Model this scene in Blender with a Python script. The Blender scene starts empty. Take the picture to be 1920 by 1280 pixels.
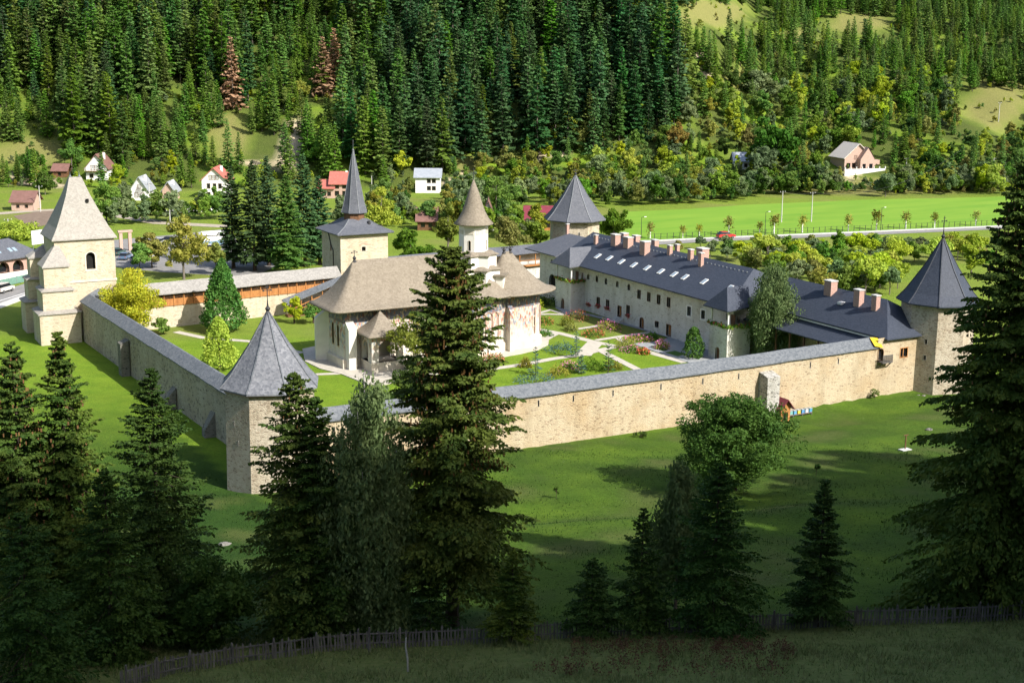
import bpy, math, random
import numpy as np
from mathutils import Vector
from mathutils.geometry import tessellate_polygon

SC = bpy.context.scene
COL = SC.collection
R = math.radians
# ------------------------------------------------------------------ camera
FPX, CAMPOS, YAW, PIT, ROLL = 2548.0, np.array([-44.065, -132.80, 45.52]), .504, .214, .008
fw = np.array([math.sin(YAW)*math.cos(PIT), math.cos(YAW)*math.cos(PIT), -math.sin(PIT)])
rt0 = np.array([math.cos(YAW), -math.sin(YAW), 0.0]); up0 = np.cross(rt0, fw)
rt = rt0*math.cos(ROLL)+up0*math.sin(ROLL); up = -rt0*math.sin(ROLL)+up0*math.cos(ROLL)
cam_d = bpy.data.cameras.new('camera'); cam = bpy.data.objects.new('camera', cam_d); COL.objects.link(cam)
cam_d.sensor_width = 36.0; cam_d.lens = 36.0*FPX/1920.0; cam_d.clip_start = .5; cam_d.clip_end = 6000
from mathutils import Matrix
cam.matrix_world = Matrix(((rt[0], up[0], -fw[0], CAMPOS[0]), (rt[1], up[1], -fw[1], CAMPOS[1]), (rt[2], up[2], -fw[2], CAMPOS[2]), (0, 0, 0, 1)))
SC.camera = cam
# ------------------------------------------------------------------ sky, sun, exposure
SUN = np.array([.44, -1.12, 1.0]); SUN /= np.linalg.norm(SUN)
W = bpy.data.worlds.new('World'); SC.world = W; W.use_nodes = True
nt = W.node_tree; bg = nt.nodes['Background']
sky = nt.nodes.new('ShaderNodeTexSky'); sky.sky_type = 'NISHITA'; sky.sun_disc = False; sky.dust_density = 2.5; sky.ozone_density = .6
sky.sun_elevation = math.asin(SUN[2]); sky.sun_rotation = math.atan2(SUN[0], SUN[1])
nt.links.new(sky.outputs[0], bg.inputs[0]); bg.inputs[1].default_value = .12
sl = bpy.data.lights.new('sun', 'SUN'); sl.energy = 4.6; sl.angle = R(.53); sl.color = (1, .965, .90)
so = bpy.data.objects.new('sun', sl); COL.objects.link(so)
so.rotation_euler = Vector(SUN).to_track_quat('Z', 'Y').to_euler(); so.location = (60, -60, 150)
SC.view_settings.view_transform = 'Standard'; SC.view_settings.look = 'None'
SC.view_settings.exposure = .88; SC.view_settings.gamma = 1.0; SC.view_settings.use_curve_mapping = False
SC.cycles.use_denoising = True
SC.cycles.max_bounces = 5; SC.cycles.diffuse_bounces = 3; SC.cycles.transparent_max_bounces = 4
SC.cycles.use_adaptive_sampling = True; SC.cycles.adaptive_threshold = .02

# ------------------------------------------------------------------ terrain height
VD = np.array([.483, .8757]); VT = np.array([.8757, -.483])     # along the slope, across it
def sm(a, b, x):
    u = np.clip((np.asarray(x, float)-a)/(b-a), 0, 1); return u*u*(3-2*u)
_rs = np.random.RandomState(5)
_PH = _rs.uniform(0, 6.28, (24,)); _DR = _rs.uniform(0, 6.28, (24,))
def fbm(x, y, wl, octv=3, seed=0):
    out = 0; amp = 1.0
    for o in range(octv):
        for k in range(3):
            i = (seed*7+o*3+k) % 24; a = _DR[i]+k*2.1; f = 6.283/(wl/(1.9**o))
            out = out+amp*np.sin((x*math.cos(a)+y*math.sin(a))*f*(1+.13*k)+_PH[i]+o*1.7)/3
        amp *= .5
    return out
def st(x, y):
    dx = np.asarray(x, float)-CAMPOS[0]; dy = np.asarray(y, float)-CAMPOS[1]
    return dx*VD[0]+dy*VD[1], dx*VT[0]+dy*VT[1]
_AX = [-40, 0, 12, 29, 53, 69, 84, 95, 130]; _AZ = [0, .3, .85, .35, -.35, -1.1, -.5, -.3, -.3]
def H(x, y):
    x = np.asarray(x, float); y = np.asarray(y, float)
    s, t = st(x, y)
    swall = 136+.551*np.maximum(t+25.7, 0)
    L = swall-81
    u = np.clip((s-81)/L, 0, 1)
    zf = 8.7+.047*t
    bank = .9*np.exp(-((s-112-.12*t)/5.5)**2)-.8*np.exp(-((s-123-.12*t)/7)**2)
    lawn = zf*(1-u)**1.45+bank*sm(-30, -8, t)*sm(46, 20, t)+.35*fbm(x, y, 34, 2, 1)*sm(0, .25, u)*sm(1, .7, u)
    near = zf+np.clip(81-s, 0, 22)*.27+np.clip(59-s, 0, 400)*.475+.12*fbm(x, y, 9, 2, 2)
    zz = np.where(s < 81, near, lawn)
    front = sm(-1.0, -3.0, y)*sm(-16, -6, y)*np.interp(x, _AX, _AZ)
    zz = zz+front*sm(swall-26, swall-10, s)
    # courtyard and valley floor stay level; hill behind
    k = sm(40, 120, t)
    sl_ = .50*(1-k)+.30*k
    d = np.maximum(s-438-6*np.sin(t*.03), 0)
    d = np.where(d > 190, 190+70*(1-np.exp(-(np.maximum(d, 190)-190)/70)), d)
    hill = sl_*(d-14*(1-np.exp(-d/14)))+fbm(x, y, 95, 3, 3)*4.0*sm(10, 90, d)+20*np.exp(-((t-62)/30)**2)*sm(20, 150, d)
    q_ = t-(.40*np.maximum(s, 0)+9)
    side = (33+19*sm(50, -10, s))*sm(0, 62, q_)*sm(140, 98, s)      # unseen shoulder raised right of the viewpoint to shade the foreground
    return zz+hill+side
def H1(x, y): return float(H(x, y))
def ray(px, py): return fw+rt*((px-960)/FPX)+up*((640-py)/FPX)
def proj(p):
    d = np.asarray(p, float)-CAMPOS; z = d@fw
    return 960+FPX*(d@rt)/z, 640-FPX*(d@up)/z, z
def Pz(px, py, z=0.0):
    d = ray(px, py); k = (z-CAMPOS[2])/d[2]; q = CAMPOS+k*d; return q
def Pplane(px, py, axis, val):
    d = ray(px, py); k = (val-CAMPOS[axis])/d[axis]; return CAMPOS+k*d
def G(px, py):
    d = ray(px, py); ks = np.arange(20, 1200, 2.0)
    q = CAMPOS[None]+ks[:, None]*d[None]
    below = q[:, 2] < H(q[:, 0], q[:, 1])
    i = int(np.argmax(below)) if below.any() else len(ks)-1
    a, b = ks[max(i-1, 0)], ks[i]
    for _ in range(24):
        m = (a+b)/2; p = CAMPOS+m*d
        if p[2] < H1(p[0], p[1]): b = m
        else: a = m
    p = CAMPOS+b*d; p[2] = H1(p[0], p[1]); return p
def ztop(p, py):
    lo, hi = p[2]-5, p[2]+120
    for _ in range(40):
        m = (lo+hi)/2
        if proj((p[0], p[1], m))[1] > py: lo = m
        else: hi = m
    return m-p[2]

# ------------------------------------------------------------------ materials
def mat(name, c1, c2=None, scale=1.0, rough=.85, bump=0.0, stretch=(1, 1, 1), rnd=0.0, trans=0.0, detail=4, c3=None, metal=0.0, spec=.3, bscale=None, coords='pos'):
    m = bpy.data.materials.new(name); m.use_nodes = True
    n = m.node_tree.nodes; l = m.node_tree.links; b = n['Principled BSDF']
    b.inputs['Roughness'].default_value = rough; b.inputs['Metallic'].default_value = metal
    b.inputs['Specular IOR Level'].default_value = spec
    c1 = tuple(c1)+(1,); b.inputs['Base Color'].default_value = c1
    last = None
    if c2 is not None:
        if coords == 'pos':
            g = n.new('ShaderNodeNewGeometry'); src = g.outputs['Position']
        else:
            g = n.new('ShaderNodeTexCoord'); src = g.outputs['Object']
        mp = n.new('ShaderNodeMapping'); mp.inputs['Scale'].default_value = stretch; l.new(src, mp.inputs[0])
        t = n.new('ShaderNodeTexNoise'); t.inputs['Scale'].default_value = scale; t.inputs['Detail'].default_value = detail; t.inputs['Roughness'].default_value = .65
        l.new(mp.outputs[0], t.inputs['Vector'])
        r = n.new('ShaderNodeValToRGB'); r.color_ramp.elements[0].position = .33; r.color_ramp.elements[1].position = .67
        r.color_ramp.elements[0].color = c1; r.color_ramp.elements[1].color = tuple(c2)+(1,)
        if c3 is not None:
            e = r.color_ramp.elements.new(.5); e.color = tuple(c3)+(1,)
        l.new(t.outputs['Fac'], r.inputs[0]); last = r.outputs[0]
        if bump:
            t2 = t
            if bscale:
                t2 = n.new('ShaderNodeTexNoise'); t2.inputs['Scale'].default_value = bscale; t2.inputs['Detail'].default_value = 3; l.new(mp.outputs[0], t2.inputs['Vector'])
            bp = n.new('ShaderNodeBump'); bp.inputs['Strength'].default_value = bump; bp.inputs['Distance'].default_value = .08
            l.new(t2.outputs['Fac'], bp.inputs['Height']); l.new(bp.outputs[0], b.inputs['Normal'])
    if rnd:
        oi = n.new('ShaderNodeObjectInfo'); hs = n.new('ShaderNodeHueSaturation')
        for k_, (a_, b_) in {'Hue': (.5-.035*rnd, .5+.03*rnd), 'Value': (1-.35*rnd, 1+.35*rnd), 'Saturation': (1-.15*rnd, 1.0+.1*rnd)}.items():
            mr = n.new('ShaderNodeMapRange'); mr.inputs[3].default_value = a_; mr.inputs[4].default_value = b_
            mm = n.new('ShaderNodeMath'); mm.operation = 'FRACT'
            ml = n.new('ShaderNodeMath'); ml.operation = 'MULTIPLY'; ml.inputs[1].default_value = {'Hue': 1, 'Value': 7.31, 'Saturation': 13.7}[k_]
            l.new(oi.outputs['Random'], ml.inputs[0]); l.new(ml.outputs[0], mm.inputs[0]); l.new(mm.outputs[0], mr.inputs[0]); l.new(mr.outputs[0], hs.inputs[k_])
        if last is None: hs.inputs['Color'].default_value = c1
        else: l.new(last, hs.inputs['Color'])
        last = hs.outputs[0]
    if last is not None: l.new(last, b.inputs['Base Color'])
    if trans:
        tr = n.new('ShaderNodeBsdfTranslucent'); mx = n.new('ShaderNodeMixShader'); mx.inputs[0].default_value = trans
        if last is not None: l.new(last, tr.inputs[0])
        else: tr.inputs[0].default_value = c1
        l.new(b.outputs[0], mx.inputs[1]); l.new(tr.outputs[0], mx.inputs[2]); l.new(mx.outputs[0], n['Material Output'].inputs[0])
    return m
def stone_mat(name, base, stone1, stone2, cell=2.2, amount=.5, stain=(.5, .4, .25), stain_amt=.35, flat=1.8, dens=.5):
    """rubble masonry: mortar ground with stones of differing tone showing through, weather stains, relief"""
    m = bpy.data.materials.new(name); m.use_nodes = True
    n = m.node_tree.nodes; l = m.node_tree.links; b = n['Principled BSDF']; b.inputs['Roughness'].default_value = .92; b.inputs['Specular IOR Level'].default_value = .15
    g = n.new('ShaderNodeNewGeometry'); mp = n.new('ShaderNodeMapping'); mp.inputs['Scale'].default_value = (1, 1, flat); l.new(g.outputs['Position'], mp.inputs[0])
    wn = n.new('ShaderNodeTexNoise'); wn.inputs['Scale'].default_value = 1.5; l.new(mp.outputs[0], wn.inputs['Vector'])
    add = n.new('ShaderNodeMixRGB'); add.blend_type = 'ADD'; add.inputs[0].default_value = .35; l.new(mp.outputs[0], add.inputs[1]); l.new(wn.outputs['Color'], add.inputs[2])
    v = n.new('ShaderNodeTexVoronoi'); v.inputs['Scale'].default_value = cell; l.new(add.outputs[0], v.inputs['Vector'])
    vd = n.new('ShaderNodeTexVoronoi'); vd.feature = 'DISTANCE_TO_EDGE'; vd.inputs['Scale'].default_value = cell; l.new(add.outputs[0], vd.inputs['Vector'])
    sep = n.new('ShaderNodeSeparateColor'); l.new(v.outputs['Color'], sep.inputs[0])
    r = n.new('ShaderNodeValToRGB'); cr = r.color_ramp; cr.elements[0].color = tuple(base)+(1,); cr.elements[0].position = dens; cr.elements[1].color = tuple(stone2)+(1,); cr.elements[1].position = 1.0
    e = cr.elements.new(.5+dens/2); e.color = tuple(stone1)+(1,)
    l.new(sep.outputs[0], r.inputs[0])
    ed = n.new('ShaderNodeMapRange'); ed.inputs[1].default_value = .03; ed.inputs[2].default_value = .16; l.new(vd.outputs['Distance'], ed.inputs[0])
    mul = n.new('ShaderNodeMath'); mul.operation = 'MULTIPLY'; mul.inputs[1].default_value = amount; l.new(ed.outputs[0], mul.inputs[0])
    mx = n.new('ShaderNodeMixRGB'); mx.inputs[1].default_value = tuple(base)+(1,); l.new(mul.outputs[0], mx.inputs[0]); l.new(r.outputs[0], mx.inputs[2])
    sn = n.new('ShaderNodeTexNoise'); sn.inputs['Scale'].default_value = .22; sn.inputs['Detail'].default_value = 6; sn.inputs['Roughness'].default_value = .65; l.new(g.outputs['Position'], sn.inputs['Vector'])
    sr = n.new('ShaderNodeMapRange'); sr.inputs[1].default_value = .42; sr.inputs[2].default_value = .7; sr.inputs[4].default_value = stain_amt; l.new(sn.outputs['Fac'], sr.inputs[0])
    m2 = n.new('ShaderNodeMixRGB'); m2.blend_type = 'MULTIPLY'; m2.inputs[2].default_value = tuple(stain)+(1,); l.new(sr.outputs[0], m2.inputs[0]); l.new(mx.outputs[0], m2.inputs[1])
    mv = n.new('ShaderNodeMapping'); mv.inputs['Scale'].default_value = (.55, .55, .10); l.new(g.outputs['Position'], mv.inputs[0])
    vs = n.new('ShaderNodeTexNoise'); vs.inputs['Scale'].default_value = 1.6; vs.inputs['Detail'].default_value = 5; l.new(mv.outputs[0], vs.inputs['Vector'])
    vr = n.new('ShaderNodeMapRange'); vr.inputs[1].default_value = .46; vr.inputs[2].default_value = .72; vr.inputs[4].default_value = .45; l.new(vs.outputs['Fac'], vr.inputs[0])
    mvx = n.new('ShaderNodeMixRGB'); mvx.blend_type = 'MULTIPLY'; mvx.inputs[2].default_value = (.62, .60, .55, 1); l.new(vr.outputs[0], mvx.inputs[0]); l.new(m2.outputs[0], mvx.inputs[1]); m2 = mvx
    fn = n.new('ShaderNodeTexNoise'); fn.inputs['Scale'].default_value = 5; fn.inputs['Detail'].default_value = 5; l.new(mp.outputs[0], fn.inputs['Vector'])
    fr = n.new('ShaderNodeMapRange'); fr.inputs[3].default_value = .72; fr.inputs[4].default_value = 1.25; l.new(fn.outputs['Fac'], fr.inputs[0])
    m3 = n.new('ShaderNodeMixRGB'); m3.blend_type = 'MULTIPLY'; m3.inputs[0].default_value = 1; l.new(m2.outputs[0], m3.inputs[1]); l.new(fr.outputs[0], m3.inputs[2])
    l.new(m3.outputs[0], b.inputs['Base Color'])
    bp = n.new('ShaderNodeBump'); bp.inputs['Strength'].default_value = .6; bp.inputs['Distance'].default_value = .06; l.new(mul.outputs[0], bp.inputs['Height']); l.new(bp.outputs[0], b.inputs['Normal'])
    return m
def shingle_mat(name, c1, c2, course=.22, rough=.8, moss=None, mscale=.5):
    """rows of small shingles: courses by height, each shingle with its own tone"""
    m = bpy.data.materials.new(name); m.use_nodes = True
    n = m.node_tree.nodes; l = m.node_tree.links; b = n['Principled BSDF']; b.inputs['Roughness'].default_value = rough; b.inputs['Specular IOR Level'].default_value = .25
    g = n.new('ShaderNodeNewGeometry'); mp = n.new('ShaderNodeMapping'); mp.inputs['Scale'].default_value = (1/.24, 1/.24, 1/course); l.new(g.outputs['Position'], mp.inputs[0])
    v = n.new('ShaderNodeTexVoronoi'); v.inputs['Scale'].default_value = 1.0; l.new(mp.outputs[0], v.inputs['Vector'])
    sp = n.new('ShaderNodeSeparateColor'); l.new(v.outputs['Color'], sp.inputs[0])
    t = n.new('ShaderNodeTexNoise'); t.inputs['Scale'].default_value = mscale; t.inputs['Detail'].default_value = 6; t.inputs['Roughness'].default_value = .7; l.new(g.outputs['Position'], t.inputs['Vector'])
    ad = n.new('ShaderNodeMath'); ad.operation = 'MULTIPLY_ADD'; ad.inputs[1].default_value = .38; l.new(sp.outputs[0], ad.inputs[0])
    mu = n.new('ShaderNodeMath'); mu.operation = 'MULTIPLY'; mu.inputs[1].default_value = .42; l.new(t.outputs['Fac'], mu.inputs[0]); l.new(mu.outputs[0], ad.inputs[2])
    r = n.new('ShaderNodeValToRGB'); r.color_ramp.elements[0].position = .2; r.color_ramp.elements[1].position = .85
    r.color_ramp.elements[0].color = tuple(c1)+(1,); r.color_ramp.elements[1].color = tuple(c2)+(1,)
    l.new(ad.outputs[0], r.inputs[0]); l.new(r.outputs[0], b.inputs['Base Color'])
    bp = n.new('ShaderNodeBump'); bp.inputs['Strength'].default_value = .5; bp.inputs['Distance'].default_value = .03; l.new(v.outputs['Distance'], bp.inputs['Height']); l.new(bp.outputs[0], b.inputs['Normal'])
    return m
def fresco_mat(name):
    """faded painted plaster: tiers of small figures in rust, blue and ochre on pale ground, stronger in the sheltered frieze"""
    m = bpy.data.materials.new(name); m.use_nodes = True
    n = m.node_tree.nodes; l = m.node_tree.links; b = n['Principled BSDF']; b.inputs['Roughness'].default_value = .9; b.inputs['Specular IOR Level'].default_value = .15
    g = n.new('ShaderNodeNewGeometry'); sx = n.new('ShaderNodeSeparateXYZ'); l.new(g.outputs['Position'], sx.inputs[0])
    mp = n.new('ShaderNodeMapping'); mp.inputs['Scale'].default_value = (4.6, 4.6, 1.9); l.new(g.outputs['Position'], mp.inputs[0])
    v = n.new('ShaderNodeTexVoronoi'); v.inputs['Scale'].default_value = 1.1; l.new(mp.outputs[0], v.inputs['Vector'])
    sp = n.new('ShaderNodeSeparateColor'); l.new(v.outputs['Color'], sp.inputs[0])
    r = n.new('ShaderNodeValToRGB'); cr = r.color_ramp; cr.interpolation = 'CONSTANT'
    cols = [(0, (.47, .41, .35)), (.25, (.40, .25, .20)), (.38, (.46, .42, .37)), (.52, (.21, .26, .31)), (.68, (.42, .33, .21)), (.8, (.30, .12, .09)), (.92, (.46, .43, .38))]
    cr.elements[0].position = 0; cr.elements[0].color = cols[0][1]+(1,); cr.elements[1].position = cols[1][0]; cr.elements[1].color = cols[1][1]+(1,)
    for p_, c_ in cols[2:]:
        e = cr.elements.new(p_); e.color = c_+(1,)
    l.new(sp.outputs[0], r.inputs[0])
    r2 = n.new('ShaderNodeValToRGB'); cr = r2.color_ramp; cr.interpolation = 'CONSTANT'
    cols = [(0, (.07, .09, .13)), (.35, (.20, .085, .06)), (.55, (.30, .25, .17)), (.66, (.08, .11, .15)), (.9, (.36, .33, .27))]
    cr.elements[0].position = 0; cr.elements[0].color = cols[0][1]+(1,); cr.elements[1].position = cols[1][0]; cr.elements[1].color = cols[1][1]+(1,)
    for p_, c_ in cols[2:]:
        e = cr.elements.new(p_); e.color = c_+(1,)
    l.new(sp.outputs[1], r2.inputs[0])
    # plaster where the paint has gone (lower walls, weathered patches)
    t = n.new('ShaderNodeTexNoise'); t.inputs['Scale'].default_value = .55; t.inputs['Detail'].default_value = 6; t.inputs['Roughness'].default_value = .7; l.new(g.outputs['Position'], t.inputs['Vector'])
    zr = n.new('ShaderNodeMapRange'); zr.inputs[1].default_value = 1.2; zr.inputs[2].default_value = 6.2; zr.inputs[3].default_value = -.25; zr.inputs[4].default_value = .32; l.new(sx.outputs[2], zr.inputs[0])
    ad = n.new('ShaderNodeMath'); ad.operation = 'ADD'; l.new(t.outputs['Fac'], ad.inputs[0]); l.new(zr.outputs[0], ad.inputs[1])
    pr_ = n.new('ShaderNodeMapRange'); pr_.inputs[1].default_value = .28; pr_.inputs[2].default_value = .62; pr_.inputs[4].default_value = .95; l.new(ad.outputs[0], pr_.inputs[0])
    mx = n.new('ShaderNodeMixRGB'); mx.inputs[1].default_value = (.53, .50, .44, 1); l.new(pr_.outputs[0], mx.inputs[0]); l.new(r.outputs[0], mx.inputs[2])
    fz = n.new('ShaderNodeMapRange'); fz.inputs[1].default_value = 6.55; fz.inputs[2].default_value = 6.6; l.new(sx.outputs[2], fz.inputs[0])
    fm = n.new('ShaderNodeMath'); fm.operation = 'MULTIPLY'; fm.inputs[1].default_value = .85; l.new(fz.outputs[0], fm.inputs[0])
    m2 = n.new('ShaderNodeMixRGB'); l.new(fm.outputs[0], m2.inputs[0]); l.new(mx.outputs[0], m2.inputs[1]); l.new(r2.outputs[0], m2.inputs[2])
    l.new(m2.outputs[0], b.inputs['Base Color'])
    return m
M = {}
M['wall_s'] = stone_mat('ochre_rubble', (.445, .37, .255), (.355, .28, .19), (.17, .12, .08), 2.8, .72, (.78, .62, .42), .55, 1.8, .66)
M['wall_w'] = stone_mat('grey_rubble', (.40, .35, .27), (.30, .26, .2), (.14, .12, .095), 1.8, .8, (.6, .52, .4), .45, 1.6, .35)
M['tower'] = stone_mat('tower_rubble', (.455, .40, .31), (.31, .255, .185), (.17, .125, .09), 2.9, .7, (.65, .54, .42), .45, 1.9, .5)
M['cream'] = stone_mat('cream_rubble', (.50, .44, .335), (.43, .37, .275), (.28, .225, .16), 1.8, .6, (.85, .74, .57), .4, 2.6, .5)
M['facade'] = stone_mat('pale_plaster_rubble', (.62, .60, .55), (.50, .47, .41), (.26, .22, .17), 2.2, .6, (.6, .54, .42), .45, 1.8, .64)
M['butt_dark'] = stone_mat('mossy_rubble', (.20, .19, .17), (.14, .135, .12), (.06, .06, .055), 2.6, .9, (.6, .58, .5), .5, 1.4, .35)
M['butt'] = stone_mat('buttress_rubble', (.40, .385, .35), (.28, .265, .23), (.1, .1, .09), 2.6, .9, (.6, .58, .5), .5, 1.4, .35)
M['fresco'] = fresco_mat('fresco')
M['plaster'] = mat('white_plaster', (.66, .63, .56), (.56, .53, .47), .9, .9, .15, detail=7)
M['plinth'] = mat('plinth_plaster', (.58, .53, .44), (.48, .42, .33), .8, .9, .2, detail=7)
M['church_roof'] = shingle_mat('weathered_shingle', (.160, .134, .100), (.262, .224, .172), .2)
M['grey_roof'] = shingle_mat('grey_shingle', (.10, .105, .12), (.235, .24, .255), .22, mscale=.8)
M['cap'] = shingle_mat('cap_shingle', (.085, .095, .108), (.19, .20, .21), .16, mscale=1.2)
M['pale_roof'] = shingle_mat('pale_shingle', (.24, .222, .195), (.36, .335, .295), .2)
M['grey_pale'] = shingle_mat('silver_shingle', (.20, .19, .175), (.33, .315, .29), .2)
M['slate'] = shingle_mat('dark_slate', (.032, .039, .055), (.053, .062, .084), .2, .62)
M['slate2'] = shingle_mat('mid_slate', (.075, .08, .095), (.125, .13, .145), .2, .65)
M['lead'] = mat('lead', (.13, .14, .15), (.2, .21, .22), 4, .5, 0, metal=.3)
M['iron'] = mat('iron', (.03, .03, .032), rough=.6)
M['glass'] = mat('dark_glass', (.012, .014, .017), rough=.15, spec=.5)
M['dark'] = mat('dark_interior', (.012, .011, .010), rough=1)
M['skylight'] = mat('skylight_glass', (.25, .32, .38), rough=.12, spec=.8)
M['wood'] = mat('orange_wood', (.42, .19, .06), (.30, .12, .035), 3, .7, .2, (1, 1, .3))
M['wood2'] = mat('brown_wood', (.17, .085, .04), (.1, .05, .025), 3, .75, .2, (1, 1, .3))
M['old_wood'] = mat('grey_wood', (.17, .16, .145), (.075, .07, .065), 5, .9, .3, (1, 1, .2), rnd=.6)
M['white'] = mat('white_paint', (.72, .71, .68), (.62, .61, .58), 2, .7)
M['brick'] = mat('pink_brick', (.44, .29, .24), (.34, .2, .155), 6, .85, .2)
M['path'] = mat('pale_paving', (.47, .43, .36), (.36, .33, .28), 1.2, .9, .15, detail=8)
M['grey_pave'] = mat('grey_paving', (.30, .31, .32), (.22, .23, .235), 1.2, .85, .15, detail=8)
M['asphalt'] = mat('asphalt', (.17, .165, .16), (.23, .22, .21), .5, .9, .1, detail=8)
M['gravel'] = mat('gravel', (.38, .33, .26), (.26, .23, .18), .7, .95, .2, detail=8)
M['conc'] = mat('concrete', (.50, .49, .46), (.4, .39, .37), 1.2, .9)
M['bark'] = mat('bark', (.085, .06, .045), (.045, .033, .026), 3, .95, .5, (1, 1, .35))
M['bark_grey'] = mat('bark_grey', (.16, .135, .11), (.09, .075, .06), 3, .95, .5, (1, 1, .35))
M['birch_bark'] = mat('birch_bark', (.5, .49, .46), (.1, .09, .08), 2.2, .85, .2, (1, 1, 3))
def leaf(name, a, b, rnd=.6, trans=.25, sc=.6): return mat(name, a, b, sc, .7, 0, rnd=rnd, trans=trans, spec=.2)
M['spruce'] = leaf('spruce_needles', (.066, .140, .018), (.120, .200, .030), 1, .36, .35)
M['spruce_dark'] = leaf('dark_spruce_needles', (.026, .082, .022), (.052, .120, .028), 1, .22, .35)  # dark needles; massed on the mid slope as painted cloud shadow
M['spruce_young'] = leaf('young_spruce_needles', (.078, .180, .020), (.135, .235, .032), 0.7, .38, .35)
M['spruce_brown'] = leaf('dead_needles', (.36, .21, .13), (.27, .15, .09), .4, .15)
M['fg_spruce'] = leaf('near_spruce_needles', (.036, .080, .010), (.105, .142, .017), 0.3, .25, .5)
M['fg_dark'] = leaf('near_dark_needles', (.022, .060, .009), (.048, .092, .013), .3, .22, .5)
M['fg_cone'] = leaf('spruce_cones', (.20, .10, .04), (.12, .065, .025), .2, .1)
M['birch_leaf'] = leaf('birch_leaves', (.095, .155, .050), (.155, .21, .075), .3, .35)
M['leaf'] = leaf('green_leaves', (.085, .185, .020), (.145, .235, .030), 0.8, .35)
M['leaf_dark'] = leaf('dark_leaves', (.030, .080, .009), (.060, .120, .013), 0.6, .3)
M['leaf_olive'] = leaf('olive_leaves', (.17, .20, .03), (.26, .255, .04), 0.8, .35)
M['leaf_yellow'] = leaf('yellow_leaves', (.50, .47, .015), (.33, .40, .018), .3, .4, .9)
M['leaf_lime'] = leaf('lime_leaves', (0.2755, 0.377, 0.0261), (0.3915, 0.4495, 0.03625), .5, .4)
M['leaf_willow'] = leaf('willow_leaves', (.12, .185, .07), (.18, .24, .095), 0.8, .35)
M['thuja'] = leaf('thuja_foliage', (0.052, 0.143, 0.0234), (0.0975, 0.195, 0.0364), .3, .25)
M['pine_blue'] = leaf('blue_pine_needles', (0.0525, 0.1125, 0.0825), (0.09, 0.165, 0.1275), .3, .2)
M['flower_red'] = leaf('red_flowers', (.62, .06, .05), (.65, .18, .14), .5, .3, 3)
M['flower_pink'] = leaf('pink_flowers', (.65, .10, .30), (.7, .3, .45), .5, .3, 3)
M['rust_leaf'] = leaf('rust_leaves', (.28, .19, .05), (.20, .20, .04), .5, .3)
M['dry_grass'] = leaf('dry_grass', (.25, .26, .11), (.11, .17, .045), .3, .3, 1.5)
M['dock'] = leaf('dock_stalks', (.12, .06, .03), (.09, .055, .03), .3, .2, 1.5)
# ------------------------------------------------------------------ mesh helpers
def mesh_np(name, v, faces, mats, mi=None, smooth=False):
    """v (n,3); faces (m,3) or (m,4) array"""
    me = bpy.data.meshes.new(name); v = np.asarray(v, np.float32); f = np.asarray(faces, np.int32)
    k = f.shape[1]; me.vertices.add(len(v)); me.vertices.foreach_set('co', v.ravel())
    me.loops.add(f.size); me.loops.foreach_set('vertex_index', f.ravel())
    me.polygons.add(len(f)); me.polygons.foreach_set('loop_start', np.arange(len(f), dtype=np.int32)*k)
    for m in mats: me.materials.append(m)
    if mi is not None: me.polygons.foreach_set('material_index', np.asarray(mi, np.int32))
    if smooth: me.polygons.foreach_set('use_smooth', np.ones(len(f), bool))
    me.update(calc_edges=True); me.validate(); return me
def link(name, data, parent=None, loc=None):
    o = bpy.data.objects.new(name, data); COL.objects.link(o)
    if parent is not None: o.parent = parent
    if loc is not None: o.location = loc
    return o
def tag(o, label=None, cat=None, group=None, kind=None):
    if label: o['label'] = label
    if cat: o['category'] = cat
    if group: o['group'] = group
    if kind: o['kind'] = kind
    return o
def thing(name, label, cat, loc=(0, 0, 0), rz=0, group=None):
    o = link(name, None, None, loc); o.rotation_euler = (0, 0, rz); o.empty_display_size = .5
    return tag(o, label, cat, group)
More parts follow.
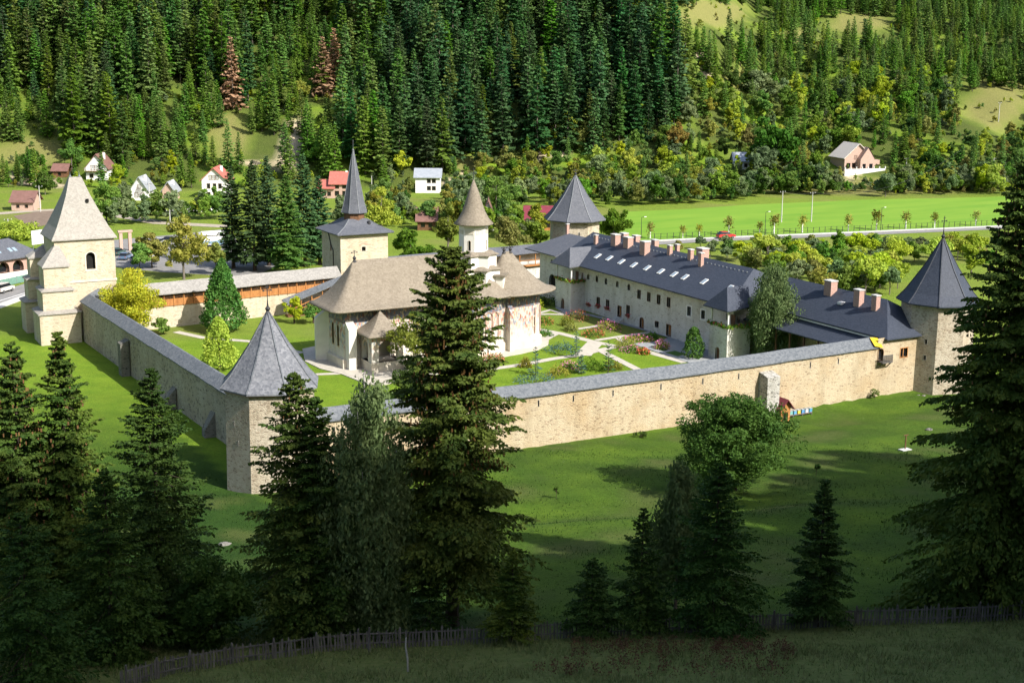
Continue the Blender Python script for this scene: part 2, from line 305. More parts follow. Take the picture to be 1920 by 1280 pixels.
class MB:
    def __init__(s): s.v = []; s.f = []
    def add(s, vs, fs):
        b = len(s.v); s.v += [tuple(map(float, q)) for q in vs]; s.f += [tuple(i+b for i in f) for f in fs]; return s
    def box(s, x0, x1, y0, y1, z0, z1):
        return s.add([(x0, y0, z0), (x1, y0, z0), (x1, y1, z0), (x0, y1, z0), (x0, y0, z1), (x1, y0, z1), (x1, y1, z1), (x0, y1, z1)],
                     [(0, 3, 2, 1), (4, 5, 6, 7), (0, 1, 5, 4), (1, 2, 6, 5), (2, 3, 7, 6), (3, 0, 4, 7)])
    def obox(s, c, half, ang, z0, z1):
        """box turned by ang about z, centred at c in plan"""
        ca, sa = math.cos(ang), math.sin(ang); q = []
        for z in (z0, z1):
            for a, b in ((-1, -1), (1, -1), (1, 1), (-1, 1)):
                x, y = a*half[0], b*half[1]; q.append((c[0]+x*ca-y*sa, c[1]+x*sa+y*ca, z))
        return s.add(q, [(0, 3, 2, 1), (4, 5, 6, 7), (0, 1, 5, 4), (1, 2, 6, 5), (2, 3, 7, 6), (3, 0, 4, 7)])
    def bar(s, a, b, w, h=None):
        """straight square bar from a to b"""
        a = Vector(a); b = Vector(b); d = (b-a).normalized(); h = h or w
        u = d.cross(Vector((0, 0, 1)))
        if u.length < 1e-3: u = Vector((1, 0, 0))
        u.normalize(); n = u.cross(d).normalized(); q = []
        for p in (a, b):
            for i, j in ((-1, -1), (1, -1), (1, 1), (-1, 1)): q.append(p+u*(i*w/2)+n*(j*h/2))
        return s.add(q, [(0, 3, 2, 1), (4, 5, 6, 7), (0, 1, 5, 4), (1, 2, 6, 5), (2, 3, 7, 6), (3, 0, 4, 7)])
    def loft(s, rings, cap0=False, cap1=False, closed=True):
        n = len(rings[0]); b = len(s.v)
        for r_ in rings: s.v += [tuple(map(float, q)) for q in r_]
        for i in range(len(rings)-1):
            for j in range(n if closed else n-1):
                k = (j+1) % n; s.f.append((b+i*n+j, b+i*n+k, b+(i+1)*n+k, b+(i+1)*n+j))
        if cap0: s.f.append(tuple(b+j for j in range(n))[::-1])
        if cap1: s.f.append(tuple(b+(len(rings)-1)*n+j for j in range(n)))
        return s
    def revolve(s, prof, c, n=16, a0=0.0):
        return s.loft([[(c[0]+r_*math.cos(a0+6.28318*k/n), c[1]+r_*math.sin(a0+6.28318*k/n), z) for k in range(n)] for r_, z in prof], True, True)
    def prism(s, poly, z0, z1):
        n = len(poly); return s.loft([[(p[0], p[1], z0) for p in poly], [(p[0], p[1], z1) for p in poly]], True, True)
    def tube(s, pts, rads, n=7):
        rings = []; pts = [Vector(p) for p in pts]
        for i, p in enumerate(pts):
            d = (pts[min(i+1, len(pts)-1)]-pts[max(i-1, 0)]).normalized()
            u = d.orthogonal().normalized(); w = d.cross(u)
            rings.append([p+u*(rads[i]*math.cos(6.28318*k/n))+w*(rads[i]*math.sin(6.28318*k/n)) for k in range(n)])
        for i in range(1, len(rings)):                      # keep ring starts aligned
            best = min(range(n), key=lambda k: (rings[i][k]-rings[i-1][0]).length); rings[i] = rings[i][best:]+rings[i][:best]
        return s.loft(rings, True, True)
    def facet(s, a, b, z0, z1, holes=(), depth=.3):
        """upright wall face from a to b (left to right seen from outside) with openings; each opening gets its reveals"""
        ax, ay = a; dx, dy = b[0]-ax, b[1]-ay; L = math.hypot(dx, dy); dx /= L; dy /= L; ox, oy = dy, -dx
        P = lambda u, z, e=0: (ax+dx*u-ox*e, ay+dy*u-oy*e, z)
        outer = [(0, z0), (L, z0), (L, z1), (0, z1)]
        loops = [outer]+[list(h) for h in holes]
        flat = [q for lp in loops for q in lp]
        if holes:
            tris = tessellate_polygon([[Vector((q[0], q[1], 0)) for q in lp] for lp in loops])
        else: tris = [(0, 1, 2, 3)]
        fx = []
        for t in tris:
            a2 = sum(flat[t[i]][0]*flat[t[(i+1) % len(t)]][1]-flat[t[(i+1) % len(t)]][0]*flat[t[i]][1] for i in range(len(t)))
            fx.append(tuple(t) if a2 > 0 else tuple(t)[::-1])
        s.add([P(*q) for q in flat], fx)
        for h in holes:
            n = len(h); s.add([P(*q) for q in h]+[P(q[0], q[1], depth) for q in h], [(i, n+i, n+(i+1) % n, (i+1) % n) for i in range(n)])
        return s
    def build(s, name, m, parent=None, smooth=False, loc=None):
        me = bpy.data.meshes.new(name); me.from_pydata(s.v, [], s.f)
        for q in (m if isinstance(m, (list, tuple)) else [m]): me.materials.append(q)
        if smooth: me.polygons.foreach_set('use_smooth', np.ones(len(me.polygons), bool))
        me.update(); return link(name, me, parent, loc)
def rect(u, z, w, h): return [(u-w/2, z), (u+w/2, z), (u+w/2, z+h), (u-w/2, z+h)]
def arch(u, z, w, h, n=8, pointed=0):
    """door/window outline with round head; z = sill, h = total height"""
    r_ = w/2; zc = z+h-r_
    return [(u-r_, z), (u+r_, z)]+[(u+r_*math.cos(math.pi*k/n), zc+r_*math.sin(math.pi*k/n)) for k in range(n+1)]
def opening(parent, a, b, loop, depth, frame=None, pane=None, fw_=.08, name='window', pane_name='pane', proud=.03):
    """frame around an opening in the face a-b and the pane (or door leaf) set back in it"""
    ax, ay = a; dx, dy = b[0]-ax, b[1]-ay; L = math.hypot(dx, dy); dx /= L; dy /= L; ox, oy = dy, -dx
    P = lambda u, z, e=0: (ax+dx*u-ox*e, ay+dy*u-oy*e, z)
    cu = sum(q[0] for q in loop)/len(loop); cz = sum(q[1] for q in loop)/len(loop); n = len(loop)
    out = [(cu+(q[0]-cu)*(1+2*fw_/max(.3, max(p[0] for p in loop)-min(p[0] for p in loop))), cz+(q[1]-cz)*(1+2*fw_/max(.3, max(p[1] for p in loop)-min(p[1] for p in loop)))) for q in loop]
    w = MB()
    w.add([P(*q, -proud) for q in out]+[P(*q, -proud) for q in loop]+[P(*q, depth*.6) for q in loop]+[P(*q, .02) for q in out],
          [(i, (i+1) % n, n+(i+1) % n, n+i) for i in range(n)]+[(n+i, n+(i+1) % n, 2*n+(i+1) % n, 2*n+i) for i in range(n)]+[(3*n+i, 3*n+(i+1) % n, (i+1) % n, i) for i in range(n)])
    o = w.build(name, frame or M['white'], parent)
    p = MB(); p.add([P(*q, depth*.85) for q in loop], [tuple(range(n))]); p.add([P(*q, depth*.85+.05) for q in loop], [tuple(range(n))[::-1]])
    p.build(pane_name, pane or M['glass'], o)
    return o

# ------------------------------------------------------------------ the ground
def ground():
    # rows along the viewing slope, columns across it; denser where the picture looks closely
    ss = np.concatenate([np.arange(-420, 40, 12.), np.arange(40, 210, 1.6), np.arange(210, 420, 4.), np.arange(420, 700, 3.), np.arange(700, 1100, 14.), np.arange(1100, 3001, 120.)])
    tt = np.concatenate([np.arange(-2200, -280, 120.), np.arange(-280, -60, 6.), np.arange(-60, 120, 1.8), np.arange(120, 420, 5.), np.arange(420, 2400, 120.)])
    S, T = np.meshgrid(ss, tt, indexing='ij')
    X = CAMPOS[0]+S*VD[0]+T*VT[0]; Y = CAMPOS[1]+S*VD[1]+T*VT[1]; Z = H(X, Y)
    v = np.stack([X, Y, Z], -1).reshape(-1, 3); nr, nc = S.shape
    i = np.arange(nr-1)[:, None]*nc+np.arange(nc-1)[None]; f = np.stack([i, i+1, i+nc+1, i+nc], -1).reshape(-1, 4)
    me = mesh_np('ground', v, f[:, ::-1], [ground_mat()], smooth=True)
    # kinds of turf: r dry yellow grass, g bare earth, b wood floor, a rough pale meadow
    x, y, s, t = X.ravel(), Y.ravel(), S.ravel(), T.ravel()
    d = v-CAMPOS; dep = np.maximum(d@fw, 1); px = 960+FPX*(d@rt)/dep; py = 640-FPX*(d@up)/dep
    dry = np.zeros_like(x); earth = np.zeros_like(x); wood = np.zeros_like(x); mead = np.zeros_like(x)
    n1 = fbm(x, y, 40, 4, 4); n2 = fbm(x, y, 15, 3, 6)
    hill = sm(425, 445, s)
    for p, rx, ry in DRY_SPOTS:
        dry = np.maximum(dry, sm(1.25, .6, np.hypot((px-p[0])/rx, (py-p[1])/ry)+.2*n1)*sm(400, 430, s))
    wood = hill*(1-dry)*sm(-.9, .2, n1)*.9
    dry = np.maximum(dry, hill*.45*sm(.0, .6, n2))
    for a_, b_, w_ in EARTH_TRACKS:
        ab = np.array(b_)-np.array(a_); u = np.clip(((px-a_[0])*ab[0]+(py-a_[1])*ab[1])/(ab@ab), 0, 1)
        dd = np.hypot(px-a_[0]-u*ab[0], py-a_[1]-u*ab[1])+3*n2
        earth = np.maximum(earth, sm(w_, w_*.5, dd)*sm(380, 420, s))
    mead = sm(84, 78, s)*.9
    val = sm(205, 215, s)*(1-hill)
    dry = np.maximum(dry, val*(.25+.4*sm(.0, .8, n1)))
    dry = np.where((s < 200) & (s > 84), sm(.2, .9, n2+.3*n1)*.3*sm(0, -6, y), dry)
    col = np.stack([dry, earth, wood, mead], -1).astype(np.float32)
    rough = np.where((s > 60) & (s < 200), sm(212, 160, s-.30*np.maximum(t, 0))*sm(2, -3, np.minimum(y, x+60))*(.75+.25*n2), 0)  # distance-graded mask that paints foreground shade into the lawn colour
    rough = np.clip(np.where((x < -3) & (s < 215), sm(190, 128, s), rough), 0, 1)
    ra = me.attributes.new('rough', 'FLOAT', 'POINT'); ra.data.foreach_set('value', rough.astype(np.float32))  # attribute carries the painted foreground darkening
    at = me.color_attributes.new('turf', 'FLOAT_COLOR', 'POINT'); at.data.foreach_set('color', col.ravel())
    o = link('ground', me); tag(o, 'mown lawn, meadow and hillside turf under the whole valley', 'ground', kind='structure')
    return o
def ground_mat():
    m = bpy.data.materials.new('turf'); m.use_nodes = True
    n = m.node_tree.nodes; l = m.node_tree.links; b = n['Principled BSDF']; b.inputs['Roughness'].default_value = .95; b.inputs['Specular IOR Level'].default_value = .1
    g = n.new('ShaderNodeNewGeometry'); ca = n.new('ShaderNodeVertexColor'); ca.layer_name = 'turf'; sp = n.new('ShaderNodeSeparateColor'); l.new(ca.outputs['Color'], sp.inputs[0])
    def noise(sc, det=5, ro=.65):
        t = n.new('ShaderNodeTexNoise'); t.inputs['Scale'].default_value = sc; t.inputs['Detail'].default_value = det; t.inputs['Roughness'].default_value = ro; l.new(g.outputs['Position'], t.inputs['Vector']); return t.outputs['Fac']
    def ramp(src, a, c1, b_, c2):
        r_ = n.new('ShaderNodeValToRGB'); r_.color_ramp.elements[0].position = a; r_.color_ramp.elements[1].position = b_
        r_.color_ramp.elements[0].color = tuple(c1)+(1,); r_.color_ramp.elements[1].color = tuple(c2)+(1,); l.new(src, r_.inputs[0]); return r_.outputs[0]
    def mixc(fac, a, b_):
        x = n.new('ShaderNodeMixRGB'); l.new(fac, x.inputs[0]); l.new(a, x.inputs[1]); l.new(b_, x.inputs[2]); return x.outputs[0]
    big = noise(.09, 6, .7); fine = noise(1.7, 7, .75); mid = noise(.45, 5)
    lawn = mixc(fine, ramp(big, .3, (.105, .190, .012), .72, (.165, .245, .018)), ramp(mid, .3, (.080, .155, .012), .7, (.170, .235, .022)))
    dry = ramp(fine, .3, (.125, .135, .035), .7, (.215, .20, .07))
    earth = ramp(fine, .3, (.42, .33, .22), .7, (.55, .45, .32))
    wood = ramp(fine, .3, (.035, .05, .013), .7, (.085, .105, .025))
    mead = mixc(mid, ramp(fine, .3, (.12, .155, .04), .7, (.235, .25, .095)), ramp(fine, .3, (.065, .12, .022), .7, (.155, .18, .055)))
    wv = n.new('ShaderNodeTexWave'); wv.bands_direction = 'DIAGONAL'; wv.inputs['Scale'].default_value = .07; wv.inputs['Distortion'].default_value = 5; wv.inputs['Detail'].default_value = 3; l.new(g.outputs['Position'], wv.inputs['Vector'])
    wr = n.new('ShaderNodeMapRange'); wr.inputs[3].default_value = .95; wr.inputs[4].default_value = 1.04; l.new(wv.outputs['Fac'], wr.inputs[0])
    rg = n.new('ShaderNodeAttribute'); rg.attribute_name = 'rough'  # reads the painted foreground darkening mask
    shaded_lawn = mixc(fine, ramp(mid, .3, (.014, .042, .006), .7, (.026, .066, .009)), ramp(big, .3, (.021, .052, .007), .7, (.040, .076, .011)))  # darker green with the foreground shade put into the colour
    lawn = mixc(rg.outputs['Fac'], lawn, shaded_lawn)
    sp_ = n.new('ShaderNodeMapRange'); sp_.inputs[1].default_value = .3; sp_.inputs[2].default_value = .7; sp_.inputs[3].default_value = .55; sp_.inputs[4].default_value = 1.45; l.new(noise(2.6, 9, .9), sp_.inputs[0])
    for fac in (wr, sp_):
        ml = n.new('ShaderNodeMixRGB'); ml.blend_type = 'MULTIPLY'; ml.inputs[0].default_value = 1; l.new(lawn, ml.inputs[1]); l.new(fac.outputs[0], ml.inputs[2]); lawn = ml.outputs[0]
    fl = n.new('ShaderNodeTexVoronoi'); fl.inputs['Scale'].default_value = 1.6; l.new(g.outputs['Position'], fl.inputs['Vector'])
    fd = n.new('ShaderNodeMapRange'); fd.inputs[1].default_value = .12; fd.inputs[2].default_value = .07; fd.inputs[3].default_value = 0; fd.inputs[4].default_value = .7; l.new(fl.outputs['Distance'], fd.inputs[0])
    fp = n.new('ShaderNodeMapRange'); fp.inputs[1].default_value = .52; fp.inputs[2].default_value = .66; l.new(big, fp.inputs[0]); fq = n.new('ShaderNodeMath'); fq.operation = 'MULTIPLY'; l.new(fd.outputs[0], fq.inputs[0]); l.new(fp.outputs[0], fq.inputs[1]); fq2 = n.new('ShaderNodeMath'); fq2.operation = 'MULTIPLY'; l.new(fq.outputs[0], fq2.inputs[0]); l.new(rg.outputs['Fac'], fq2.inputs[1])
    wf = n.new('ShaderNodeRGB'); wf.outputs[0].default_value = (.42, .42, .36, 1); lawn = mixc(fq2.outputs[0], lawn, wf.outputs[0])
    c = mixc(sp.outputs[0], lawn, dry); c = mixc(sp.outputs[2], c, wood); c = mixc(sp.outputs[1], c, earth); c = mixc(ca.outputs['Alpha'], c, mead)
    l.new(c, b.inputs['Base Color'])
    bp = n.new('ShaderNodeBump'); bp.inputs['Strength'].default_value = .7; bp.inputs['Distance'].default_value = .25; l.new(noise(2.5, 6, .8), bp.inputs['Height']); l.new(bp.outputs[0], b.inputs['Normal'])
    return m
DRY_SPOTS = [((60, 285), 80, 40), ((430, 250), 40, 60), ((880, 315), 30, 20), ((1330, 25), 80, 30), ((1610, 45), 70, 22), ((1870, 190), 70, 60), ((1835, 65), 20, 14), ((1500, 70), 40, 20), ((1640, 350), 250, 20), ((1400, 150), 60, 25)]
EARTH_TRACKS = [((570, 225), (545, 290), 16), ((545, 290), (520, 310), 20), ((500, 268), (478, 305), 7), ((865, 330), (835, 345), 7), ((1010, 290), (1060, 285), 10), ((1140, 195), (1155, 215), 6), ((1100, 262), (1120, 258), 8), ((1590, 330), (1610, 318), 8), ((1310, 100), (1335, 160), 7), ((1420, 150), (1445, 155), 8), ((960, 320), (968, 325), 8), ((30, 335), (110, 345), 10)]
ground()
def sheet(name, pts, z, m, label, cat, thick=0.0):
    mb = MB(); n = len(pts)
    tris = tessellate_polygon([[Vector((p[0], p[1], 0)) for p in pts]])
    fx = []
    for t in tris:
        a2 = sum(pts[t[i]][0]*pts[t[(i+1) % 3]][1]-pts[t[(i+1) % 3]][0]*pts[t[i]][1] for i in range(3)); fx.append(t if a2 > 0 else t[::-1])
    mb.add([(p[0], p[1], z) for p in pts], fx)
    if thick: mb.add([(p[0], p[1], z) for p in pts]+[(p[0], p[1], z-thick) for p in pts], [(i, (i+1) % n, n+(i+1) % n, n+i) for i in range(n)])
    return tag(mb.build(name, m), label, cat, kind='structure')
def strip_pts(pl, w):
    """outline of a band of width w along a plan polyline"""
    pl = [Vector((p[0], p[1])) for p in pl]; Ls, Rs = [], []
    for i, p in enumerate(pl):
        d = (pl[min(i+1, len(pl)-1)]-pl[max(i-1, 0)]).normalized(); nn = Vector((-d.y, d.x)); Ls.append(p+nn*w/2); Rs.append(p-nn*w/2)
    return Ls+Rs[::-1]
def z7(x, y): return Pz(880+x/3.556, 560+y/3.556, 0)
# roads, fields, paving outside the walls
fld = [Pz(*q)[:2] for q in ((1165, 447), (1215, 452), (1520, 439), (1860, 424), (1935, 420), (1940, 366), (1840, 370), (1640, 374), (1400, 384), (1290, 392), (1175, 397))]
sheet('field', fld, .02, mat('field_crop', (.105, .225, .012), (.165, .275, .022), .10, .9, .2, detail=10, stretch=(.35, 1.6, 1)), 'flat bright green field beyond the orchard road', 'field')
sheet('road', strip_pts([Pz(*q)[:2] for q in ((1120, 462), (1215, 457), (1360, 449), (1520, 443), (1860, 428), (1960, 424))], 4.6), .05, M['asphalt'], 'pale asphalt road running past the orchard', 'road')
sheet('pavement', strip_pts([Pz(*q)[:2] for q in ((1120, 457), (1215, 452.5), (1360, 445.5), (1520, 439.5), (1860, 425), (1960, 421))], 1.6), .15, M['conc'], 'narrow light pavement along the field side of the road', 'pavement', .15)
sheet('road', strip_pts([Pz(*q)[:2] for q in ((-90, 590), (0, 557), (75, 535), (140, 512), (260, 478))], 7.5), .04, M['asphalt'], 'grey road with white edge line beside the left corner tower', 'road')
sheet('road_marking', strip_pts([Pz(*q)[:2] for q in ((-90, 597), (0, 564), (75, 541))], .3), .046, M['white'], 'thin white line painted on the left road', 'road marking')
sheet('pavement', strip_pts([Pz(*q)[:2] for q in ((-90, 608), (0, 574), (62, 551))], 2.2), .13, M['conc'], 'pale pavement between the left road and the lawn', 'pavement', .13)
sheet('parking_lot', [Pz(*q)[:2] for q in ((190, 452), (330, 440), (420, 430), (470, 470), (520, 500), (470, 520), (300, 510), (210, 500))], .03, M['asphalt'], 'grey asphalt car park behind the north wall', 'car park')
sheet('road', strip_pts([Pz(*q)[:2] for q in ((-60, 405), (70, 395), (150, 392), (300, 418), (430, 425))], 5), .05, M['gravel'], 'pale village lane below the wooded hill', 'road')
sheet('plot', [Pz(*q)[:2] for q in ((25, 405), (95, 392), (140, 410), (60, 428))], .035, mat('ploughed', (.14, .10, .075), (.2, .15, .11), .6, .95, .3), 'bare brown plot beside the village lane', 'plot')
# courtyard paving
PATHS = [([(430, 198), (600, 230), (820, 285), (980, 318), (1120, 335), (1440, 425)], 1.5), ([(60, 480), (350, 440), (560, 400), (740, 375), (860, 345), (985, 318)], 1.5),
         ([(755, 378), (845, 288)], 2.6), ([(505, 272), (580, 232)], 1.3), ([(845, 278), (1010, 252), (1230, 222)], 1.2), ([(985, 258), (1035, 292)], 1.1), ([(880, 350), (1120, 472), (1300, 560)], 1.3),
         ([(425, 108), (540, 76), (655, 108)], 1.3), ([(425, 112), (520, 104), (655, 108)], 1.1), ([(690, 208), (880, 180), (900, 176)], 1.1)]
for i, (pl, w) in enumerate(PATHS):
    sheet('garden_path', strip_pts([z7(*p)[:2] for p in pl], w), .03+.004*i, M['path'], ['long pale garden path crossing from the apse to the paved court', 'pale path curving along the lawn below the church', 'wide short path joining the two long garden paths', 'short path from the apse terrace to the crossing', 'pale path running east toward the cell building doors', 'tiny link path between two lawns', 'diagonal path running down to the south wall', 'outer path of the triangular lawn by the stone loggia', 'inner path of the triangular lawn by the stone loggia', 'narrow path between the two rose lawns'][i], 'path')
sheet('courtyard_pavement', [z7(*p)[:2] for p in ((570, 62), (600, 55), (1000, 150), (1420, 250), (1640, 330), (1640, 420), (1470, 430), (1130, 318), (1090, 300), (1230, 288), (1330, 262), (1000, 168), (780, 112), (650, 108))], .085, M['grey_pave'], 'blue grey paved walk along the cell building', 'pavement')
for i, pts in enumerate([[(1225, 335), (1290, 352), (1325, 345), (1270, 325)], [(1305, 362), (1370, 350), (1440, 372), (1390, 388)], [(1450, 390), (1490, 370), (1560, 385), (1530, 408)]]):
    sheet('garden_bed', [z7(*p)[:2] for p in pts], .10, mat('bed_turf%d' % i, (.04, .10, .012), (.07, .14, .02), 1.5, .95, .3), ['small turf bed under the rose in the paved court', 'diamond turf bed in the paved court', 'round turf bed under the clipped thuja'][i], 'garden bed')
sheet('church_terrace', [Pz(*q)[:2] for q in ((567, 655), (590, 650), (1005, 632), (1020, 632), (1029, 637), (1028, 647), (1010, 656), (975, 664), (935, 671), (880, 690), (720, 722), (690, 722), (640, 702), (600, 692), (572, 678))], .12, M['path'], 'pale flagstone terrace around the church foot', 'pavement', .12)
sheet('garden_path', strip_pts([Pz(*q)[:2] for q in ((330, 622), (380, 633), (470, 640), (567, 662))], 1.4), .032, M['path'], 'pale path from the church to the trees by the north wall', 'path')
sheet('garden_path', strip_pts([Pz(*q)[:2] for q in ((590, 702), (640, 700))], 1.2), .034, M['path'], 'short path stub beside the church porch terrace', 'path')
# ------------------------------------------------------------------ towers
def oct_pts(c, r_, z, n=8, a0=0.0): return [(c[0]+r_*math.cos(a0+6.28318*k/n), c[1]+r_*math.sin(a0+6.28318*k/n), z) for k in range(n)]
def finial(parent, p, h, cross=True, name='finial'):
    mb = MB(); x, y, z = p
    mb.revolve([(.02, z-.3), (.34, z-.2), (.16, z+.1), (.3, z+.35), (.1, z+.6), (.04, z+h*.5)], (x, y), 10)
    mb.bar((x, y, z+h*.4), (x, y, z+h), .07)
    if cross:
        mb.bar((x-.42, y, z+h*.78), (x+.42, y, z+h*.78), .07); mb.bar((x-.25, y, z+h*.9), (x+.25, y, z+h*.9), .06)
        for dx in (-.42, .42): mb.box(x+dx-.07, x+dx+.07, y-.05, y+.05, z+h*.78-.09, z+h*.78+.09)
    return mb.build(name, M['iron'], parent)
def octo_tower(name, label, c, r_, zb, ze, zt, rr, wm, rm, slits=(), fh=2.2, hipm=None, brick=False):
    t = thing(name, label, 'tower', (0, 0, 0))
    w = MB(); rb = r_*1.035
    pts0 = oct_pts(c, rb, zb); pts1 = oct_pts(c, r_, ze+.35)
    for k in range(8):
        a, b = pts0[k], pts0[(k+1) % 8]; a1, b1 = pts1[k], pts1[(k+1) % 8]
        hs = [q for q in slits if q[0] == k]
        Lf = math.hypot(b[0]-a[0], b[1]-a[1])
        if hs:
            base = len(w.v); w.facet(a[:2], b[:2], zb, ze+.35, [rect(Lf*q[1], q[2], q[3], q[4]) for q in hs], .4)
            for i in range(base, len(w.v)):                       # lean the face to the batter
                x, y, z = w.v[i]; f = (z-zb)/(ze+.35-zb); k_ = 1-(1-r_/rb)*f; w.v[i] = (c[0]+(x-c[0])*k_, c[1]+(y-c[1])*k_, z)
        else: w.add([a, b, b1, a1], [(0, 1, 2, 3)])
    w.build('wall', wm, t)
    for k in range(8):
        for q in [q for q in slits if q[0] == k]:
            a, b = pts0[k], pts0[(k+1) % 8]; Lf = math.hypot(b[0]-a[0], b[1]-a[1]); f = (q[2]-zb)/(ze+.35-zb); k_ = 1-(1-r_/rb)*f
            a2 = (c[0]+(a[0]-c[0])*k_, c[1]+(a[1]-c[1])*k_); b2 = (c[0]+(b[0]-c[0])*k_, c[1]+(b[1]-c[1])*k_); L2 = Lf*k_
            opening(t, a2, b2, rect(L2*q[1], q[2], q[3], q[4]), .38, M['butt'], M['dark'], .07, 'loophole', 'shadow_pane', .02)
    if brick:
        MB().loft([oct_pts(c, r_*1.03, ze-.35), oct_pts(c, r_*1.03, ze+.2)], True, True).build('cornice', M['brick'], t)
    rf = MB(); hgt = zt-ze
    rf.loft([oct_pts(c, rr*.97, ze-.12), oct_pts(c, rr, ze-.1), oct_pts(c, rr, ze+.06), oct_pts(c, rr*.80, ze+hgt*.155), oct_pts(c, rr*.40, ze+hgt*.55), oct_pts(c, .12, zt)], True, True)
    ro = rf.build('roof', rm, t)
    if hipm:
        for k in range(8):
            hp = MB(); prof = [(rr, ze+.06), (rr*.80, ze+hgt*.155), (rr*.40, ze+hgt*.55), (.12, zt)]
            for (r0, z0), (r1, z1) in zip(prof, prof[1:]):
                d = (math.cos(6.28318*k/8), math.sin(6.28318*k/8)); hp.bar((c[0]+d[0]*r0, c[1]+d[1]*r0, z0+.02), (c[0]+d[0]*r1, c[1]+d[1]*r1, z1+.02), .13)
            hp.build('hip_cap', hipm, ro)
    finial(t, (c[0], c[1], zt), fh)
    return t
M['hip'] = mat('hip_lead', (.2, .21, .225), (.15, .16, .17), 3, .6)
M['hip_dark'] = mat('hip_slate', (.07, .075, .09), (.05, .055, .065), 3, .6)
octo_tower('corner_tower', 'octagonal stone tower with grey shingled cone nearest the camera', (.35, 0), 4.8, .0, 10.9, 18.5, 5.35, M['tower'], M['grey_roof'], [(4, .5, 5.2, .16, .45), (4, .35, 7.2, .16, .4)], 2.9, M['cap'], True)
octo_tower('corner_tower', 'octagonal stone tower with dark slate cone by the right big spruce', (95.7, -.4), 4.85, -1.0, 11.9, 20.4, 5.6, M['tower'], M['slate'], [(4, .62, 6.6, .3, .6), (4, .62, 4.4, .3, .6)], 3.1, M['hip_dark'])
octo_tower('corner_tower', 'octagonal stone tower with slate cone at the far corner by the field', (97, 97.5), 5.0, 0, 12.0, 20.6, 6.3, M['tower'], M['slate2'], [(5, .55, 9.2, .25, .6)], 1.2, M['hip'])

# square bell tower with stepped buttresses (left corner)
t = thing('bell_tower', 'square cream stone tower with stepped buttresses and tall pale roof', 'tower')
x0, x1, y0, y1, ze = -5.3, 3.9, 85.2, 94.2, 15.4
w = MB(); wl = arch(5.4, 10.55, 1.4, 2.7)
w.facet((x0, y0), (x1, y0), 0, ze, [wl], .7); w.facet((x0, y1), (x0, y0), 0, ze); w.facet((x1, y0), (x1, y1), 0, ze); w.facet((x1, y1), (x0, y1), 0, ze)
w.build('wall', M['cream'], t)
opening(t, (x0, y0), (x1, y0), wl, .7, M['plinth'], M['dark'], .22, 'window', 'dark_opening', .06)
MB().box(x0-.12, x1+.12, y0-.12, y1+.12, 8.55, 8.85).build('string_course', M['plinth'], t)
rf = MB(); ex0, ex1, ey0, ey1 = x0-.4, x1+.4, y0-.4, y1+.4; cx, cy = (x0+x1)/2, (y0+y1)/2
def sq(a, z, rx=0): return [(cx+(ex0-cx)*a-rx, cy+(ey0-cy)*a, z), (cx+(ex1-cx)*a+rx, cy+(ey0-cy)*a, z), (cx+(ex1-cx)*a+rx, cy+(ey1-cy)*a, z), (cx+(ex0-cx)*a-rx, cy+(ey1-cy)*a, z)]
rf.loft([sq(.97, ze-.12), sq(1, ze-.1), sq(1, ze+.08), sq(.80, ze+1.75), sq(.60, ze+3.9), sq(.35, ze+6.6, .1), sq(.09, ze+9.3, .5)], True, True)
ro = rf.build('roof', M['pale_roof'], t)
MB().box(cx+1.05, cx+1.45, cy-2.55, cy-2.15, ze+5.5, ze+6.0).build('roof_vent', M['dark'], ro)
for dx in (-.7, .7): MB().revolve([(.05, ze+9.2), (.22, ze+9.35), (.05, ze+9.7), (.02, ze+10.2)], (cx+dx, cy), 8).build('finial', M['lead'], t)
def tiers(rects, label):
    for i, (a0, a1, b0, b1, z0, z1, zc) in enumerate(rects):
        b = MB(); b.box(a0, a1, b0, b1, z0, z1); o = b.build('buttress_tier', M['cream'], t)
        c = MB(); e = .22; nx = rects[i+1][:4] if i+1 < len(rects) else (max(a0, x0), min(a1, -4.6), max(b0+2.8, y0-.05), b1)
        lo = [(a0-e, b0-e), (a1+e, b0-e), (a1+e, b1), (a0-e, b1)]; hi = [(nx[0], nx[2]), (nx[1], nx[2]), (nx[1], b1), (nx[0], b1)]
        c.loft([[(p[0], p[1], z1-.04) for p in lo], [(p[0], p[1], z1+.14) for p in lo], [(p[0], p[1], zc) for p in hi]], True, True)
        c.build('weathering_slab', M['pale_roof'], o)
tiers([(-9.0, -2.9, 80.2, 86, -.4, 4.75, 5.2), (-8.2, -3.6, 81.2, 86, 4.5, 8.1, 8.55), (-7.7, -3.9, 82, 86, 8, 11.7, 14.6)], 'sw')
tiers([(-9.3, -5.2, 91, 95.2, -.4, 4.9, 5.3), (-8.6, -5.2, 91.6, 95, 4.5, 8.4, 8.8), (-8.0, -5.2, 92, 94.8, 8, 11.8, 13.6)], 'nw')

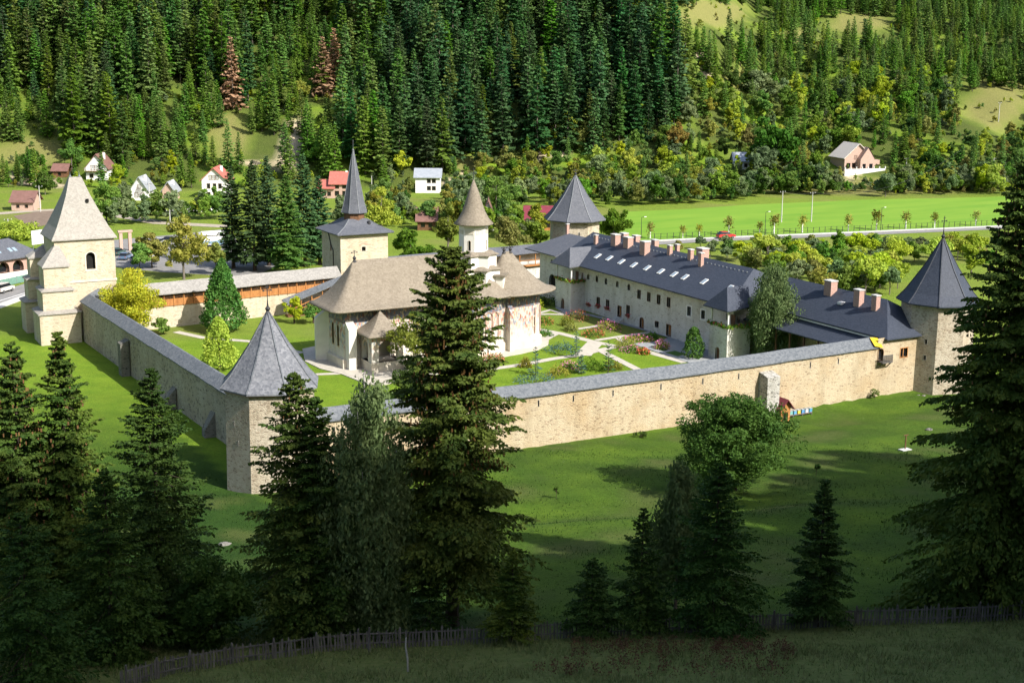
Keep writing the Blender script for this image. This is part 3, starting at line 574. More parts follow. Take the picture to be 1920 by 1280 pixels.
# gate tower with the spire
t = thing('gate_tower', 'square cream gate tower with grey hip roof and slender spire', 'tower')
x0, x1, y0, y1, ze = 44.2, 53.3, 90.2, 99.3, 12.7
w = MB(); wS = rect(4.4, 9.6, .75, .8); wW = rect(4.4, 9.4, .35, .9)
w.facet((x0, y0), (x1, y0), 0, ze, [wS], .5); w.facet((x0, y1), (x0, y0), 0, ze, [wW], .5); w.facet((x1, y0), (x1, y1), 0, ze); w.facet((x1, y1), (x0, y1), 0, ze)
w.build('wall', M['cream'], t)
opening(t, (x0, y0), (x1, y0), wS, .5, M['plinth'], M['dark'], .12, 'window', 'dark_opening'); opening(t, (x0, y1), (x0, y0), wW, .5, M['brick'], M['dark'], .12, 'window', 'dark_opening')
MB().loft([[(x0+3.5, y0-.03, 10.65), (x0+4.4, y0-.03, 10.95), (x0+5.3, y0-.03, 10.65), (x0+5.3, y0-.03, 10.8), (x0+4.4, y0-.03, 11.12), (x0+3.5, y0-.03, 10.8)], [(x0+3.5, y0+.1, 10.65), (x0+4.4, y0+.1, 10.95), (x0+5.3, y0+.1, 10.65), (x0+5.3, y0+.1, 10.8), (x0+4.4, y0+.1, 11.12), (x0+3.5, y0+.1, 10.8)]], True, True).build('brick_hood', M['brick'], t)
dp = MB(); dp.bar((x0-.1, y0+3.4, 2), (x0-.1, y0+3.4, 9.6), .12); dp.bar((x0-.1, y0+3.4, 9.6), (x0-.1, y0+4.4, 10.4), .12); dp.bar((x0-.1, y0+4.4, 10.4), (x0-.1, y0+5.6, 12.6), .12); dp.build('downpipe', M['iron'], t)
cx, cy = (x0+x1)/2, (y0+y1)/2; hx = (x1-x0)/2+.85
rf = MB(); S = lambda a, z: [(cx-a, cy-a, z), (cx+a, cy-a, z), (cx+a, cy+a, z), (cx-a, cy+a, z)]
rf.loft([S(hx-.1, ze-.06), S(hx, ze), S(hx, ze+.16), S(hx*.6, ze+1.15), S(1.6, ze+2.35)], True, True); ro = rf.build('roof', M['slate2'], t)
for a, b in ((-1, -1), (1, -1), (1, 1), (-1, 1)):
    h_ = MB(); h_.bar((cx+a*hx, cy+b*hx, ze+.2), (cx+a*hx*.6, cy+b*hx*.6, ze+1.19), .12); h_.bar((cx+a*hx*.6, cy+b*hx*.6, ze+1.19), (cx+a*1.7, cy+b*1.7, ze+2.35), .12); h_.build('hip_cap', M['hip'], ro)
MB().box(cx+1.5, cx+1.9, cy-3.0, cy-2.5, ze+1.4, ze+2.0).build('roof_vent', M['iron'], ro)
MB().loft([oct_pts((cx, cy), 1.95, ze+1.6), oct_pts((cx, cy), 1.95, 16.2)], True, True).build('lantern', M['wood2'], t)
sp_ = MB().loft([oct_pts((cx, cy), 2.3, 16.0), oct_pts((cx, cy), 2.45, 16.02), oct_pts((cx, cy), 2.45, 16.15), oct_pts((cx, cy), 2.0, 17.6), oct_pts((cx, cy), 1.45, 20.4), oct_pts((cx, cy), .62, 24.5), oct_pts((cx, cy), .1, 27)], True, True).build('spire', M['slate2'], t)
for k in range(8):
    d = (math.cos(k*math.pi/4), math.sin(k*math.pi/4)); hp = MB(); pf = [(2.45, 16.15), (2.0, 17.6), (1.45, 20.4), (.62, 24.5), (.1, 27)]
    for (r0, z0), (r1, z1) in zip(pf, pf[1:]): hp.bar((cx+d[0]*r0, cy+d[1]*r0, z0), (cx+d[0]*r1, cy+d[1]*r1, z1), .09)
    hp.build('hip_cap', M['hip'], sp_)
MB().revolve([(.03, 26.8), (.2, 26.95), (.22, 27.2), (.03, 27.4), (.03, 29)], (cx, cy), 8).build('finial', M['lead'], t)

# ------------------------------------------------------------------ perimeter walls
def curtain(name, label, pl, zb, zt, th=2.5, wm=None, cap_h=1.1, slits=0, side=1, xz=None):
    """wall along a plan polyline; pl runs left to right seen from outside"""
    t = thing(name, label, 'wall'); w = MB(); c = MB()
    V2 = [Vector(p) for p in pl]; N = []
    for i in range(len(V2)):
        d0 = (V2[i]-V2[i-1]).normalized() if i else (V2[1]-V2[0]).normalized(); d1 = (V2[i+1]-V2[i]).normalized() if i+1 < len(V2) else d0
        d = (d0+d1).normalized(); N.append(Vector((d.y, -d.x)))
    ztop = lambda i: zt[i] if isinstance(zt, (list, tuple)) else zt
    for i in range(len(V2)-1):
        A, B = V2[i], V2[i+1]; a0 = A+N[i]*th/2; b0 = B+N[i+1]*th/2; a1 = A-N[i]*th/2; b1 = B-N[i+1]*th/2; za, zb_ = ztop(i), ztop(i+1)
        L = (b0-a0).length; hs = []
        if slits:
            k = int(L/slits)
            hs = [rect((j+.5)*slits+random.uniform(-.8, .8), min(za, zb_)-1.45, .16, .7) for j in range(k)]
        base = len(w.v)
        w.facet((a0.x, a0.y), (b0.x, b0.y), zb, za, hs, .5)
        for q in range(base, len(w.v)):
            x, y, z = w.v[q]
            if z == za and za != zb_:
                f = ((Vector((x, y))-a0).length/L); w.v[q] = (x, y, za+(zb_-za)*f)
        for lp in hs: opening(t, (a0.x, a0.y), (b0.x, b0.y), lp, .45, M['butt'], M['dark'], .05, 'loophole', 'shadow_pane', .015)
        w.add([(b1.x, b1.y, zb), (a1.x, a1.y, zb), (a1.x, a1.y, za), (b1.x, b1.y, zb_)], [(0, 1, 2, 3)])
        w.add([(a0.x, a0.y, zb), (a1.x, a1.y, zb), (a1.x, a1.y, za), (a0.x, a0.y, za)], [(3, 2, 1, 0)]); w.add([(b0.x, b0.y, zb), (b1.x, b1.y, zb), (b1.x, b1.y, zb_), (b0.x, b0.y, zb_)], [(0, 1, 2, 3)])
    w.build('masonry', wm or M['wall_s'], t)
    # ridge cap of shingles, slightly uneven along its length
    rings = []
    for i in range(len(V2)-1):
        n = max(2, int((V2[i+1]-V2[i]).length/2.2))
        for j in range(n+(i == len(V2)-2)):
            f = j/n; P = V2[i].lerp(V2[i+1], f); nn = N[i].lerp(N[i+1], f).normalized(); z = ztop(i)+(ztop(i+1)-ztop(i))*f+random.uniform(-.05, .05); e = th/2+.28
            rings.append([(P.x+nn.x*e, P.y+nn.y*e, z-.18), (P.x+nn.x*e, P.y+nn.y*e, z-.04), (P.x+nn.x*.08, P.y+nn.y*.08, z+cap_h), (P.x-nn.x*.08, P.y-nn.y*.08, z+cap_h), (P.x-nn.x*e, P.y-nn.y*e, z-.04), (P.x-nn.x*e, P.y-nn.y*e, z-.18)])
    c.loft(rings, True, True).build('shingle_cap', M['cap'], t)
    return t
random.seed(3)
sw = curtain('south_wall', 'long ochre rubble wall with grey shingle cap facing the lawn', [(4.5, 0), (29, -.1), (53, -.1), (69, -.1), (84.36, -.1)], -2.2, [6.55, 6.35, 6.35, 6.55, 6.75], 2.5, M['wall_s'], 1.05, 5.6)
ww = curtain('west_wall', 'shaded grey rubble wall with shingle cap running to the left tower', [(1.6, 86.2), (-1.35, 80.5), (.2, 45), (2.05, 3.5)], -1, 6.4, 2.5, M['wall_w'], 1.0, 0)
def buttress(parent, pts, z0, z1, dz, m, label=None):
    """pts = plan quad: two points at the wall then two outer; top slopes outward by dz"""
    b = MB(); a = [(p[0], p[1], z0) for p in pts]; h = [z1+dz, z1+dz, z1, z1]; b.loft([a, [(p[0], p[1], h[i]) for i, p in enumerate(pts)]], True, True)
    o = b.build('buttress', m, parent)
    if label: o['label'] = label
    return o
bq = [Pplane(px_, 740, 1, -3.0)[0] for px_ in (1438.5, 1461.5)]
buttress(sw, [(bq[1], -1.2), (bq[0]-.1, -1.2), (bq[0], -3.0), (bq[1], -3.0)], -2.2, 5.0, .5, M['butt'], 'grey stone buttress behind the bee hut')
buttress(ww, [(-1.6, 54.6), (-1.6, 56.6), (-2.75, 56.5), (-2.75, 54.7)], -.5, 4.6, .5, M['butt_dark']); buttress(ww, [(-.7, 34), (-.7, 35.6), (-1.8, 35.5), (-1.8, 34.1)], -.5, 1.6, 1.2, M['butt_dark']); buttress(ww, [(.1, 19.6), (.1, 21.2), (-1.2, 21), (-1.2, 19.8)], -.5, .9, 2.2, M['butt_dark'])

def gallery(name, label, a, b, zs, zp, ze, zr, wm, rm, wood, step=1.65, back=2.8, lattice=True, parapet=True):
    """wall with a timber wall-walk under a shingle roof, seen from the courtyard side; a-b left to right"""
    t = thing(name, label, 'wall'); A, B = Vector(a), Vector(b); d = (B-A).normalized(); o = Vector((d.y, -d.x)); L = (B-A).length
    Q = lambda u, e, z: (A.x+d.x*u+o.x*e, A.y+d.y*u+o.y*e, z)
    w = MB(); w.facet(a, b, -.5, zs); w.add([Q(0, 0, zs), Q(L, 0, zs), Q(L, -1.2, zs), Q(0, -1.2, zs)], [(0, 1, 2, 3)])
    w.add([Q(0, -1.3, zs), Q(L, -1.3, zs), Q(L, -1.3, ze+.5), Q(0, -1.3, ze+.5)], [(0, 1, 2, 3)]); w.add([Q(L, -2.6, -.5), Q(0, -2.6, -.5), Q(0, -2.6, ze+.3), Q(L, -2.6, ze+.3)], [(0, 1, 2, 3)])
    w.add([Q(0, -1.3, ze+.5), Q(L, -1.3, ze+.5), Q(L, -2.6, ze+.3), Q(0, -2.6, ze+.3)], [(0, 1, 2, 3)])
    w.build('masonry', wm, t)
    n = int(L/step)
    if parapet:
        for i in range(n):
            u0, u1 = L*i/n, L*(i+1)/n; p = MB(); kk = 6
            for k in range(kk):
                ua, ub = u0+.07+(u1-u0-.14)*k/kk, u0+.07+(u1-u0-.14)*(k+.93)/kk; e = .13+random.uniform(0, .015)
                p.add([Q(ua, e, zs-.12), Q(ub, e, zs-.12), Q(ub, e, zp), Q(ua, e, zp), Q(ua, .09, zs-.12), Q(ub, .09, zs-.12), Q(ub, .09, zp), Q(ua, .09, zp)], [(0, 1, 2, 3), (5, 4, 7, 6), (1, 5, 6, 2), (4, 0, 3, 7), (3, 2, 6, 7)])
            pn = p.build('parapet_panel', wood, t)
            if lattice:
                g = MB()
                for k in range(5): g.bar(Q(u0+(u1-u0)*(k+.7)/5.4, .1, zp), Q(u0+(u1-u0)*(k+.7)/5.4, .1, ze-.1), .05)
                for k in range(2): g.bar(Q(u0, .1, zp+(ze-zp)*(k+1)/3.2), Q(u1, .1, zp+(ze-zp)*(k+1)/3.2), .05)
                g.build('lattice', M['wood2'], pn)
    else:
        f = MB(); f.bar(Q(0, .15, zs-.1), Q(L, .15, zs-.1), .9, .22); f.build('walkway_floor', wood, t)
        f = MB(); f.bar(Q(0, .45, zp), Q(L, .45, zp), .1); f.build('handrail', wood, t)
    for i in range(n+1 if parapet else n//2+1):
        u = L*i/(n if parapet else max(1, n//2)); p = MB(); e = .16 if parapet else .4; p.bar(Q(u, e, zs-.15), Q(u, e, ze+.1), .15)
        if not parapet: p.bar(Q(u, e, ze-.5), Q(u+.5, e, ze+.05), .1); p.bar(Q(u, e, ze-.5), Q(u-.5, e, ze+.05), .1)
        p.build('post', wood, t)
    r_ = MB(); rings = []; nn = max(2, int(L/2.5))
    for i in range(nn+1):
        u = L*i/nn; z = random.uniform(-.04, .04); rings.append([Q(u, .75, ze-.1+z), Q(u, .75, ze+.05+z), Q(u, -back/2+.2, zr+z), Q(u, -back-.3, ze+.3+z), Q(u, -back-.3, ze+.18+z), Q(u, -back/2+.2, zr-.2+z)])
    r_.loft(rings, True, True).build('roof', rm, t)
    return t
random.seed(4)
gallery('north_wall', 'pale north wall with orange timber gallery left of the gate tower', (4.6, 84.6), (43.4, 88.6), 3.7, 4.75, 5.7, 7.35, M['cream'], M['grey_pale'], M['wood'], 1.65)
gallery('north_wall', 'stone wall with open timber walkway between gate tower and far tower', (53.4, 92.5), (90, 95.2), 3.9, 4.9, 6.3, 7.7, M['facade'], M['slate2'], M['wood'], 1.7, parapet=False)
# covered stair up to the gallery
t = thing('covered_stair', 'sloping roofed timber stair against the wall beside the gate tower', 'stair')
a0, a1 = Vector((32.2, 86.2)), Vector((43.4, 87.4))
def SQ(u, e, z): p = a0.lerp(a1, u); return (p.x, p.y-e, z)
for k in range(14):
    u = k/14; MB().add([SQ(u, .1, -.2), SQ(u+1/14, .1, -.2), SQ(u+1/14, .1, .3+3.5*u), SQ(u, .1, .3+3.5*u), SQ(u, 1.7, -.2), SQ(u+1/14, 1.7, -.2), SQ(u+1/14, 1.7, .3+3.5*u), SQ(u, 1.7, .3+3.5*u)], [(3, 2, 6, 7), (4, 5, 6, 7), (0, 4, 7, 3), (1, 2, 6, 5)]).build('step', M['wood2'], t)
for k in range(6):
    u = .04+k*.18; m_ = MB(); m_.bar(SQ(u, 1.75, .2+3.4*u), SQ(u, 1.75, 2.3+3.35*u), .14); m_.build('post', M['wood'], t)
m_ = MB(); m_.bar(SQ(0, 1.78, 1.2), SQ(1, 1.78, 4.7), .12); m_.bar(SQ(0, 1.78, .6), SQ(1, 1.78, 4.1), .08); m_.build('handrail', M['wood'], t)
MB().loft([[SQ(-.05, 2.2, 2.15), SQ(-.05, 2.2, 2.3), SQ(-.05, .1, 2.9), SQ(-.05, .1, 2.75)], [SQ(1.0, 2.2, 5.55), SQ(1.0, 2.2, 5.7), SQ(1.0, .1, 6.1), SQ(1.0, .1, 5.95)]], True, True).build('roof', M['cap'], t)

# ------------------------------------------------------------------ the church
ch = thing('painted_church', 'painted monastery church with wide brown shingle roof in the courtyard', 'church')
CY = 48.5
def outline(off, n_corner=6, apse=True):
    """plan of the wall, offset outward by off: rectangle at the west, swelling side apses, round east end"""
    pts = []; xw, hw = 26.6-off, 3.4+off
    pts += [(xw, CY+hw), (xw, CY-hw)]
    pts += [(30, CY-hw), (35, CY-hw), (40, CY-hw), (43.5, CY-hw)]
    for k in range(0, 11):                                                      # south side apse
        a = math.pi*(1+k/10); pts.append((48.2-math.cos(math.pi*k/10)*(4.0+off*.6), CY-hw-math.sin(math.pi*k/10)*1.7))
    for k in range(0, 15):                                                      # east apse
        a = -math.pi/2+math.pi*k/14; pts.append((55.6+math.cos(a)*(4.9+off), CY+math.sin(a)*hw))
    for k in range(0, 11): pts.append((48.2+math.cos(math.pi*k/10)*(4.0+off*.6), CY+hw+math.sin(math.pi*k/10)*1.7))
    pts += [(43.5, CY+hw), (40, CY+hw), (35, CY+hw), (30, CY+hw)]
    return pts
OL = outline(0); OP = outline(.35)
w = MB(); nO = len(OL)
wwin = [arch(2.6, 3.0, .62, 3.1), arch(4.6, 3.0, .62, 3.1)]
w.facet(OL[0], OL[1], 0, 9.0, wwin, .5)
w.loft([[(p[0], p[1], 0) for p in OL[1:]]+[(OL[0][0], OL[0][1], 0)], [(p[0], p[1], 9.0) for p in OL[1:]]+[(OL[0][0], OL[0][1], 9.0)]], closed=False)
w.build('wall', M['fresco'], ch)
for lp in wwin: opening(ch, OL[0], OL[1], lp, .45, mat('tan_stone', (.42, .33, .2), (.35, .27, .17), 3, .9), mat('leaded_glass', (.16, .14, .10), (.10, .09, .07), 6, .3), .12)
MB().loft([[(p[0], p[1], .1) for p in OP], [(p[0], p[1], 1.35) for p in OP], [(p[0], p[1], 1.55) for p in OL]]).build('plinth', M['plinth'], ch)
# blind arcading on the apses: shafts with round heads
def wall_pt(x, side=-1):
    best = None
    for i in range(1, nO-1):
        p, q = OL[i], OL[(i+1) % nO]
        if (p[1]-CY)*side >= -.01 and (p[0]-x)*(q[0]-x) <= 0 and abs(q[0]-p[0]) > 1e-4:
            f = (x-p[0])/(q[0]-p[0]); return (x, p[1]+(q[1]-p[1])*f)
    return None
def shaft(x, zb, zt_):
    p = wall_pt(x); 
    if p: m_ = MB(); m_.bar((p[0], p[1]-.05, zb), (p[0], p[1]-.05, zt_), .16); m_.build('blind_shaft', M['rustline'], ch)
M['rustline'] = mat('painted_moulding', (.36, .21, .15), (.28, .2, .16), 3, .9)
for x in (45.0, 46.2, 47.4, 48.6, 49.8, 51.0): shaft(x, 2.2, 6.0)
for k in range(4):
    a = -math.pi/2+math.pi*(k+1.2)/6.5; x = 55.6+math.cos(a)*4.98; y = CY+math.sin(a)*3.48; m_ = MB(); m_.bar((x, y, 2.2), (x, y, 6.2), .16); m_.build('blind_shaft', M['rustline'], ch)
for x in (45.6, 46.8, 48.0, 49.2, 50.4):
    p = wall_pt(x); m_ = MB(); pts = [(p[0]+.6*math.cos(math.pi*k/8), p[1]-.06, 6.0+.55*math.sin(math.pi*k/8)) for k in range(9)]; m_.tube(pts, [.08]*9, 4); m_.build('blind_arch', M['rustline'], ch)
for x, z in ((48.0, 3.2), (58.2, 3.3)):
    p = wall_pt(x); f = MB()
    if p is None: continue
    q = wall_pt(x+.35); a_ = math.atan2(q[1]-p[1], .35)
    f.obox((p[0], p[1]), (.42, .1), a_, z, z+1.7); o = f.build('window', M['plinth'], ch); MB().obox((p[0]+.1*math.sin(a_), p[1]-.1*math.cos(a_)), (.2, .04), a_, z+.15, z+1.5).build('pane', M['glass'], o)
for x, y0_, wd, pj, zt_ in ((44.0, CY-3.4, .8, 1.2, 5.4), (53.4, CY-3.4, .75, 1.25, 6.3), (27.4, CY-3.4, 1.2, 1.4, 5.9)):
    buttress(ch, [(x+wd/2, y0_+.3), (x-wd/2, y0_+.3), (x-wd/2, y0_-pj), (x+wd/2, y0_-pj)], .1, zt_, 1.3, M['plaster'] if x < 30 else M['fresco'])
buttress(ch, [(26.8, CY+2.3), (26.8, CY+3.5), (25.1, CY+4.4), (24.9, CY+3.4)], .1, 6.4, 1.6, M['plaster'])
def flared(name, eave, ridge, z0, z1, pw, m, parent, n=9, e0=None, under=.22):
    """bell-cast roof: from the eave outline up to the ridge points, steeper as it rises"""
    rings = [[(p[0]+(q[0]-p[0])*.06, p[1]+(q[1]-p[1])*.06, z0-under+.1) for p, q in zip(eave, ridge)], [(p[0], p[1], z0-under) for p in eave]]
    for i in range(n+1):
        f = i/n; rings.append([(p[0]+(q[0]-p[0])*f, p[1]+(q[1]-p[1])*f, z0+(z1-z0)*f**pw) for p, q in zip(eave, ridge)])
    return MB().loft(rings, True, True).build(name, m, parent, smooth=True)
def rrect(x0, x1, y0, y1, r_, n=6):
    P = []
    for cx_, cy_, a0 in ((x1-r_, y1-r_, 0), (x0+r_, y1-r_, 90), (x0+r_, y0+r_, 180), (x1-r_, y0+r_, 270)):
        for k in range(n+1): a = R(a0+90*k/n); P.append((cx_+r_*math.cos(a), cy_+r_*math.sin(a)))
    Q = []
    for i, p in enumerate(P):                                  # densify straight sides
        q = P[(i+1) % len(P)]; Q.append(p); L = math.hypot(q[0]-p[0], q[1]-p[1])
        for k in range(1, int(L/2.0)): f = k/int(L/2.0); Q.append((p[0]+(q[0]-p[0])*f, p[1]+(q[1]-p[1])*f))
    return Q
ev = rrect(24.2, 53.5, CY-5.5, CY+5.3, 1.6)
main = flared('roof', ev, [(min(max(p[0], 29.6), 51), CY) for p in ev], 8.75, 15.1, 1.5, M['church_roof'], ch, 10)
ev = [(54.8+8.3*math.cos(6.28318*k/40)*(1 if math.cos(6.28318*k/40) > 0 else .75), CY+5.6*math.sin(6.28318*k/40)) for k in range(40)]
flared('apse_roof', ev, [(min(max(p[0], 54.3), 55.6), CY) for p in ev], 8.85, 14.75, 1.6, M['church_roof'], ch, 10)
for sy in (-1, 1):
    ev = [(48.3+6.2*math.cos(6.28318*k/32), CY+sy*2.6+3.9*math.sin(6.28318*k/32)) for k in range(32)]
    flared('side_apse_roof', ev, [(48.6, CY+sy*2.5) for p in ev], 8.95, 13.0, 1.5, M['church_roof'], ch, 9)
for x, z in ((29.8, 15.05), (54.4, 14.7), (55.5, 14.7)): finial(ch, (x, CY, z), 1.5 if x < 30 else .8)
# tower over the nave: two star-shaped bases, octagonal drum, bell-cast spire
dc = (49.15, CY)
def star(r0, r1, z0, z1, n=8, a0=0): return [[(dc[0]+(r0 if k % 2 else r1)*math.cos(a0+math.pi*k/n), dc[1]+(r0 if k % 2 else r1)*math.sin(a0+math.pi*k/n), z) for k in range(2*n)] for z in (z0, z1)]
tw = MB().loft(star(3.2, 4.2, 10.8, 12.7), True, True).build('star_base', M['plaster'], ch); tw2 = MB().loft(star(2.75, 3.5, 12.6, 14.9, 8, .2), True, True).build('star_base', M['plaster'], ch)
for o_, r0, r1, z, a0 in ((tw, 3.5, 4.6, 12.6, 0), (tw2, 3.0, 3.9, 14.75, .2)):
    rg = star(r0, r1, z, z+.12, 8, a0); MB().loft([rg[0], rg[1], [(dc[0]+(p[0]-dc[0])*.72, dc[1]+(p[1]-dc[1])*.72, z+.55) for p in rg[1]]], True, True).build('shingle_skirt', M['church_roof'], o_)
for k in range(4):
    a = math.pi/4+k*math.pi/2+.1; q = (dc[0]+4.2*math.cos(a), dc[1]+4.2*math.sin(a)); MB().obox(q, (.95, .55), a+math.pi/2, 9.8, 11.6).build('corner_block', M['plaster'], ch)
    MB().obox((dc[0]+4.3*math.cos(a), dc[1]+4.3*math.sin(a)), (1.35, .9), a+math.pi/2, 11.6, 11.85).build('shingle_skirt', M['church_roof'], ch)
dr = MB(); r_ = 2.2; wins = {}
dp_ = oct_pts(dc, r_, 14.9, 8, R(22.5))
for k in range(8):
    a, b = dp_[k], dp_[(k+1) % 8]; L = math.hypot(a[0]-b[0], a[1]-b[1]); lp = arch(L/2, 15.5, .42, 1.5) if k % 2 == 0 else None
    wins[k] = (a, b, lp); dr.facet(a[:2], b[:2], 14.9, 19.6, [lp] if lp else [], .35)
do = dr.build('drum', mat('drum_plaster', (.72, .70, .65), (.62, .585, .52), .8, .9, .1, detail=8), ch)
for k, (a, b, lp) in wins.items():
    if lp: opening(do, a[:2], b[:2], lp, .33, M['plinth'], M['glass'], .06)
    for j in range(3):
        q = Vector(a[:2]).lerp(Vector(b[:2]), .25+.25*j); MB().obox((q.x*1.0, q.y), (.22, .05), math.atan2(b[1]-a[1], b[0]-a[0]), 17.9, 18.5).build('blind_niche', M['plinth'], do)
c16 = lambda r_, z: [(dc[0]+r_*math.cos(6.28318*k/16), dc[1]+r_*math.sin(6.28318*k/16), z) for k in range(16)]
MB().loft([c16(2.5, 19.35), c16(3.0, 19.3), c16(3.0, 19.42), c16(2.35, 20.1), c16(1.75, 21.2), c16(1.3, 22.5), c16(.8, 24.1), c16(.08, 25.9)], True, True).build('spire', M['church_roof'], ch, smooth=True)
MB().bar((dc[0], dc[1], 25.7), (dc[0], dc[1], 27.6), .08).bar((dc[0]-.45, dc[1], 26.9), (dc[0]+.45, dc[1], 26.9), .08).build('finial', M['iron'], ch)
# open south porch
px0, px1, py0, py1, pe = 28.9, 34.0, 40.6, 45.2, 5.45
pl = MB(); pl.box(px0, px1, py0, py1, .1, 1.5).build('porch_base', M['plinth'], ch)
fl = MB(); lpS = arch(2.55, 1.5, 2.9, 3.2, 10); lpW = arch(2.05, 1.5, 2.1, 3.0, 10)
fl.facet((px0+.12, py0+.12), (px1-.12, py0+.12), 1.5, pe+.2, [lpS], .7); fl.facet((px0+.12, py1), (px0+.12, py0+.12), 1.5, pe+.2, [lpW], .7); fl.facet((px1-.12, py0+.12), (px1-.12, py1), 1.5, pe+.2, [lpW], .7)
e_ = .82
fl.facet((px1-e_, py0+e_), (px0+e_, py0+e_), 1.5, pe+.2, [[(px1-px0-.24-q[0]-.7, q[1]) for q in lpS][::-1]], .01); fl.facet((px0+e_, py0+e_), (px0+e_, py1), 1.5, pe+.2, [[(py1-py0-.12-q[0]-.7, q[1]) for q in lpW][::-1]], .01)
fl.build('porch_arcade', M['fresco'], ch)
ev = rrect(px0-.75, px1+.75, py0-.75, py1+.8, .25, 2); pc = ((px0+px1)/2, (py0+py1)/2+.4)
flared('porch_roof', ev, [pc for p in ev], pe, 8.45, 1.5, M['church_roof'], ch, 8)
MB().revolve([(.05, 8.3), (.14, 8.5), (.04, 8.75)], pc, 8).build('porch_finial', M['plinth'], ch)
for k in range(4): MB().box(px1-.2, px1+1.1+.3*k*0, py0-.5-.32*k, py0-.2-.32*k, .1, .34*(4-k)).build('porch_step', M['path'], ch)

# ------------------------------------------------------------------ cell building along the east side
eb = thing('cell_building', 'long pale stone monastery building with dark slate roof and skylights', 'building')
FX = 81.0; YN, YS = 83.5, 25.5
def fc(x, y): p = Pplane(980+x/3.31, 400+y/3.31, 0, FX); return YN-p[1], p[2]          # facade u,z from a point of the enlarged view
holes = []
def fwin(cx, ya, yb, wd, kind='rect'):
    u, zt_ = fc(cx, ya); _, zb_ = fc(cx, yb); zb_ = max(zb_, .15)
    lp = arch(u, zb_, wd, zt_-zb_) if kind == 'arch' else rect(u, zb_, wd, zt_-zb_); holes.append(lp); return lp
W1 = [fwin(*q, .75, 'arch') for q in ((408, 375, 410), (462, 387, 425), (518, 402, 440), (588, 420, 457), (660, 438, 478))]
W2 = [fwin(*q, .85) for q in ((723, 477, 528), (784, 492, 545), (845, 507, 562), (907, 524, 580))]
W3 = [fwin(*q, .95) for q in ((1035, 578, 636), (1122, 602, 655))]
W4 = [fwin(*q, .9) for q in ((470, 522, 570), (528, 538, 585), (655, 572, 625), (833, 672, 705))]
D1 = [fwin(602, 577, 638, 1.0), fwin(740, 647, 708, 1.0, 'arch'), fwin(907, 693, 758, 1.1)]
ar = fwin(185, 378, 470, 2.3, 'arch')
nsm = [fwin(182, 285, 305, .7, 'arch')]
w = MB(); w.facet((FX, YN), (FX, YS), -.3, 9.0, holes, .45); w.facet((FX, YS), (96, YS), -.3, 9.0); w.facet((96, YS), (96, YN), -.3, 9.0); w.facet((96, YN), (FX, YN), -.3, 9.0)
w.build('wall', M['facade'], eb)
A_, B_ = (FX, YN), (FX, YS)
for lp in W1+nsm: opening(eb, A_, B_, lp, .42, M['facade'], M['glass'], .06)
for lp in W2: opening(eb, A_, B_, lp, .42, M['wood2'], M['glass'], .07)
for lp in W3: opening(eb, A_, B_, lp, .42, M['white'], M['glass'], .24, proud=.06)
for lp in W4: opening(eb, A_, B_, lp, .42, M['wood2'], M['glass'], .07)
for lp in D1: opening(eb, A_, B_, lp, .42, M['wood2'], M['wood'], .12, 'door', 'door_leaf')
opening(eb, A_, B_, ar, .45, M['facade'], M['dark'], .1, 'archway', 'dark_opening')
# eave returns, roofs (main and north part)
def roof2(name, x0, xr, x1, ya, yb, ze, zr, hipa=0, hipb=0, parent=None, m=None, th=.2):
    """pitched roof with ridge along y; ya<yb; hips at either end"""
    P = [(x0, ya, ze), (xr, ya+hipa, zr), (x1, ya, ze), (x0, yb, ze), (xr, yb-hipb, zr), (x1, yb, ze)]
    xm = x0+(xr-x0)*.22; zm = ze+(zr-ze)*.17                     # bell-cast foot
    D = [(p[0], p[1], p[2]-th) for p in P]
    return MB().add(P+D, [(0, 1, 4, 3), (2, 5, 4, 1), (0, 2, 1), (3, 4, 5), (0, 3, 9, 6), (2, 8, 11, 5), (0, 6, 8, 2), (3, 5, 11, 9), (6, 9, 11, 8)]).build(name, m or M['slate'], parent)
mr_ = roof2('roof', 79.3, 87.3, 96.6, 24.6, 75.2, 8.15, 12.6, 4.5, 0, eb, M['slate'])
nr_ = roof2('north_roof', 79.4, 87.0, 96.6, 75.25, 86.5, 8.7, 11.4, 0, 3.5, eb, M['slate2'])
def slope_pt(x, y):                                                # enlarged-view point onto the west roof slope
    d = ray(980+x/3.31, 400+y/3.31); n_ = np.array([-(12.6-8.15), 0, 87.3-79.3]); p0 = np.array([79.3, 0, 8.15]); k = n_@(p0-CAMPOS)/(n_@d); return CAMPOS+k*d
sl_ang = math.atan2(12.6-8.15, 8.0)
for x, y in ((466, 260), (538, 273), (613, 295), (690, 315), (773, 333), (858, 355), (940, 373), (1008, 390), (1127, 418), (1284, 457)):
    p = slope_pt(x, y+6); ca, sa = math.cos(sl_ang), math.sin(sl_ang)
    def sp3(u, v, h): return (p[0]+u*ca-h*sa, p[1]+v, p[2]+u*sa+h*ca)
    def slab(u0, u1, v0, v1, h0, h1): return MB().add([sp3(u, v, h) for h in (h0, h1) for u, v in ((u0, v0), (u1, v0), (u1, v1), (u0, v1))], [(0, 3, 2, 1), (4, 5, 6, 7), (0, 1, 5, 4), (1, 2, 6, 5), (2, 3, 7, 6), (3, 0, 4, 7)])
    f_ = slab(-.65, .65, -.42, .42, -.03, .10).build('skylight', M['white'], mr_); slab(-.5, .5, -.29, .29, .09, .125).build('pane', M['skylight'], f_)
def chimney(parent, x, y, zb, zt_, wx, wy, m=None):
    c = MB(); c.box(x-wx/2, x+wx/2, y-wy/2, y+wy/2, zb, zt_); o = c.build('chimney', m or M['brick'], parent)
    MB().box(x-wx/2-.08, x+wx/2+.08, y-wy/2-.08, y+wy/2+.08, zt_, zt_+.14).build('chimney_cap', M['conc'], o); return o
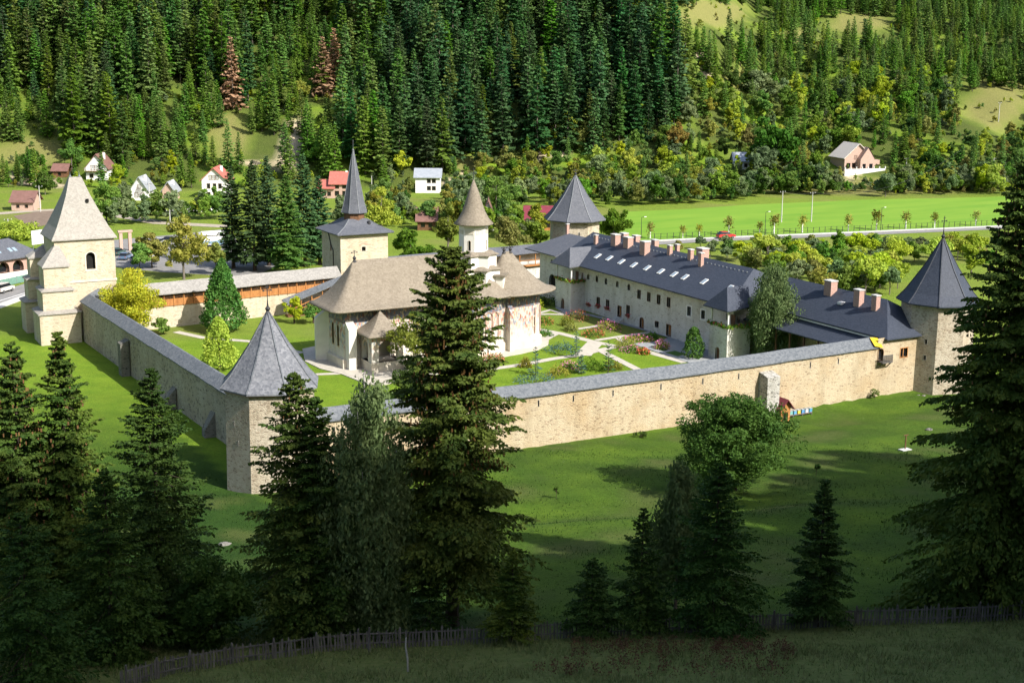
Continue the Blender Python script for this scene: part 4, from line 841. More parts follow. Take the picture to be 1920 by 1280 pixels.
for x, yt, yb, wd in ((748, 178, 258, 1.5), (903, 203, 263, .8), (1032, 230, 295, .85), (1096, 254, 335, .75), (645, 150, 215, 1.5), (567, 132, 203, 1.45), (445, 135, 198, .7)):
    p = slope_pt(x, yb-4); zt_ = p[2]+max(1.2, (yb-yt-4)/3.31/10.9); chimney(mr_, p[0]+.3, p[1], p[2]-.5, zt_, wd*.75, wd)
for x, yt, wd in ((630, 125, 1.3), (705, 140, 1.2), (822, 167, 1.1), (960, 195, .7), (1118, 219, 1.7)):
    q = Pplane(980+x/3.31, 400+yt/3.31, 0, 90.0); chimney(mr_, 90.0, q[1], 10.5, max(q[2], 12.2), wd*.8, wd)
q = Pplane(980+278/3.31, 400+97/3.31, 0, 87.5); chimney(nr_, 87.5, q[1], 10.8, 12.9, .5, .5)
# snow guards along the ridges
g = MB()
for k in range(46): y = 29.5+k; g.box(86.2, 86.35, y-.12, y+.12, 12.02, 12.16)
o = g.build('snow_guards', M['hip'], mr_); o['kind'] = 'stuff'
# two loggias projecting from the facade
def loggia(name, x0, x1, y0, y1, zf, ze, zr, rx, parent, dark_roof=False):  # last flag picks the darker slate for the roof
    lg = MB(); d_ = arch((y1-y0)*.5, -.25, 1.0, 2.2); lg.facet((x0, y1), (x0, y0), -.3, zf, [d_], .3); lg.facet((x0, y0), (x1, y0), -.3, zf); lg.facet((x1, y1), (x0, y1), -.3, zf)
    lg.add([(x0, y0, zf), (x1, y0, zf), (x1, y1, zf), (x0, y1, zf)], [(0, 1, 2, 3)])
    o = lg.build(name, M['facade'], parent); opening(o, (x0, y1), (x0, y0), d_, .28, M['facade'], M['wood2'], .1, 'door', 'door_leaf')
    for (px_, py_) in ((x0+.2, y0+.2), (x0+.2, y1-.2)):
        c = MB(); c.revolve([(.2, zf), (.2, zf+.15), (.15, zf+.25), (.14, ze-.3), (.22, ze-.1), (.22, ze+.1)], (px_, py_), 10); c.build('column', M['white'], o)
    MB().box(x0, x1, y0-.02, y0+.3, zf-.02, zf+.75).box(x0-.02, x0+.3, y0+.3, y1, zf-.02, zf+.75).build('balustrade', M['facade'], o)
    bd = MB().box(81.0-.06, 81.0-.01, (y0+y1)/2-.5, (y0+y1)/2+.5, zf+.02, zf+2.1).build('loggia_door', M['wood2'], o)
    for yy in (y0+.9, y1-.9): MB().box(81.0-.05, 81.0-.01, yy-.35, yy+.35, zf+1.0, zf+2.1).build('loggia_window', M['glass'], o)
    e = .75; P = [(x0-e, y0-e, ze), (x0-e, y1+e, ze), (rx, y1+e, ze), (rx, y0-e, ze), (x0+1.3, (y0+y1)/2, zr), (rx+2.6, (y0+y1)/2, zr)]
    rx2 = rx+.6; P[2] = (rx2, y1+e, ze+.35); P[3] = (rx2, y0-e, ze+.35)
    D = [(p[0], p[1], p[2]-.16) for p in P]
    MB().add(P+D, [(0, 4, 1), (0, 3, 5, 4), (1, 4, 5, 2), (0, 1, 7, 6), (3, 0, 6, 9), (1, 2, 8, 7), (6, 7, 8, 9)]).build('loggia_roof', M['slate2'] if not dark_roof else M['slate'], o)
    random.seed(int(x0*7+y0)); fb = []
    for k in range(26):
        f = k/25; fb.append((x0-.1+random.uniform(-.1, .2), y0+(y1-y0)*f, zf+.78)) if k % 2 else fb.append((x0+(x1-x0)*f, y0-.1+random.uniform(-.1, .2), zf+.78))
    for mname, off in (('leaf', 0), ('flower_red', 1), ('leaf_lime', 2)):
        v = []
        for i, p in enumerate(fb):
            if i % 3 == off or mname == 'leaf':
                for _ in range(9): v.append((p[0]+random.gauss(0, .17), p[1]+random.gauss(0, .17), p[2]+random.gauss(.08, .14)))
        cards(v, .16, mname, 'balcony_flowers', o)
    return o
def cards(pts, size, mname, name, parent=None, seed=1, flat=0.0):
    rs = np.random.RandomState(seed); p = np.asarray(pts, float); n = len(p)
    a = rs.normal(size=(n, 3)); a[:, 2] *= (1-flat); a /= np.linalg.norm(a, axis=1, keepdims=True); b = np.cross(a, rs.normal(size=(n, 3))); b /= np.linalg.norm(b, axis=1, keepdims=True)
    s = size*rs.uniform(.6, 1.3, (n, 1)); q = np.stack([p-a*s-b*s*.6, p+a*s-b*s*.6, p+a*s+b*s*.6, p-a*s+b*s*.6], 1).reshape(-1, 3)
    return link(name, mesh_np(name, q, np.arange(4*n).reshape(-1, 4), [M[mname]]), parent)
loggia('loggia', 78.1, 81.0, 67.6, 72.8, 4.5, 8.0, 10.9, 81.2, eb)
loggia('loggia', 78.3, 82.6, 23.4, 27.8, 4.5, 7.9, 10.9, 81.0, eb, True)
for (cx_, yy) in ((412, 560), (470, 570), (528, 585), (655, 628)):                        # flower boxes under the lower windows
    u, z = fc(cx_, yy); rs = np.random.RandomState(int(cx_)); v = np.stack([FX-.15+rs.normal(0, .08, 60), YN-u+rs.normal(0, .4, 60), z-.15+rs.normal(0, .2, 60)], 1)
    cards(v, .11, 'flower_red', 'window_flowers', eb, 3)
    MB().box(FX-.32, FX-.02, YN-u-.5, YN-u+.5, z-.25, z).build('flower_box', M['wood2'], eb)
for k in range(4): MB().box(FX-1.1+.27*k, FX-.02, YN-fc(602, 600)[0]-1.4, YN-fc(602, 600)[0]+1.2, .08+.18*k, .26+.18*k).build('door_step', M['conc'], eb)

# ------------------------------------------------------------------ south-east wing
se = thing('south_east_wing', 'low wing with dark slate roof and brick chimneys beside the right tower', 'building')
# end wall standing flush above the south wall, with its windows
p1_ = [Pplane(1400+q[0]/3.2, 400+q[1]/3.2, 1, -1.36) for q in ((805, 825), (805, 880), (945, 808), (945, 860))]
EX0, EX1 = 84.15, 91.9
dl = arch(p1_[0][0]-EX0, p1_[1][2], .95, p1_[0][2]-p1_[1][2]+.3); wl = rect(p1_[2][0]-EX0, p1_[3][2], 1.25, p1_[2][2]-p1_[3][2])
w = MB(); w.facet((EX0, -1.36), (EX1, -1.36), -2.2, 7.85, [dl, wl], .4); w.facet((86.4, 25.4), (86.4, -.5), -.3, 7.8); w.facet((97, -1), (97, 25.4), -1, 7.85)
w.build('wall', M['wall_s'], se)
opening(se, (EX0, -1.36), (EX1, -1.36), dl, .38, M['wood2'], M['dark'], .08, 'balcony_door', 'dark_opening'); o = opening(se, (EX0, -1.36), (EX1, -1.36), wl, .38, M['wood'], M['glass'], .1, 'window')
MB().box(p1_[2][0]-.06, p1_[2][0]+.06, -1.25, -1.18, p1_[3][2], p1_[2][2]).build('mullion', M['wood'], o)
bx, bz = p1_[1][0]+.35, p1_[1][2]-.1; bl = MB(); bl.box(bx-.95, bx+.85, -2.35, -1.36, bz-.15, bz).build('balcony_floor', M['old_wood'], se)
for k in range(10): MB().box(bx-.92+.19*k, bx-.85+.19*k, -2.33, -2.25, bz, bz+.85).build('baluster', M['old_wood'], se)
MB().box(bx-.95, bx+.85, -2.36, -2.24, bz+.82, bz+.93).build('handrail', M['old_wood'], se)
for s_ in (-.8, .7): MB().bar((bx+s_, -1.4, bz-.9), (bx+s_, -2.2, bz-.15), .12).build('bracket', M['old_wood'], se)
sr_ = roof2('roof', 85.2, 91.0, 96.9, -1.95, 25.4, 7.75, 11.6, 6.4, 0, se, M['slate'])
MB().add([(86.3, .9, 7.55), (86.3, 25.3, 7.55), (82.6, 25.3, 5.85), (82.6, 1.3, 5.85), (86.3, .9, 7.4), (86.3, 25.3, 7.4), (82.6, 25.3, 5.7), (82.6, 1.3, 5.7)], [(0, 1, 2, 3), (4, 7, 6, 5), (3, 2, 6, 7), (0, 3, 7, 4)]).build('verandah_roof', M['slate'], se)
MB().box(85.3, 85.5, 1.0, 25.3, 7.3, 7.6).build('fascia', M['white'], se)
for k in range(8): m_ = MB(); m_.bar((83.0, 3+3.0*k, -.1), (83.0, 3+3.0*k, 5.85), .2); m_.build('verandah_post', M['wood2'], se)
for x, yt, yb, wd in ((492, 408, 485, 1.5), (660, 465, 555, 1.15), (762, 500, 582, .95)):
    d = ray(1400+x/3.2, 400+yb/3.2); n_ = np.array([-(11.6-7.75), 0, 91-85.2]); k = n_@(np.array([85.2, 0, 7.75])-CAMPOS)/(n_@d); p = CAMPOS+k*d
    chimney(sr_, p[0]+.3, p[1], p[2]-.6, p[2]+(yb-yt)/3.2/12.6, wd*.8, wd)
d = ray(1400+570/3.2, 400+540/3.2); k = n_@(np.array([85.2, 0, 7.75])-CAMPOS)/(n_@d); p = CAMPOS+k*d
MB().obox((p[0], p[1]), (.5, .38), 0, p[2]-.1, p[2]+.22).build('skylight', M['white'], sr_)
# yellow sheeting left on the wall end
tp = MB(); c0 = Pplane(1639, 648, 1, -1.4)
tp.loft([[(83.3, -1.7, 6.95), (83.4, -1.0, 7.45), (83.6, -.3, 7.85)], [(84.0, -1.85, 6.8), (84.15, -1.2, 7.35), (84.3, -.4, 7.8)], [(84.7, -1.8, 6.6), (84.75, -1.3, 7.1), (84.8, -.5, 7.7)]], closed=False)
tag(tp.build('plastic_sheet', mat('yellow_sheet', (.62, .42, .02), (.5, .33, .02), 3, .5)), 'crumpled yellow plastic sheet over the end of the south wall cap', 'sheet')
md = tp.v
# ------------------------------------------------------------------ vegetation
def trunk_mb(h, r0, r1=.03, n=8, lean=0.0, seed=0, z0=-.4):
    rs = random.Random(seed); pts, rad = [], []
    for k in range(7):
        f = k/6; pts.append((lean*f*f*h+rs.uniform(-.01, .01)*h*.3*f, rs.uniform(-.01, .01)*h*.3*f, z0+(h-z0)*f)); rad.append((r0*(1.35 if k == 0 else 1))*(1-f)+r1*f)
    return MB().tube(pts, rad, n)
def spruce_np(h, r, seed, nb=120, tw=16, bare=.06, pw=.85, hang=.5, tl=.30, tw_w=.16, cones=0, ragged=.25, twl=1.0):
    """spruce crown: whorled boughs that dip and lift at the tip, each fringed with tapering twig sprays.  returns verts, tris"""
    rs = np.random.RandomState(seed); V = []
    f = bare+(1-bare)*(np.arange(nb)+rs.uniform(-.5, .5, nb))/nb; f = np.clip(f, bare, .995); f = bare+(f-bare)*1.0
    az = np.arange(nb)*2.39996+rs.uniform(-.5, .5, nb)
    L = r*((1-f)/(1-bare))**pw*rs.uniform(1-ragged, 1+ragged*.6, nb); L *= np.clip(.55+(f-bare)*6, .55, 1); L = np.maximum(L, .12*r*.5)
    el = -.38+1.0*f+rs.uniform(-.1, .1, nb)
    for i in range(nb):
        dh = np.array([math.cos(az[i]), math.sin(az[i]), 0]); dp = np.array([-dh[1], dh[0], 0])
        n = max(5, int(tw*(.35+.65*L[i]/r))); t = (np.arange(n)+rs.uniform(0, 1, n))/n; t = .08+.92*t
        side = np.where(np.arange(n) % 2 == 0, 1.0, -1.0); side[-1] = 0; t[-1] = .97
        P = dh[None]*(L[i]*t)[:, None]; P[:, 2] = h*f[i]+L[i]*(t*math.sin(el[i])-.28*t*t*hang+.22*np.maximum(t-.6, 0))
        a = rs.uniform(.55, 1.15, n)
        D = dh[None]*np.cos(a)[:, None]+dp[None]*(np.sin(a)*side)[:, None]; D[:, 2] = -hang*rs.uniform(.25, 1.1, n)+.1
        D /= np.linalg.norm(D, axis=1, keepdims=True)
        ln = (tl*L[i]*(1.15-.75*t)+.10*twl)*rs.uniform(.7, 1.3, n)
        wd = np.minimum(ln*.5, tw_w*rs.uniform(.7, 1.3, n))
        Sx = np.cross(D, np.array([0, 0, 1.0])); Sx /= np.linalg.norm(Sx, axis=1, keepdims=True)+1e-6
        roll = rs.uniform(-.9, .9, n)[:, None]; Sx = Sx*np.cos(roll)+np.cross(D, Sx)*np.sin(roll)
        m1 = P+D*(ln*.45)[:, None]
        V.append(np.stack([P, m1+Sx*wd[:, None], P+D*ln[:, None]], 1).reshape(-1, 3)); V.append(np.stack([P, P+D*ln[:, None]*.95, m1-Sx*wd[:, None]], 1).reshape(-1, 3))
        # hanging twiglets
        k = n; tt = rs.uniform(.15, 1, k); Q = dh[None]*(L[i]*tt)[:, None]; Q[:, 2] = h*f[i]+L[i]*(tt*math.sin(el[i])-.28*tt*tt*hang+.22*np.maximum(tt-.6, 0))
        Q += dp[None]*(rs.uniform(-1, 1, k)*ln*.6)[:, None]
        dn = np.stack([rs.normal(0, .35, k), rs.normal(0, .35, k), -np.ones(k)], 1); l2 = (ln*.55+.05)*rs.uniform(.5, 1.2, k)*(.5+hang); s2 = np.stack([rs.normal(size=k), rs.normal(size=k), np.zeros(k)], 1); s2 /= np.linalg.norm(s2, axis=1, keepdims=True)+1e-6
        V.append(np.stack([Q-s2*(wd*.5)[:, None], Q+s2*(wd*.5)[:, None], Q+dn*l2[:, None]], 1).reshape(-1, 3))
    # leader
    for k in range(5):
        a = k*1.2566; V.append(np.array([[0, 0, h*.955], [math.cos(a)*.12*r*.5, math.sin(a)*.12*r*.5, h*.965], [0, 0, h*1.0]]))
    v = np.concatenate(V); return v, np.arange(len(v)).reshape(-1, 3)
def spruce_fine(h, r, seed, nb=260, n=20, m=6, bare=.05, pw=.8, hang=.5, ragged=.25, sl=.30, sw=.045):
    """near spruce: boughs, side twigs on each bough, fine needle sprays on each twig"""
    rs = np.random.RandomState(seed); V = []
    f = bare+(1-bare)*np.clip((np.arange(nb)+rs.uniform(-2.5, 2.5, nb))/nb, 0, .992)
    az = np.arange(nb)*2.39996+rs.uniform(-.6, .6, nb)
    L = r*((1-f)/(1-bare))**pw*rs.uniform(1-ragged*1.3, 1+ragged*.55, nb)*np.clip(.6+(f-bare)*5, .6, 1); L = np.maximum(L, .16)
    el = -.40+1.05*f+rs.uniform(-.24, .22, nb)
    for i in range(nb):
        dh = np.array([math.cos(az[i]), math.sin(az[i]), 0.]); dp = np.array([-dh[1], dh[0], 0.]); Li = L[i]
        k = max(5, int(n*(.3+.7*Li/r))); t = .06+.94*(np.arange(k)+rs.uniform(0, 1, k))/k; t[-1] = 1.0
        bz = lambda q: h*f[i]+Li*(q*math.sin(el[i])-.30*q*q*(.35+hang)+.26*np.maximum(q-.55, 0))
        P = dh*(Li*t)[:, None]; P[:, 2] = bz(t)
        side = np.where(np.arange(k) % 2, 1., -1.); side[-1] = 0.; a = rs.uniform(.6, 1.1, k)
        D = dh*np.cos(a)[:, None]+dp*(np.sin(a)*side)[:, None]; D[:, 2] = math.sin(el[i])*.4-hang*rs.uniform(.1, .55, k); D /= np.linalg.norm(D, axis=1, keepdims=True)
        ln = np.minimum((.40*Li*(1.1-.8*t)+.12)*rs.uniform(.7, 1.25, k), 1.7)
        mm = m; w = (np.arange(mm)[None]+rs.uniform(0, 1, (k, mm)))/mm
        Q = P[:, None]+D[:, None]*(ln[:, None]*w)[..., None]; Q[..., 2] -= hang*.25*ln[:, None]*w*w
        S = np.cross(D, np.array([0, 0, 1.])); S /= np.linalg.norm(S, axis=1, keepdims=True)+1e-6
        sg = np.where(np.arange(mm) % 2, 1., -1.)[None]*rs.uniform(.3, 1.1, (k, mm))
        E = D[:, None]*rs.uniform(.45, 1., (k, mm))[..., None]+S[:, None]*sg[..., None]; E[..., 2] -= hang*rs.uniform(.1, 1.7, (k, mm)); E /= np.linalg.norm(E, axis=-1, keepdims=True)
        e = sl*(1.15-.55*w)*rs.uniform(.7, 1.35, (k, mm))*min(1, .45+Li/r*.9); nrm = rs.normal(size=(k, mm, 3)); T = np.cross(E, nrm); T /= np.linalg.norm(T, axis=-1, keepdims=True)+1e-6
        wd = sw*rs.uniform(.8, 1.7, (k, mm))[..., None]
        Md = Q+E*(e*.4)[..., None]
        V.append(np.stack([Q, Md+T*wd, Q+E*e[..., None]], 2).reshape(-1, 3)); V.append(np.stack([Q, Q+E*e[..., None]*.96, Md-T*wd], 2).reshape(-1, 3))
    for k in range(6):
        a = k*1.047; V.append(np.array([[0, 0, h*.95], [math.cos(a)*.12, math.sin(a)*.12, h*.962], [0, 0, h]]))
    v = np.concatenate(V); return v, np.arange(len(v)).reshape(-1, 3)
def boughs(mb, h, r, seed, nb, bare, pw=.85, step=3):
    rs = random.Random(seed)
    for i in range(0, nb, step):
        f = bare+(1-bare)*i/nb; a = i*2.39996; L = r*((1-f)/(1-bare))**pw*.7
        if L < .4: continue
        mb.tube([(0, 0, h*f), (math.cos(a)*L*.5, math.sin(a)*L*.5, h*f-.06*L), (math.cos(a)*L, math.sin(a)*L, h*f-.2*L)], [.03+.006*L, .025, .008], 4)
def blob_np(h, r, seed, nclump=40, nleaf=60, size=.28, z0=.25, shape=1.0, hangl=0.0, cl=.30, top=1.0, full=False):
    """leafy crown: several boughs' worth of clumps in an uneven outline, each clump a cloud of leaf-sized faces"""
    rs = np.random.RandomState(seed); C = []; W = []
    nl = rs.randint(6, 10); lob = []
    for k in range(nl):
        a = k*2.4+rs.uniform(-.5, .5); zz = rs.uniform(-.75, .7); rad = math.sqrt(max(0, 1-zz*zz))*rs.uniform(.35, .68); lob.append((math.cos(a)*rad, math.sin(a)*rad, zz*.72, rs.uniform(.26, .48)))
    lob.append((rs.uniform(-.12, .12), rs.uniform(-.12, .12), .66, .3)); lob.append((0, 0, 0, .45))
    while len(C) < nclump:
        if full and rs.rand() < .45:
            d = rs.normal(size=3); d /= np.linalg.norm(d); C.append(d*rs.uniform(.55, .98)*(1+.13*math.sin(4*d[0]+seed)+.1*math.sin(6*d[1]+5*d[2]))); W.append(rs.uniform(.5, 1.2)); continue
        q = lob[rs.randint(len(lob))]; d = rs.normal(size=3); d /= np.linalg.norm(d); d = d*q[3]*rs.uniform(.5, 1.1)
        C.append(np.array(q[:3])+d); W.append(rs.uniform(.45, 1.25)*(.7+.6*q[3]))
    C = np.array(C); zc = h*(z0+1)/2; rz = h*(1-z0)/2
    wz = 1-np.clip(C[:, 2], 0, 1)**2*(1-shape)
    C[:, 0] *= r*wz; C[:, 1] *= r*wz; C[:, 2] = zc+np.clip(C[:, 2], -1, 1)*rz*.92
    n = nclump*nleaf; c = np.repeat(C, nleaf, 0); rr = cl*r*np.repeat(np.array(W), nleaf)[:, None]
    off = rs.normal(size=(n, 3)); off /= np.linalg.norm(off, axis=1, keepdims=True); off *= rs.uniform(.25, 1, (n, 1))**.5; off[:, 2] *= .75
    p = c+off*rr
    if hangl: p[:, 2] -= rs.uniform(0, 1, n)**1.5*hangl*h*.2
    a = off+rs.normal(0, .55, (n, 3)); a /= np.linalg.norm(a, axis=1, keepdims=True)        # face outward, jittered
    u = np.cross(a, rs.normal(size=(n, 3))); u /= np.linalg.norm(u, axis=1, keepdims=True); w = np.cross(a, u)
    if hangl: u = u*.6; u[:, 2] -= .8; w = np.cross(a, u); w /= np.linalg.norm(w, axis=1, keepdims=True)+1e-6
    s = size*rs.uniform(.45, 1.5, (n, 1)); ws = .55
    q = np.stack([p-u*s, p-w*s*ws, p+u*s, p+w*s*ws], 1).reshape(-1, 3)
    return q, np.arange(4*n).reshape(-1, 4), C
def decid_trunk(h, r, C, seed, r0, m, n=9, straight=.7):
    mb = trunk_mb(h*straight, r0, r0*.25, 8, .0, seed); rs = random.Random(seed)
    for i in range(min(n, len(C))):
        c = C[i]; f = rs.uniform(.25, .8); z = h*straight*f*.9
        if c[2] < z: z = max(.2*h, c[2]*.7)
        mb.tube([(0, 0, z), (c[0]*.4, c[1]*.4, z+(c[2]-z)*.5), (c[0]*.9, c[1]*.9, c[2])], [r0*.4*(1-f*.5), r0*.22, .02], 5)
    return mb
_cache = {}
def tree(kind, name, label, p, h, r, crown_fn, trunk_fn, cm, tm, group=None, cat='tree', rz=None, extra=None):
    """a tree as thing > trunk, crown; meshes are shared between copies of one kind"""
    t = thing(name, label, cat, p, 0 if rz is None else rz, group)
    if kind not in _cache:
        v, f = crown_fn(); _cache[kind] = (mesh_np('crown', v, f, [cm]), trunk_fn().build('trunk', tm))
        tr = _cache[kind][1]; tr.parent = t; link('crown', _cache[kind][0], t)
    else:
        link('trunk', _cache[kind][1].data, t); link('crown', _cache[kind][0], t)
    if extra: extra(t)
    return t

# -- foreground spruces --------------------------------------------------------
def fg_spruce(label, base, top, hw, seed, nb, tw, bare=.05, hang=.55, m='fg_spruce', group=None, trunk_r=.3, pw=.8, cones=0, dz=0, tl=.34, tww=.2, ragged=.25):
    p = G(*base); h = ztop(p, top); dep = proj(p)[2]; r = (1.32 if base[0] < 700 else 1.14)*hw*dep/FPX
    def cf():
        return spruce_fine(h, r, seed, nb, max(12, int(tw*.6)), 8, bare, pw, hang*.8, ragged, .20+.0075*h, .036+.0015*h)
    def tf():
        mb = trunk_mb(h*.97, trunk_r*h/22, .03, 9, 0, seed); boughs(mb, h, r, seed, nb, bare, pw, 4); return mb
    t = tree('fg%d' % seed, 'spruce_tree', label, tuple(p), h, r, cf, tf, M[m], M['bark'], group, rz=seed*.7)
    if cones:
        rs = np.random.RandomState(seed+9); k = cones; f = rs.uniform(.45, .97, k); a = rs.uniform(0, 6.283, k); L = r*(1-f)**pw*rs.uniform(.5, 1, k)
        q = np.stack([np.cos(a)*L, np.sin(a)*L, h*f-.2*L], 1); q = q[:, None]+np.array([[[-.05, 0, 0], [.05, 0, 0], [.045, .02, -.22], [-.045, -.02, -.22]]])
        link('cones', mesh_np('cones', q.reshape(-1, 3), np.arange(4*k).reshape(-1, 4), [M['fg_cone']]), t)['kind'] = 'stuff'
    return t
fg_spruce('huge dark spruce with drooping boughs filling the right edge', (1852, 1133), 296, 165, 11, 400, 56, .03, .95, trunk_r=.42, pw=.72, cones=300, tww=.17, tl=.3)
fg_spruce('tall spruce with bare lower trunk standing before the church', (848, 1172), 462, 132, 12, 400, 50, .17, .6, trunk_r=.34, pw=.56, cones=900, tww=.18, ragged=.42)
fg_spruce('bushy little spruce left of the tall bare trunk', (806, 1192), 1052, 56, 13, 90, 26, .04, .4, 'fg_dark', pw=.8)
fg_spruce('small spruce just right of the tall bare trunk', (960, 1206), 1032, 52, 14, 100, 26, .14, .4, 'fg_spruce')
fg_spruce('small rounded spruce by the picket fence right of the tall spruce', (1108, 1196), 1050, 54, 15, 100, 26, .16, .3, 'fg_dark', pw=.7)
fg_spruce('slim young spruce next to the broad dark spruce', (1200, 1192), 955, 54, 16, 120, 26, .12, .35, 'fg_dark')
fg_spruce('broad dark spruce in front of the round lawn tree', (1336, 1186), 868, 100, 17, 190, 36, .08, .4, 'fg_dark', pw=.75)
fg_spruce('lone symmetrical young spruce on the right lawn by the fence', (1531, 1174), 900, 64, 18, 150, 32, .10, .35, 'fg_dark', pw=.85)
fg_spruce('tall spruce beside the birch in front of the near tower', (566, 1196), 700, 98, 19, 240, 40, .06, .55, 'fg_spruce', pw=.62, cones=120, ragged=.4)
fg_spruce('narrow spruce top leaning against the birch', (602, 1200), 745, 80, 20, 200, 36, .06, .5, 'fg_dark', pw=.65, ragged=.4)
fg_spruce('full dark spruce below the shaded west wall', (306, 1190), 690, 118, 21, 260, 42, .04, .4, 'fg_dark', pw=.8)
fg_spruce('tall slender spruce at the left in front of the lawn', (146, 1215), 622, 96, 22, 260, 42, .04, .6, 'fg_spruce', pw=.75, cones=150)
fg_spruce('brown tinged spruce near the left picture edge', (62, 1225), 640, 92, 23, 240, 40, .04, .65, 'fg_spruce', pw=.7, cones=260)
fg_spruce('dark spruce cut by the left picture edge', (-22, 1225), 655, 105, 24, 220, 38, .04, .6, 'fg_dark', pw=.75)
fg_spruce('low spruce filling the gap between the two left trees', (215, 1240), 880, 100, 25, 180, 36, .03, .5, 'fg_dark', pw=.8)
fg_spruce('short spruce in the dark lower left corner', (60, 1290), 960, 110, 26, 170, 34, .03, .5, 'fg_dark', pw=.8)

def fg_decid(kind, name, label, base, top, hw, seed, cm, tm, nclump, nleaf, size, z0=.2, shape=.9, hangl=0, r0=.2, cl=.3, cat='tree', group=None, straight=.7, zoff=0, p=None, hh=None, rr=None, limbs=9, full=False):
    if p is None: p = G(*base)
    h = hh or ztop(p, top); r = rr or hw*proj(p)[2]/FPX; st_ = {}
    def cf():
        v, f, C = blob_np(h, r, seed, nclump, nleaf, size, z0, shape, hangl, cl, full=full); st_['C'] = C; return v, f
    def tf(): return decid_trunk(h, r, st_['C'], seed, r0, tm, limbs, straight)
    return tree(kind, name, label, tuple(p), h, r, cf, tf, M[cm], M[tm], group, cat)
fg_decid('birch1', 'birch_tree', 'weeping birch with white trunk in front of the near tower', (690, 1196), 672, 92, 31, 'birch_leaf', 'birch_bark', 270, 250, .12, .06, .45, 1.5, .17, .22, full=True, straight=.95, limbs=26)
fg_decid('lawn_tree', 'lawn_tree', 'round dark green broadleaf tree standing on the open lawn', (1376, 918), 733, 104, 35, 'leaf_dark', 'bark', 260, 230, .13, .02, 1.0, 0, .3, .23, straight=.6, full=True)
fg_decid('willow1', 'birch_tree', 'bluish leafy young birch behind the broad dark spruce', (1266, 1150), 845, 62, 33, 'birch_leaf', 'bark_grey', 110, 150, .13, .1, .6, .8, .12, .3, straight=.9)
fg_decid('hornbeam', 'broadleaf_bush', 'round broadleaf bush tree in the dark below the near tower', (398, 1215), 1040, 88, 34, 'leaf_dark', 'bark', 160, 150, .13, .0, 1.0, 0, .15, .26, full=True)
for i, (q, tp, hw, lb) in enumerate([((1043, 935), 905, 8, 'thin sapling alone on the mown lawn'), ((1530, 893), 864, 10, 'little shrub sapling on the lawn behind the lone spruce'), ((1640, 748), 727, 13, 'green shrub at the foot of the south wall near the right tower'), ((890, 850), 835, 24, 'low weeds at the foot of the south wall by the tall spruce'), ((1200, 820), 806, 16, 'low weeds at the wall foot left of the lawn tree')]):
    fg_decid('sap%d' % i, 'shrub', lb, q, tp, hw, 40+i, 'leaf_dark' if i != 2 else 'leaf', 'bark', 10, 40, .09, .1, .8, 0, .03, .35, 'shrub')

# -- courtyard planting ---------------------------------------------------------
def at_ground(px, py, z=0): return Pz(px, py, z)
fg_decid('yellow_tree', 'yellow_tree', 'bright yellow autumn tree inside the wall by the left tower', None, 500, 56, 51, 'leaf_yellow', 'bark', 90, 170, .16, .08, .9, 0, .2, .3, p=at_ground(250, 632), rr=5.0, hh=11.5, full=True)
def cone_tree(name, label, p, h, r, m, seed, n=2600, size=.16, cat='tree', trunk_m='bark', pointed=.75):
    rs = np.random.RandomState(seed); f = rs.uniform(0, 1, n)**.8; a = rs.uniform(0, 6.283, n)
    prof = np.clip((1-f)**pointed*(.6+1.4*np.clip(f*4, 0, .35)), 0, 1.1)*(1+.12*np.sin(a*3+f*9)+.1*np.sin(a*7-f*14))
    rad = r*prof*rs.uniform(.72, 1.04, n); q = np.stack([np.cos(a)*rad, np.sin(a)*rad, h*(.05+.95*f)], 1)
    t = thing(name, label, cat, tuple(p)); trunk_mb(h*.9, max(.05, r*.09), .02, 7, 0, seed).build('trunk', M[trunk_m], t)
    cards(q, size, m, 'crown', t, seed, .0); return t
cone_tree('cypress_tree', 'dense dark green conical tree before the north wall gallery', at_ground(420, 622), 12.0, 3.6, 'thuja', 52, 9500, .17, pointed=.72)
cone_tree('young_tree', 'small yellow tinged tree on the lawn above the near tower roof', at_ground(412, 692), 7.6, 2.5, 'leaf_lime', 53, 4600, .14, pointed=.55)
fg_decid('by_tower_bush', 'shrub', 'bright green bush under the yellow tree', None, 0, 0, 54, 'leaf', 'bark', 18, 70, .2, .02, .9, p=at_ground(306, 626), rr=2.2, hh=2.6, cat='shrub')
fg_decid('stair_bush', 'shrub', 'yellow green bush by the covered stair', None, 0, 0, 55, 'leaf_lime', 'bark', 22, 80, .2, .02, .8, p=at_ground(552, 606), rr=2.3, hh=4.4, cat='shrub')
fg_decid('stair_bush2', 'shrub', 'dark green bush beside the church west eave', None, 0, 0, 56, 'leaf', 'bark', 22, 80, .2, .02, .9, p=at_ground(588, 606), rr=2.6, hh=3.6, cat='shrub')
fg_decid('porch_tree', 'olive_tree', 'olive and yellow leaved tree beside the church porch', None, 0, 0, 57, 'leaf_olive', 'bark', 46, 120, .19, .2, .9, 0, .16, .3, p=at_ground(776, 706), rr=4.6, hh=9.2)
fg_decid('porch_tree2', 'broadleaf_tree', 'lower green tree between the porch and the tall spruce', None, 0, 0, 58, 'leaf_dark', 'bark', 40, 110, .18, .1, .9, 0, .14, .3, p=at_ground(772, 752), rr=3.0, hh=6.0)
fg_decid('court_birch', 'birch_tree', 'slender weeping birch in the yard by the slate roofed loggia', None, 0, 0, 59, 'birch_leaf', 'birch_bark', 230, 190, .15, .04, .5, 1.4, .15, .24, full=True, p=np.array([84.2, 19.8, 0]), rr=4.5, hh=15.5, straight=.9, limbs=14)
cone_tree('clipped_thuja', 'clipped dark green thuja in the paved court', at_ground(1300, 672), 4.8, 1.55, 'thuja', 60, 2600, .11, 'shrub', pointed=.42)
